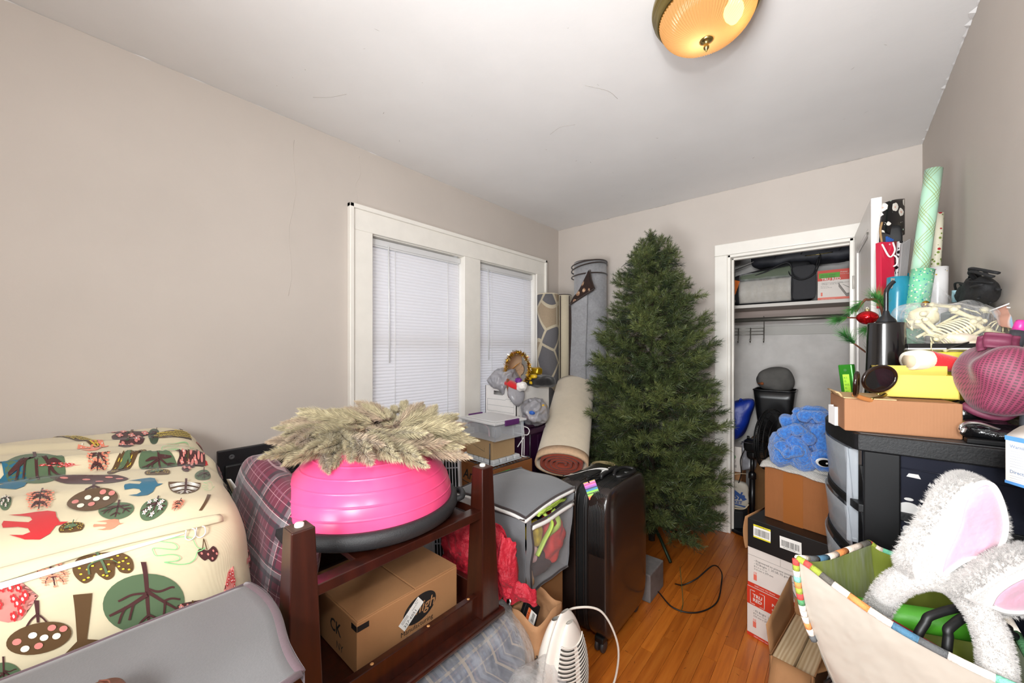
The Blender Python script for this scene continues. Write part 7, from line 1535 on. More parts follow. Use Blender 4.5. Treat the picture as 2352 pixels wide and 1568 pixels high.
# yellow carton and black book that carry the bag of bones
q = MB(); q.box(.165, 1.60, TZ, .335, 1.775, 1.345) ; yc = thing('yellow_carton', 'yellow packing carton with red corner behind the black dispenser', 'carton', (.25, 1.69, TZ)); q.build('carton', mat('yellow_print', 'cfc321', .5, nz=(9, .2)), yc, True, bevel=.003)
q = MB(); F = frame((.165, 1.5995, TZ), (1, 0, 0), (0, 0, 1)); q.rect(F, 0, .13, .012, .155, .0006, 0); q.poly(F, ell(.012, .09, .012, .022), .0006, 1); tag(q.build('print', [mat('print_orange', 'd2542a', .5), mat('print_pale', 'd9d98a', .5)], yc, True), kind='stuff')
Mb = Matrix.Translation((.150, 1.598, 1.352)) @ Matrix.Rotation(R(14), 4, 'Z') @ Matrix.Rotation(R(-14), 4, 'X'); kbk = thing('black_book', 'black book with white and yellow cover marks lying under the bag of bones', 'book', (.15, 1.6, 1.35))
q = MB(); q.box(0, 0, 0, .14, .12, .018, M=Mb); q.build('book_cover', mat('black_cover', '161616', .35), kbk, True, bevel=.001); q = MB(); q.box(-.0008, -.001, .0, .139, .119, .004, M=Mb); q.build('pages', M_WHITE, kbk, True)
Fk = Mb @ Matrix.Translation((0, 0, .0186)); q = MB(); q.text(Fk, 'C', .03, .012, .018, .0004, 0); q.text(Fk, '~', .03, .03, .004, .0004, 1); tag(q.build('cover_print', [M_WHITE, mat('print_gold', 'c9a520', .5)], kbk, True), kind='stuff')
# bag of plastic skeletons
M_BONE = mat('bone_plastic', 'd9cfa8', .45, nz=(22, .12)); sk = thing('skeleton_decoration', 'cream plastic toy skeletons folded up inside the clear bag', 'skeleton decoration', (.235, 1.70, 1.375))
rr = random.Random(31)
def bone(a, b, r, nm='bone'):
    a, b = V(a), V(b); q = MB(); q.tube([a, a.lerp(b, .12), a.lerp(b, .5), a.lerp(b, .88), b], [r * 1.35, r, r * .75, r, r * 1.35], 8)
    for p in (a, b):
        for s in (-1, 1): q.soft(r * 1.1, r * 1.1, r * 1.1, p + V((0, r * .8 * s, r * .2)), e=2, k=3)
    q.build(nm, M_BONE, sk, True)
def hand(p, d, L, nm='hand'):
    p, d = V(p), V(d).normalized(); s = d.cross(V((.2, -.3, 1))).normalized(); q = MB(); q.tube([p - d * L * .7, p], [L * .16, L * .30], 6, flat=.4)
    for k in range(5):
        sp = (k - 2) * .22; l = L * (1, 1.15, 1.2, 1.08, .8)[k]; e = d + s * sp * 1.4; b = p + s * sp * L * .8; q.tube([b, b + e * l * .5 + V((0, 0, .002)), b + e * l + V((0, 0, -.003))], [L * .085, L * .075, L * .05], 6)
    q.build(nm, M_BONE, sk, True)
B_ = lambda px, py, d: at(px, py, d)
bone(B_(2108, 740, 1.13), B_(2150, 775, 1.12), .0075); bone(B_(2125, 735, 1.13), B_(2165, 770, 1.12), .007); bone(B_(2190, 712, 1.14), B_(2245, 735, 1.12), .0085); bone(B_(2235, 740, 1.10), B_(2290, 775, 1.08), .0075); bone(B_(2150, 780, 1.10), B_(2260, 738, 1.10), .006)
bone(B_(2260, 712, 1.13), B_(2320, 722, 1.10), .008); bone(B_(2270, 760, 1.08), B_(2330, 778, 1.06), .007); bone(B_(2280, 790, 1.07), B_(2300, 770, 1.07), .007); bone(B_(2140, 700, 1.17), B_(2200, 706, 1.15), .006); bone(B_(2120, 722, 1.16), B_(2145, 712, 1.16), .008)
hand(B_(2090, 748, 1.14), at(2080, 730, 1.14) - at(2095, 760, 1.14), .022); hand(B_(2140, 785, 1.10), at(2145, 800, 1.10) - at(2140, 780, 1.10), .020); hand(B_(2300, 738, 1.08), at(2285, 765, 1.08) - at(2305, 735, 1.08), .024); hand(B_(2225, 712, 1.14), at(2260, 722, 1.14) - at(2215, 708, 1.14), .022, 'foot'); hand(B_(2262, 775, 1.07), at(2268, 800, 1.07) - at(2262, 770, 1.07), .018, 'foot')
q = MB(); rc0, rc1 = B_(2135, 790, 1.115), B_(2235, 735, 1.115); rd = (rc1 - rc0); rs = rd.normalized().cross(V((.3, -.6, .75))).normalized(); ru = rs.cross(rd.normalized()); ru = ru if ru.y < 0 else -ru
for k in range(11):
    c = rc0 + rd * (.12 + k * .075); r = .036 - .0022 * abs(k - 4); q.tube([c + rs * cos(t) * r + ru * sin(t) * r * .55 for t in [pi * (-.08 + 1.16 * j / 12) for j in range(13)]], .0029, 5)
q.tube([rc0 + rd * (t / 8) + rs * .036 for t in range(9)], .005, 6); q.tube([rc0 + rd * (t / 8) - rs * .034 for t in range(9)], .004, 6); q.build('rib_cage', M_BONE, sk, True)
q = MB(); q.soft(.034, .028, .030, B_(2120, 728, 1.18), e=2.3, k=10, amp=.004, fr=60); q.soft(.018, .015, .014, B_(2100, 745, 1.17), e=3, k=6); q.build('skull', M_BONE, sk, True)
q = MB(); c = B_(2205, 785, 1.09); q.soft(.045, .02, .026, c, e=2.4, k=12, amp=.012, fr=30); q.build('pelvis', mat('bone_pink', 'd8c6b0', .45), sk, True)
q = MB()
def bagf(w, p):
    n = abs(noise.noise(w * 12 + V((2, 0, 5)))) + .4 * noise.noise(w * 28); return w + V(p).normalized() * (n * .022 - .006) + V((0, 0, -.0))
MBg = Matrix.Translation((.232, 1.705, 1.428)) @ Matrix.Rotation(R(-24), 4, 'Z') @ Matrix.Rotation(R(5), 4, 'Y'); 
cbg = thing('clear_bag', 'clear crinkled plastic bag full of cream toy skeletons on the pile', 'plastic bag', (.232, 1.705, 1.37))
q.soft(.098, .118, .062, (0, 0, 0), e=3.2, k=34, fn=bagf, M=MBg); g = N('crinkle_film'); f = g.noise(g.co('Object'), 26, 5, .65); g.set(col=(1, 1, 1, 1), rough=.1, spec=.7); tp = g.n('BsdfTransparent'); tp.inputs[0].default_value = (.97, .97, .97, 1); fr = g.n('LayerWeight'); fr.inputs[0].default_value = .4; mx = g.n('MixShader')
g.put(mx.inputs[0], g.math('ADD', g.math('MULTIPLY', fr.outputs['Facing'], .30), .07)); g.t.links.new(tp.outputs[0], mx.inputs[1]); g.t.links.new(g.b.outputs[0], mx.inputs[2]); g.t.links.new(mx.outputs[0], g.out.inputs[0]); g.bump(f, 1., .02); M_CRINK = g.m
q.build('bag_film', M_CRINK, cbg, True)
q = MB(); T0 = at(2060, 720, 1.22); q.grid(lambda u, v: T0.lerp(at(2075, 705, 1.20), u).lerp(at(2110, 760, 1.14).lerp(at(2150, 700, 1.2), u), v) + V((.01 * sin(u * 8), .01 * sin(v * 7 + u * 4), .012 * noise.noise(V((u * 5, v * 4, 2))))), 14, 12); q.build('bag_end', M_CRINK, cbg, True)
q = MB(); q.tube(bez([B_(2175, 800, 1.07), B_(2200, 793, 1.06), B_(2225, 786, 1.06)], 5), .0022, 5); q.build('twist_tie', M_INK, cbg, True)
q = MB(); q.grid(lambda u, v: at(2115, 645, 1.36).lerp(at(2220, 690, 1.34), u).lerp(at(2125, 715, 1.33).lerp(at(2235, 705, 1.30), u), v) + V((0, .012 * noise.noise(V((u * 5, v * 4, 7))), .012 * sin(u * 6) * (1 - v))), 18, 10); one(q, 'clear_film', M_CRINK, 'loose clear plastic film standing up behind the bag of bones', 'plastic film', tuple(at(2160, 712, 1.33)))
gbp = at(2126, 699, 1.20); q = MB(); q.lathe([(0, -.012), (.008, -.009), (.0115, 0), (.008, .008), (.003, .011), (0, .012)], 20, tuple(gbp)); one(q, 'gold_bauble', mat('bauble_gold', 'c9962a', .12, 1.), 'tiny gold bauble behind the clear bag of bones', 'bauble', tuple(gbp))
# small santa hat
s2 = thing('santa_hat', 'small red felt santa hat with cream brim lying on the yellow box', 'hat', tuple(at(2160, 850, 1.02)))
L = bez([at(2088, 828, 1.03), at(2110, 826, 1.03), at(2135, 826, 1.03)], 6); q = MB(); q.tube(L, [.027, .0275, .028, .0285, .029, .0295, .0295, .0295, .029, .028, .027, .026, .025], 22, flat=.92); q.build('brim', mat('cream_felt', 'ebe3cd', .9, bump=(240, .25), sheen=.3), s2, True)
q = MB(); q.tube([at(2086.8, 828, 1.03), at(2087.6, 828, 1.03)], [.019, .019], 20); q.build('brim_opening', mat('brim_inside', 'bfae94', .9), s2, True)
L = bez([at(2132, 826, 1.03), at(2165, 832, 1.02), at(2195, 838, 1.01), at(2222, 845, 1.0)], 6); q = MB(); q.tube(L, [.0275 - .0004 * i for i in range(len(L))], 22, flat=.9); q.build('hat_felt', M_SANTA, s2, True)
q = MB(); c = at(2226, 846, .99); q.soft(.021, .021, .016, c, e=2.2, k=12, amp=.003, fr=120); q.build('pompom', M_FURW, s2, True)
# maroon mesh bag, black sack, chrome hook, grey cloth
g = N('maroon_mesh'); s = g.sep(g.co('UV')); a = g.math('ADD', s[0], s[1]); b_ = g.math('SUBTRACT', s[0], s[1]); k1 = g.math('ABSOLUTE', g.math('SUBTRACT', g.math('FRACT', g.math('MULTIPLY', a, 105.)), .5)); k2 = g.math('ABSOLUTE', g.math('SUBTRACT', g.math('FRACT', g.math('MULTIPLY', b_, 105.)), .5)); hole = g.math('LESS_THAN', g.math('MAXIMUM', k1, k2), .30)
g.set(col=g.mix(hole, lin('7c2b48'), lin('4a1529')), rough=.6, sheen=.2); g.bump(g.math('SUBTRACT', 1., hole), .7, .003); M_MESH = g.m
mb_ = thing('mesh_bag', 'maroon mesh drawstring bag stuffed full on the right of the pile', 'mesh bag', (.285, 1.43, 1.19))
q = MB(); q.soft(.060, .088, .076, (.286, 1.425, 1.282), e=3.4, k=30, amp=.024, fr=13, seed=8, M=Matrix.Translation((.283, 1.432, 1.275)) @ Matrix.Rotation(R(-18), 4, 'Y') @ Matrix.Translation((-.283, -1.432, -1.275))); q.build('mesh', M_MESH, mb_, True)
M_MAR = mat('maroon_nylon', '6a2a42', .6, bump=(50, .3)); q = MB(); L = bez([at(2245, 800, .92), at(2270, 790, .90), at(2310, 795, .88), at(2350, 800, .87)], 6); q.grid(lambda u, v: L[int(round(u * 18))] + V((.006 * sin(u * 12), .012 * sin(pi * v), .034 * (v - .2))), 18, 6); q.build('collar', M_MAR, mb_, True, solid=.004)
q = MB(); q.tube(bez([at(2210, 930, .93), at(2260, 952, .90), at(2310, 956, .88), at(2350, 930, .86)], 6), .010, 8); q.build('bottom_hem', M_MAR, mb_, True)
mk = thing('marker_pen', 'fat pen with magenta cap sticking out of the maroon mesh bag', 'marker', tuple(at(2335, 775, .93)))
q = MB(); q.tube([at(2340, 763, .93), at(2345, 742, .93), at(2347, 737, .93)], [.0125, .0105, .009], 14); q.build('cap', mat('magenta_cap', 'c2338a', .35), mk, True); q = MB(); q.tube([at(2325, 800, .93), at(2340, 762, .93)], [.015, .015], 14); q.build('barrel', mat('marker_grey', '3a3a40', .4), mk, True)
q = MB(); q.soft(.070, .085, .020, (.275, 1.42, TZ + .021), e=3, k=24, fn=film(21, .03)); q.soft(.03, .03, .026, at(2200, 925, .94) + V((.012, .02, -.02)), e=2.6, k=12, fn=film(25, .016)); one(q, 'black_sack', mat('black_polythene', '0f0f11', .14, bump=(30, .5, .01)), 'shiny black plastic sack under the maroon mesh bag', 'plastic bag', (.275, 1.42, TZ))
q = MB(); q.soft(.022, .035, .035, (.325, 1.375, 1.20), e=3, k=12, amp=.01, fr=20); one(q, 'grey_cloth', mat('slate_cloth', '63676e', .7, bump=(40, .4)), 'slate grey cloth below the maroon mesh bag at the wall', 'cloth', (.325, 1.375, 1.16))
ch = thing('curled_hook', 'chrome scroll shaped hook lying on the front edge of the drawer tower', 'hook', tuple(at(2250, 1020, .87))); M_CHR = mat('chrome', 'd6d8da', .12, 1.)
q = MB(); q.tube(bez([at(2222, 990, .865), at(2216, 985, .865), at(2211, 992, .865), at(2207, 987, .87), at(2208, 978, .87), at(2222, 972, .87), at(2250, 973, .86), at(2285, 984, .85), at(2322, 998, .845)], 7), [.0035 + .0012 * min(1, i / 12) for i in range(57)], 10); q.build('scroll', M_CHR, ch, True)
q = MB(); q.tube(bez([at(2266, 1006, .86), at(2264, 1014, .86), at(2272, 1019, .86), at(2284, 1017, .86)], 6), .003, 8); q.build('small_scroll', M_CHR, ch, True)
q = MB(); q.box(.215, 1.315, TZ, .335, 1.345, TZ + .012) ; one(q, 'black_strip', M_POST, 'flat black plastic strip under the chrome hook on the drawer tower', 'strip', (.275, 1.33, TZ), bevel=.003)
# black cords bundle, tape roll and striped mask at the wall
q = MB(); q.box(.265, 1.83, 1.140, .338, 1.99, 1.478); one(q, 'black_carton', mat('black_board', '0e0e0f', .45), 'black carton behind the bag of bones, under the heap of black straps', 'carton', (.30, 1.9, 1.14), bevel=.003)
bs = thing('strap_bundle', 'heap of black straps and cords against the right wall', 'straps', (.315, 1.83, 1.48)); M_STR = mat('black_webbing', '0e0e10', .8, bump=(160, .3))
rr = random.Random(77); q = MB(); q.soft(.030, .140, .042, (.312, 1.80, 1.525), e=2.6, k=14, amp=.012, fr=24); q.build('webbing_core', M_STR, bs, True)
for k in range(22):
    z0 = rr.uniform(1.49, 1.57); y0 = rr.uniform(1.70, 1.92); q = MB(); q.tube(bez([(.315 + rr.uniform(-.025, .02), y0 - .10, z0 - .01), (.300 + rr.uniform(-.02, .02), y0 - .03, z0 + rr.uniform(-.01, .025)), (.305 + rr.uniform(-.02, .02), y0 + .03, z0 + rr.uniform(-.01, .02)), (.320 + rr.uniform(-.02, .012), y0 + .09, z0 - .015)], 6), rr.choice((.0035, .005, .006)), 6, flat=.7); q.build('cord', M_STR, bs, True)
q = MB(); q.tube(bez([at(2290, 645, 1.2), at(2295, 632, 1.2), at(2325, 628, 1.16), at(2352, 626, 1.13)], 8), .0045, 6); q.build('loop', M_STR, bs, True)
q = MB(); q.soft(.026, .012, .030, at(2240, 695, 1.2), e=5, k=8); q.build('black_tab', M_STR, bs, True)
tpr = thing('tape_roll', 'blue printed tape roll with cardboard core beside the black straps', 'tape roll', tuple(at(2250, 665, 1.27))); 
MT = Matrix.Translation(at(2256, 668, 1.25) + V((-.03, 0, -.012))) @ Matrix.Rotation(R(6), 4, 'X'); q = MB(); q.lathe([(.030, -.02), (.036, -.02), (.036, .02), (.030, .02), (.030, -.02)], 32, M=MT); q.build('tape', mat('tape_sky', '9cc3cf', .5, nz=(60, .35)), tpr, True); q = MB(); q.lathe([(.0262, -.0198), (.0298, -.0198), (.0298, .0202), (.0262, .0202), (.0262, -.0198)], 32, M=MT); q.build('core', M_CARD, tpr, True)
mkk = thing('face_mask', 'striped pink and blue fabric face mask with white elastic on the pile', 'face mask', tuple(at(2330, 730, 1.05)))
q = MB(); A, B2, C2, D2_ = at(2275, 712, 1.12), at(2352, 680, 1.05), at(2360, 765, 1.0), at(2300, 752, 1.06); q.grid(lambda u, v: A.lerp(B2, u).lerp(D2_.lerp(C2, u), v) + V((-.008 * sin(pi * u) * sin(pi * v), 0, .004 * sin(v * 14))), 16, 10); g = N('mask_stripes'); wv = g.n('TexWave', bands_direction='X'); g.put(wv.inputs[0], g.co('Object')); wv.inputs['Scale'].default_value = 9; wv.inputs['Distortion'].default_value = 3; g.set(col=g.ramp(wv.outputs['Fac'], [(.2, lin('8ea8bf')), (.45, lin('c9b3aa')), (.7, lin('b98a78'))]), rough=.85); q.build('mask_cloth', g.m, mkk, True, solid=.002)
q = MB(); q.tube(bez([at(2272, 714, 1.11), at(2310, 700, 1.07), at(2352, 684, 1.03)], 6), .0022, 6); q.tube(bez([at(2312, 706, 1.06), at(2330, 707, 1.05), at(2350, 715, 1.03)], 6), .002, 6); q.build('elastic', M_HGW, mkk, True)
q = MB(); q.soft(.02, .05, .035, (.325, 1.715, 1.475) , e=3, k=8) ; 

# ------------------------------------------------------------------ gift wrap behind the door edge
def wrapmat(name, base, dots):
    g = N(name); co = g.co('Object'); cur = lin(base)
    for sc, r, c, rnd_, off in dots:
        mp = g.n('VectorMath', operation='ADD'); g.put(mp.inputs[0], co); mp.inputs[1].default_value = (off, off * 1.3, off * .7); d = g.vor(mp.outputs[0], sc, rnd_); cur = g.mix(g.math('LESS_THAN', d, r), cur, lin(c))
    g.set(col=cur, rough=.28, coat=.3, coatr=.15); return g
def wroll(name, label, top, bot, r, m, group='rolls of gift wrap', cap=None, z0=1.1405):
    top, bot = V(top), V(bot); d = (bot - top); bot = top + d * ((z0 - top.z) / d.z)
    t = thing(name, label, 'gift wrap', tuple(bot), group=None); ax = (top - bot).normalized(); o1 = ax.orthogonal().normalized(); o2 = ax.cross(o1); L = (top - bot).length
    sp = spiral(r * .80, r, 2.2, 70); q = MB(); q.grid(lambda u, v: o1 * sp[int(round(u * 70))][0] + o2 * sp[int(round(u * 70))][1] + ax * (v * L), 70, 8); q.build('paper', m, t, solid=.0006)
    q = MB(); q.grid(lambda u, v: o1 * cos(2 * pi * u) * r * .78 + o2 * sin(2 * pi * u) * r * .78 + ax * (v * (L - .004)), 24, 2, cu=True); q.build('core', cap or M_CARD, t, solid=.001); return t
g = N('mint_gold_lattice'); s = g.sep(g.co('UV')); an = g.math('MULTIPLY', s[0], 13.82); sz_ = g.math('MULTIPLY', s[1], .97); p1 = g.math('ADD', g.math('MULTIPLY', an, .9), g.math('MULTIPLY', sz_, 22.)); p2 = g.math('SUBTRACT', g.math('MULTIPLY', an, .9), g.math('MULTIPLY', sz_, 22.)); cur = lin('a9d2b8')
for p_ in (p1, p2):
    fr = g.math('FRACT', g.math('MULTIPLY', p_, .318)); fine = g.math('LESS_THAN', g.math('FRACT', g.math('MULTIPLY', fr, 9.)), .30); cur = g.mix(g.math('MULTIPLY', g.math('MULTIPLY', g.math('LESS_THAN', fr, .36), fine), .75), cur, lin('8f9a5a'))
g.set(col=cur, rough=.16, coat=.5, coatr=.08); wroll('wrapping_paper_roll', 'tall mint green wrapping paper roll with gold lattice in the corner', at(2144, 390, 1.50), at(2112, 620, 1.50), .0275, g.m)
g = wrapmat('green_confetti', '74c39a', [(85, .25, 'e8e6c8', .9, 0), (85, .22, '2f8aa0', .9, 3.3)]); wroll('wrapping_paper_roll', 'green wrapping paper roll with white and teal confetti spots', at(2118, 620, 1.42), at(2106, 700, 1.42), .0345, g.m)
g = wrapmat('holly_paper', 'e2ddc6', [(52, .26, '7d9140', .8, 0), (26, .17, 'b3202a', 1., 2.)]); wroll('wrapping_paper_roll', 'thin white wrapping paper roll with green leaves and red birds by the wall', at(2156, 490, 1.62), at(2148, 620, 1.62), .0165, g.m)
g = wrapmat('doodle_paper', 'e9e6e6', [(30, .13, '3a8a9a', 1., 0), (34, .11, 'd3b437', 1., 4.), (38, .10, 'c47aa0', 1., 7.), (60, .09, '2c2c3a', 1., 9.)]); wroll('wrapping_paper_roll', 'short white wrapping paper roll with rainbow doodles by the right wall', at(2154, 614, 1.52), at(2152, 700, 1.52), .0300, g.m)
g = wrapmat('teal_paper', '1d87a3', []); tr_r = wroll('wrapping_paper_roll', 'plain teal wrapping paper roll with silver paper corners', at(2062, 637, 1.46), at(2058, 740, 1.46), .0330, g.m)
g = wrapmat('cow_paper', 'b9d8de', [(18, .24, '1b1b1d', 1., 0), (14, .12, 'b6363a', 1., 5.), (26, .2, 'eef0ee', 1., 8.)]); wroll('wrapping_paper_roll', 'pale blue wrapping paper roll with black blotches beside the door edge', at(2037, 626, 1.62), at(2037, 720, 1.62), .0260, g.m)
g = N('teal_cream_stripe'); s = g.sep(g.co('Object')); g.set(col=g.mix(g.math('GREATER_THAN', g.math('SINE', g.math('MULTIPLY', s[2], 95.)), .2), lin('1c90a8'), lin('d9d2b4')), rough=.3); wroll('wrapping_paper_roll', 'teal and cream striped wrapping paper roll behind the green confetti roll', at(2090, 628, 1.60), at(2088, 720, 1.60), .0200, g.m)
q = MB(); F = frame(at(2062, 640, 1.46) + V((-.0, -.036, -.02)), (_c, _s, 0), (0, 0, 1)); q.poly(F, [(-.031, .018), (-.016, .016), (-.020, .0), (-.026, -.02), (-.031, -.022)], .0015, 0); q.poly(F, [(.030, .018), (.010, .018), (.016, .004), (.022, -.008), (.030, -.03)], .0015, 0); q.build('silver_corner', mat('silver_print', 'c9c9c6', .25, .6), tr_r, True, solid=.0006)
# black floral wrap, unrolled at its top
g = N('black_floral_paper'); co = g.co('Object'); d = g.vor(co, 20, 1.); n_ = g.noise(co, 70, 3); ff = g.math('ADD', d, g.math('MULTIPLY', n_, .28)); c1 = g.mix(g.math('LESS_THAN', ff, .48), lin('101012'), lin('e8e2d8')); c2 = g.mix(g.math('LESS_THAN', ff, .24), c1, lin('d9b0a0')); d2 = g.vor(g.co('Object', 1.7), 20, 1.); c3 = g.mix(g.math('MULTIPLY', g.math('LESS_THAN', d2, .16), g.math('GREATER_THAN', ff, .5)), c2, lin('9fb8a4')); g.set(col=c3, rough=.2, coat=.4, coatr=.1); M_FLOR = g.m
fw = wroll('wrapping_paper_roll', 'black floral wrapping paper roll with white roses, unrolled at the top', at(2066, 470, 1.68), at(2056, 620, 1.68), .0165, M_FLOR)
q = MB(); A = at(2078, 456, 1.66); B3 = at(2026, 470, 1.66); q.grid(lambda u, v: A.lerp(B3, u) + V((0, -.03 * sin(pi * u * .8), 0)) + V((-.012 * v * u, 0, -(.155 - .02 * u + .012 * sin(u * 5)) * v)), 18, 12); q.build('unrolled_sheet', M_FLOR, fw, True, solid=.0008)
# gift bags and tissue at the door edge
gbk = thing('gift_bag', 'black gift bag standing behind the white door edge', 'gift bag', tuple(at(2043, 700, 1.66)))
q = MB(); q.soft(.036, .022, .22, at(2041, 590, 1.66) + V((.006, 0, -.09)), e=9, k=10); q.build('bag_body', mat('black_paper', '111113', .6), gbk, True); q = MB(); q.tube(bez([at(2026, 560, 1.6), at(2022, 530, 1.6), at(2026, 510, 1.6)], 5), .004, 6); q.build('handle', mat('rope_tan', '9a7a52', .8), gbk, True)
g = wrapmat('red_polka', 'c21f3f', [(24, .26, 'dba9ae', 0., 0)]); gr2 = thing('gift_bag', 'red polka dot gift bag with white rope handle by the door edge', 'gift bag', tuple(at(2038, 700, 1.60)))
q = MB(); Fg = frame(at(2034, 620, 1.6), (_c, _s, .0), (-.20, -.15, 1)); q.box(-.030, -.16, -.012, .026, .115, .012, M=Fg); q.build('bag_body', g.m, gr2, True, bevel=.002); q = MB(); q.tube(bez([Fg @ V(p) for p in ((-.026, .105, .013), (-.004, .05, .022), (.018, .075, .022), (.020, .112, .013))], 6), .0032, 6); q.tube(bez([at(2052, 585, 1.585), at(2060, 592, 1.58), at(2060, 606, 1.58), at(2052, 612, 1.585)], 6), .0032, 6); q.build('rope_handle', mat('rope_white', 'ebe7e2', .8), gr2, True)
for k in range(4):
    q = MB(); q.box(-.0035, -.06, -.002, .0035, .05, .002, M=frame(at(2037 + k * 4.2, 570 + k * 2, 1.63), (_c, _s, 0), (-.12, -.1, 1))); one(q, 'gift_tag_strip', mat('blue_strip', '2d5fae', .4), 'blue paper strips sticking up between the red and black gift bags', 'paper strip', tuple(at(2037 + k * 4.2, 592, 1.63)), 'blue strips among the gift bags')
q = MB(); q.box(-.012, -.10, -.004, .012, .055, .004, M=frame(at(2052, 585, 1.61), (_c, _s, 0), (-.05, -.1, 1))); one(q, 'maroon_card', mat('maroon_card', '6a1c24', .5), 'dark maroon card among the gift bags', 'card', tuple(at(2052, 620, 1.61)))
g = wrapmat('zebra_paper', 'd9d6d6', [(60, .42, '16161a', 1., 0)]); wroll('wrapping_paper_roll', 'black and white speckled wrapping paper roll with pink end', at(2068, 555, 1.60), at(2064, 640, 1.60), .0125, g.m, cap=mat('pink_end', 'c22a52', .4))
for k in range(6):
    q = MB(); t0, t1 = at(2072 + k * 3.4, 560 - k * 2, 1.58), at(2064 + k * 2.6, 660, 1.58); t1 = t0 + (t1 - t0) * ((1.1405 - t0.z) / (t1.z - t0.z)); q.tube([t1, t0], .0052, 8); one(q, 'cellophane_roll', mat('cellophane', 'b5b2b2', .12, trans=.3), 'thin silver cellophane rolls clustered behind the teal wrapping paper roll', 'cellophane roll', tuple(t1), 'thin cellophane rolls')
# white and blue medicine carton at the right edge, on a black crate out of the frame
q = MB(); q.box(.262, .90, 0, .350, 1.10, 1.113); one(q, 'black_crate', M_TB, 'tall black crate at the right wall under the white and blue carton', 'crate', (.31, 1.0, 0), bevel=.004)
mc = thing('medicine_carton', 'white and blue printed carton at the right edge of the photo', 'carton', (.222, 1.086, 1.1135), R(-58))
q = MB(); q.box(0, 0, .004, .15, .075, .088); q.build('carton', M_CWH, mc, bevel=.001)
F = frame((0, 0, 0), (1, 0, 0), (0, 0, 1)); q = MB(); q.rect(F, 0, .004, .15, .009, .0006, 0); q.rect(F, 0, .080, .15, .088, .0006, 0); q.text(F, 'Warnings', .008, .008, .068, .0008, 1, bold=.0002)
for k in range(7): q.rect(F, .008, .062 - k * .0045, .05 + .03 * ((k * 7) % 3), .0628 - k * .0045, .0006, 2)
q.text(F, 'Directions', .008, .008, .024, .0008, 1, bold=.0002)
for k in range(3): q.rect(F, .008, .019 - k * .004, .06, .0197 - k * .004, .0006, 2)
tag(q.build('printed_face', [mat('carton_blue2', '4f86bf', .5), mat('ink_blue_grey', '7f8fa6', .6), mat('ink_pale_blue', 'a3aab6', .6)], mc), kind='stuff')
q = MB(); q.grid(lambda u, v: V((u * .15, .002 + .05 * v, .088 + .020 * sin(v * 2.2))), 3, 5); q.build('open_flap', M_CWH, mc, solid=.001)

# ------------------------------------------------------------------ tote, bunny ears and paisley bag in the foreground
g = N('purple_paisley'); co = g.co('Object'); f = g.noise(co, 13, 2, .4); wz = g.math('SINE', g.math('MULTIPLY', f, 42.)); c1 = g.ramp(f, [(.38, lin('33204a')), (.44, lin('b0437f')), (.50, lin('e08a6a')), (.54, lin('b0437f')), (.60, lin('33204a')), (.68, lin('d58a9a'))], 'CONSTANT'); g.set(col=g.mix(g.math('MULTIPLY', g.math('GREATER_THAN', wz, .75), .6), c1, lin('22163a')), rough=.85); M_PAIS = g.m
pp_ = thing('paisley_bag', 'purple and pink paisley fabric bag on the floor beneath the tote', 'bag', (.11, 1.09, 0))
q = MB(); q.soft(.155, .135, .285, (.105, 1.095, .286), e=4.5, k=26, amp=.014, fr=8, seed=4); q.build('bag_body', M_PAIS, pp_, True)
q = MB(); q.tube(bez([at(1895, 1568, .95), at(1930, 1552, .92), at(1980, 1556, .90), at(2010, 1580, .88)], 7), .0045, 7); q.build('strap', M_RUB, pp_, True)
tt = thing('tote_bag', 'white vinyl tote bag with green lining and rainbow stitched edge', 'tote bag', (.12, 1.08, .57))
mouth = bez([(-.068, .997, .915), (-.030, 1.075, .895), (.010, 1.165, .890), (.049, 1.252, .886), (.056, 1.260, .884), (.075, 1.262, .874), (.150, 1.272, .860), (.222, 1.275, .852), (.236, 1.262, .850), (.238, 1.10, .846), (.232, .938, .842), (.222, .930, .842), (.150, .943, .846), (.070, .957, .862), (.0, .975, .888), (-.045, .988, .909), (-.068, .997, .915)], 5)
nm_ = len(mouth) - 1; 
def wallp(u, v, ins=0.):
    p = mouth[int(round(u * nm_)) % (nm_ + 1)]; c = V((.135, 1.095, 0)); b = V((c.x + (p.x - c.x) * .48 + .012, c.y + (p.y - c.y) * .62, .575)); m = p.lerp(b, v); w = (v * (1 - v)) * .9
    d = V((p.x - c.x, p.y - c.y, 0)); m += d * w * .55; n = noise.noise(V((u * 9, v * 3, 1))) * .014 * v + (1 - 2 * abs(noise.noise(V((u * 11 + v * 3, v * 2.2, 4))))) * .008 * v; m += d.normalized() * (n - ins); m.z += 0; return m
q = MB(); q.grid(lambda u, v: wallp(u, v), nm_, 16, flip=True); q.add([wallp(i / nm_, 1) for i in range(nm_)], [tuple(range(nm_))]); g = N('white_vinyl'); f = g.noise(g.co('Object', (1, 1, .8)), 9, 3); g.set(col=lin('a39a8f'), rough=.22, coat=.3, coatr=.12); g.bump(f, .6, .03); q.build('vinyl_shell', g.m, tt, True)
g = N('olive_lining'); f = g.noise(g.co('Object', (1, 1, .4)), 11, 3); g.set(col=g.ramp(f, [(.3, lin('5f6a22')), (.7, lin('8b9638'))]), rough=.42, sheen=.2); g.bump(f, .8, .02); q = MB(); q.grid(lambda u, v: wallp(u, v * .96, .007), nm_, 14); q.add([wallp(i / nm_, .96, .007) for i in range(nm_)], [tuple(range(nm_))]); q.build('lining', g.m, tt, True)
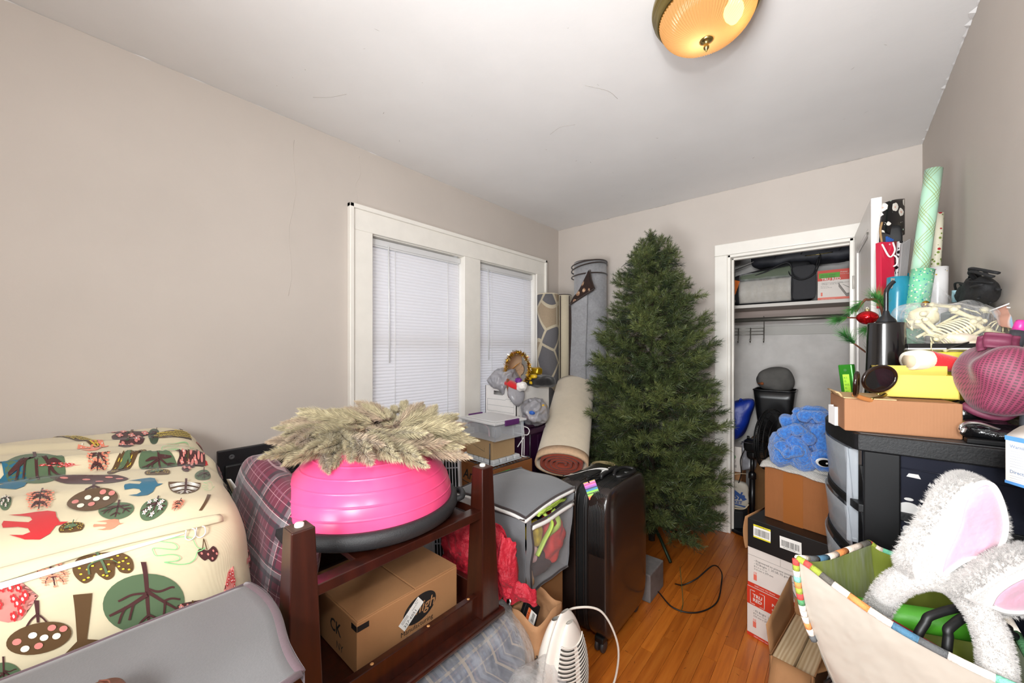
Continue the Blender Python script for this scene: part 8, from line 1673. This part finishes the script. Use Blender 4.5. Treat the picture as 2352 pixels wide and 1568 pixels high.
tc = ['e9ded2', '58595a', '47708a', 'e8d5c6', 'd9874a', 'e9d8c8', '5a564f', '8f9a35', 'c9443f', '96a13a', 'ead9cc', '6fbf9c', 'e9ded2', '8f9a35', 'c9443f', 'd9874a', 'e9ded2', '8aa33c', 'e8dccf', '4f8a5a', 'e9d9cc', '47708a', 'e9ded2', '7cc4a8']
tm = [mat('crochet_' + c, c, .9, bump=(260, .6)) for c in tc]; q = MB(); run = 0; ci = 0; i = 0; rr = random.Random(2)
while i < nm_:
    st_ = rr.choice((2, 2, 3)); seg = [wallp(min(k, nm_) / nm_, 0) + V((0, 0, .002)) for k in range(i, min(nm_, i + st_) + 1)]
    if len(seg) > 1: q.tube(seg, .0065, 8, m=ci % len(tm), caps=True)
    i += st_; ci += 1
for k in range(14):
    a, b_ = wallp(0, k / 30), wallp(0, (k + 1) / 30); q.tube([a + V((-.003, -.003, 0)), b_ + V((-.003, -.003, 0))], .0062, 8, m=(k * 5 + 8) % len(tm))
tag(q.build('crochet_trim', tm, tt, True), kind='stuff')
q = MB(); c = at(2012, 1345, .84); q.grid(lambda u, v: c + V((.022 * u, .006 * u + .004 * v, .016 * (v - .5) - .020 * u)), 4, 3); q.build('care_label', M_WHITE, tt, True, solid=.0008); q = MB(); q.text(frame(c + V((.0005, -.004, -.004)), (.65, .18, -.6), (0.2, 0, 1)), 'MADE IN', .006, 0, 0, .001, 0); tag(q.build('label_text', M_INK, tt, True), kind='stuff')
for k, (p0, p1, p2) in enumerate((((2106, 1466, .695), (2142, 1412, .695), (2228, 1396, .69)), ((2174, 1500, .665), (2182, 1440, .67), (2240, 1412, .675)))):
    q = MB(); A, B4, C4 = at(*p0), at(*p1), at(*p2); q.tube(bez([A + V((.0, .016, -.05)), A, A.lerp(B4, .5) + V((0, 0, .006)), B4, C4, C4 + V((.05, .03, -.03))], 7), .0068, 10); q.build('strap', M_RUB, tt, True)
q = MB(); q.tube([at(1940, 1392, .86), at(2000, 1404, .83), at(2150, 1428, .775), at(2285, 1452, .735)], .0240, 20); one(q, 'foam_tube', mat('lime_foam', '4fa628', .5, bump=(200, .1)), 'bright lime green foam tube lying inside the tote bag', 'tube', tuple(at(2100, 1430, .73)))
for k, (c_, dz) in enumerate((('8f1f28', 0), ('c9c2bd', .004), ('a32a30', .008), ('4a4644', .012))):
    q = MB(); A = at(2120, 1470, .72) + V((.0, .02, -.03 + dz)); q.box(-.08, -.003, -.10, .10, .001, .015 - .006 * k, M=Matrix.Translation(A + V((.03, -.006 * k, 0))) @ Matrix.Rotation(R(-12), 4, 'Z') @ Matrix.Rotation(R(14), 4, 'Y')); one(q, 'folder', mat('folder_' + c_, c_, .5), ('deep red folder at the back of those standing in the tote bag', 'pale grey folder, second from the back in the tote bag', 'red folder, third from the back in the tote bag', 'dark grey folder at the front of those in the tote bag')[k], 'folder', tuple(A + V((.03, 0, -.1))), 'folders in the tote bag')
bh = thing('bunny_ear_headband', 'white furry bunny ear headband with pink ears resting in the tote bag', 'headband', tuple(at(2130, 1470, .66)))
g = N('white_fur'); f = g.noise(g.co('Object'), 260, 4, .7); g.set(col=g.ramp(f, [(.3, lin('b0aaa5')), (.7, lin('cfcac6'))]), rough=.95, sheen=.5); g.bump(f, .9, .004); M_FUR = g.m; M_PINKS = mat('pink_satin', 'd8a2b6', .45, nz=(14, .1), bump=(16, .6, .01), sheen=.3)
arch = bez([at(2006, 1450, .80), at(2012, 1405, .775), at(2046, 1352, .71), at(2095, 1325, .67), at(2140, 1322, .66), at(2190, 1340, .65), at(2240, 1390, .635), at(2275, 1455, .62), at(2290, 1530, .61), at(2288, 1600, .60)], 6)
q = MB(); q.tube(arch, .0205, 18); q.build('band', M_FUR, bh, True)
def hair_on(q, P, Nn, n, L, rr, w=.0006):
    for i in range(n):
        k = rr.randrange(len(P)); p = P[k]; d = (Nn[k] + V((rr.uniform(-.6, .6), rr.uniform(-.6, .6), rr.uniform(-.6, .6)))).normalized(); e = p + d * L * rr.uniform(.6, 1.1); s_ = d.orthogonal().normalized() * w; q.add([p - s_, p + s_, e], [(0, 1, 2)])
rr = random.Random(44); P = []; Nn = []
for k in range(9000):
    i = rr.randrange(len(arch) - 1); t = (arch[i + 1] - arch[i]).normalized(); o1 = t.orthogonal().normalized(); o2 = t.cross(o1); a = rr.uniform(0, 6.283); n_ = o1 * cos(a) + o2 * sin(a); P.append(arch[i].lerp(arch[i + 1], rr.random()) + n_ * .0195); Nn.append(n_)
q = MB(); hair_on(q, P, Nn, 22000, .0055, rr, .00035); tag(q.build('fur_pile', M_FUR, bh, True), kind='stuff')
def ear(outl, inner, d, lean, nm):
    k = d / 880.; C0 = at(2176, 1230, d); F = frame(C0, (_c, _s, 0), (lean * _s * 1.0, -lean * _c, 1)); O2 = [((x - 2176) * k, (1230 - y) * k) for x, y in outl]; O2 = [(p.x, p.y) for p in bez([(x, y, 0) for x, y in O2 + O2[:1]], 5)][:-1]; I2 = [((x - 2176) * k, (1230 - y) * k) for x, y in inner]; I2 = [(p.x, p.y) for p in bez([(x, y, 0) for x, y in I2 + I2[:1]], 5)][:-1]
    cx = sum(x for x, y in O2) / len(O2); cy = sum(y for x, y in O2) / len(O2); n = len(O2); q = MB()
    rings = [(1., 0), (1.0, .006), (.985, .012), (.93, .0165), (.86, .018)]
    for sgn in (1, -1):
        vs = [F @ V((cx + (x - cx) * s_, cy + (y - cy) * s_, z * sgn)) for s_, z in rings for x, y in O2]; fs = []
        for j in range(len(rings) - 1):
            for i in range(n): a, b = j * n + i, j * n + (i + 1) % n; fs.append((a, b, b + n, a + n) if sgn > 0 else (a, a + n, b + n, b))
        if sgn < 0: fs.append(tuple((len(rings) - 1) * n + i for i in range(n)))
        q.add(vs, fs, 0, True)
    # face between the fur roll and the pink lining
    vs = [F @ V((cx + (x - cx) * .86, cy + (y - cy) * .86, .018)) for x, y in O2]; q.add(vs, [tuple(range(n))], 0, True)
    e = q.build('ear', M_FUR, bh, True)
    ic = (sum(x for x, y in I2) / len(I2), sum(y for x, y in I2) / len(I2)); m = len(I2); q = MB(); RR = [(1., .0188), (.94, .021), (.6, .0215), (.3, .0205)]
    vs = [F @ V((ic[0] + (x - ic[0]) * s_, ic[1] + (y - ic[1]) * s_, z)) for s_, z in RR for x, y in I2] + [F @ V((ic[0], ic[1], .020))]; fs = []
    for j in range(len(RR) - 1):
        for i in range(m): a, b = j * m + i, j * m + (i + 1) % m; fs.append((a, b, b + m, a + m))
    fs += [((len(RR) - 1) * m + i, (len(RR) - 1) * m + (i + 1) % m, len(vs) - 1) for i in range(m)]; q.add(vs, fs, 0, True); q.build('pink_lining', M_PINKS, e, True)
    q = MB(); q.tube([F @ V((ic[0] + (x - ic[0]) * 1.06, ic[1] + (y - ic[1]) * 1.04, .0195)) for x, y in I2], .0042, 8, closed=True); q.build('satin_piping', mat('white_satin', 'f0ecea', .4), e, True)
    rr = random.Random(int(d * 1000)); P = []; Nn = []
    for i in range(n):
        x, y = O2[i]; nn = (F.to_3x3() @ V((x - cx, y - cy, 0))).normalized()
        x2, y2 = O2[(i + 1) % n]
        for _ in range(60):
            t = rr.random(); z = rr.uniform(-.015, .015); sc_ = .995 - .035 * (abs(z) / .015) ** 3; px_, py_ = x + (x2 - x) * t, y + (y2 - y) * t
            P.append(F @ V((cx + (px_ - cx) * sc_, cy + (py_ - cy) * sc_, z))); Nn.append((nn + F.to_3x3() @ V((0, 0, z * 45))).normalized())
    q = MB(); hair_on(q, P, Nn, 16000, .0075, rr, .00035); tag(q.build('fur_pile', M_FUR, e, True), kind='stuff')
ear([(2092, 1325), (2082, 1285), (2112, 1205), (2136, 1130), (2160, 1092), (2190, 1080), (2222, 1092), (2262, 1145), (2288, 1205), (2290, 1255), (2262, 1300), (2222, 1328), (2160, 1348)], [(2146, 1308), (2146, 1262), (2160, 1190), (2163, 1125), (2185, 1092), (2212, 1092), (2240, 1130), (2262, 1185), (2262, 1232), (2240, 1258), (2195, 1268), (2162, 1296)], .655, .18, 'a')
ear([(2232, 1385), (2258, 1365), (2292, 1325), (2330, 1290), (2380, 1270), (2440, 1290), (2470, 1350), (2450, 1420), (2390, 1450), (2330, 1440), (2290, 1420)], [(2302, 1400), (2305, 1365), (2330, 1330), (2375, 1305), (2425, 1325), (2440, 1370), (2410, 1415), (2350, 1420)], .60, .30, 'b')
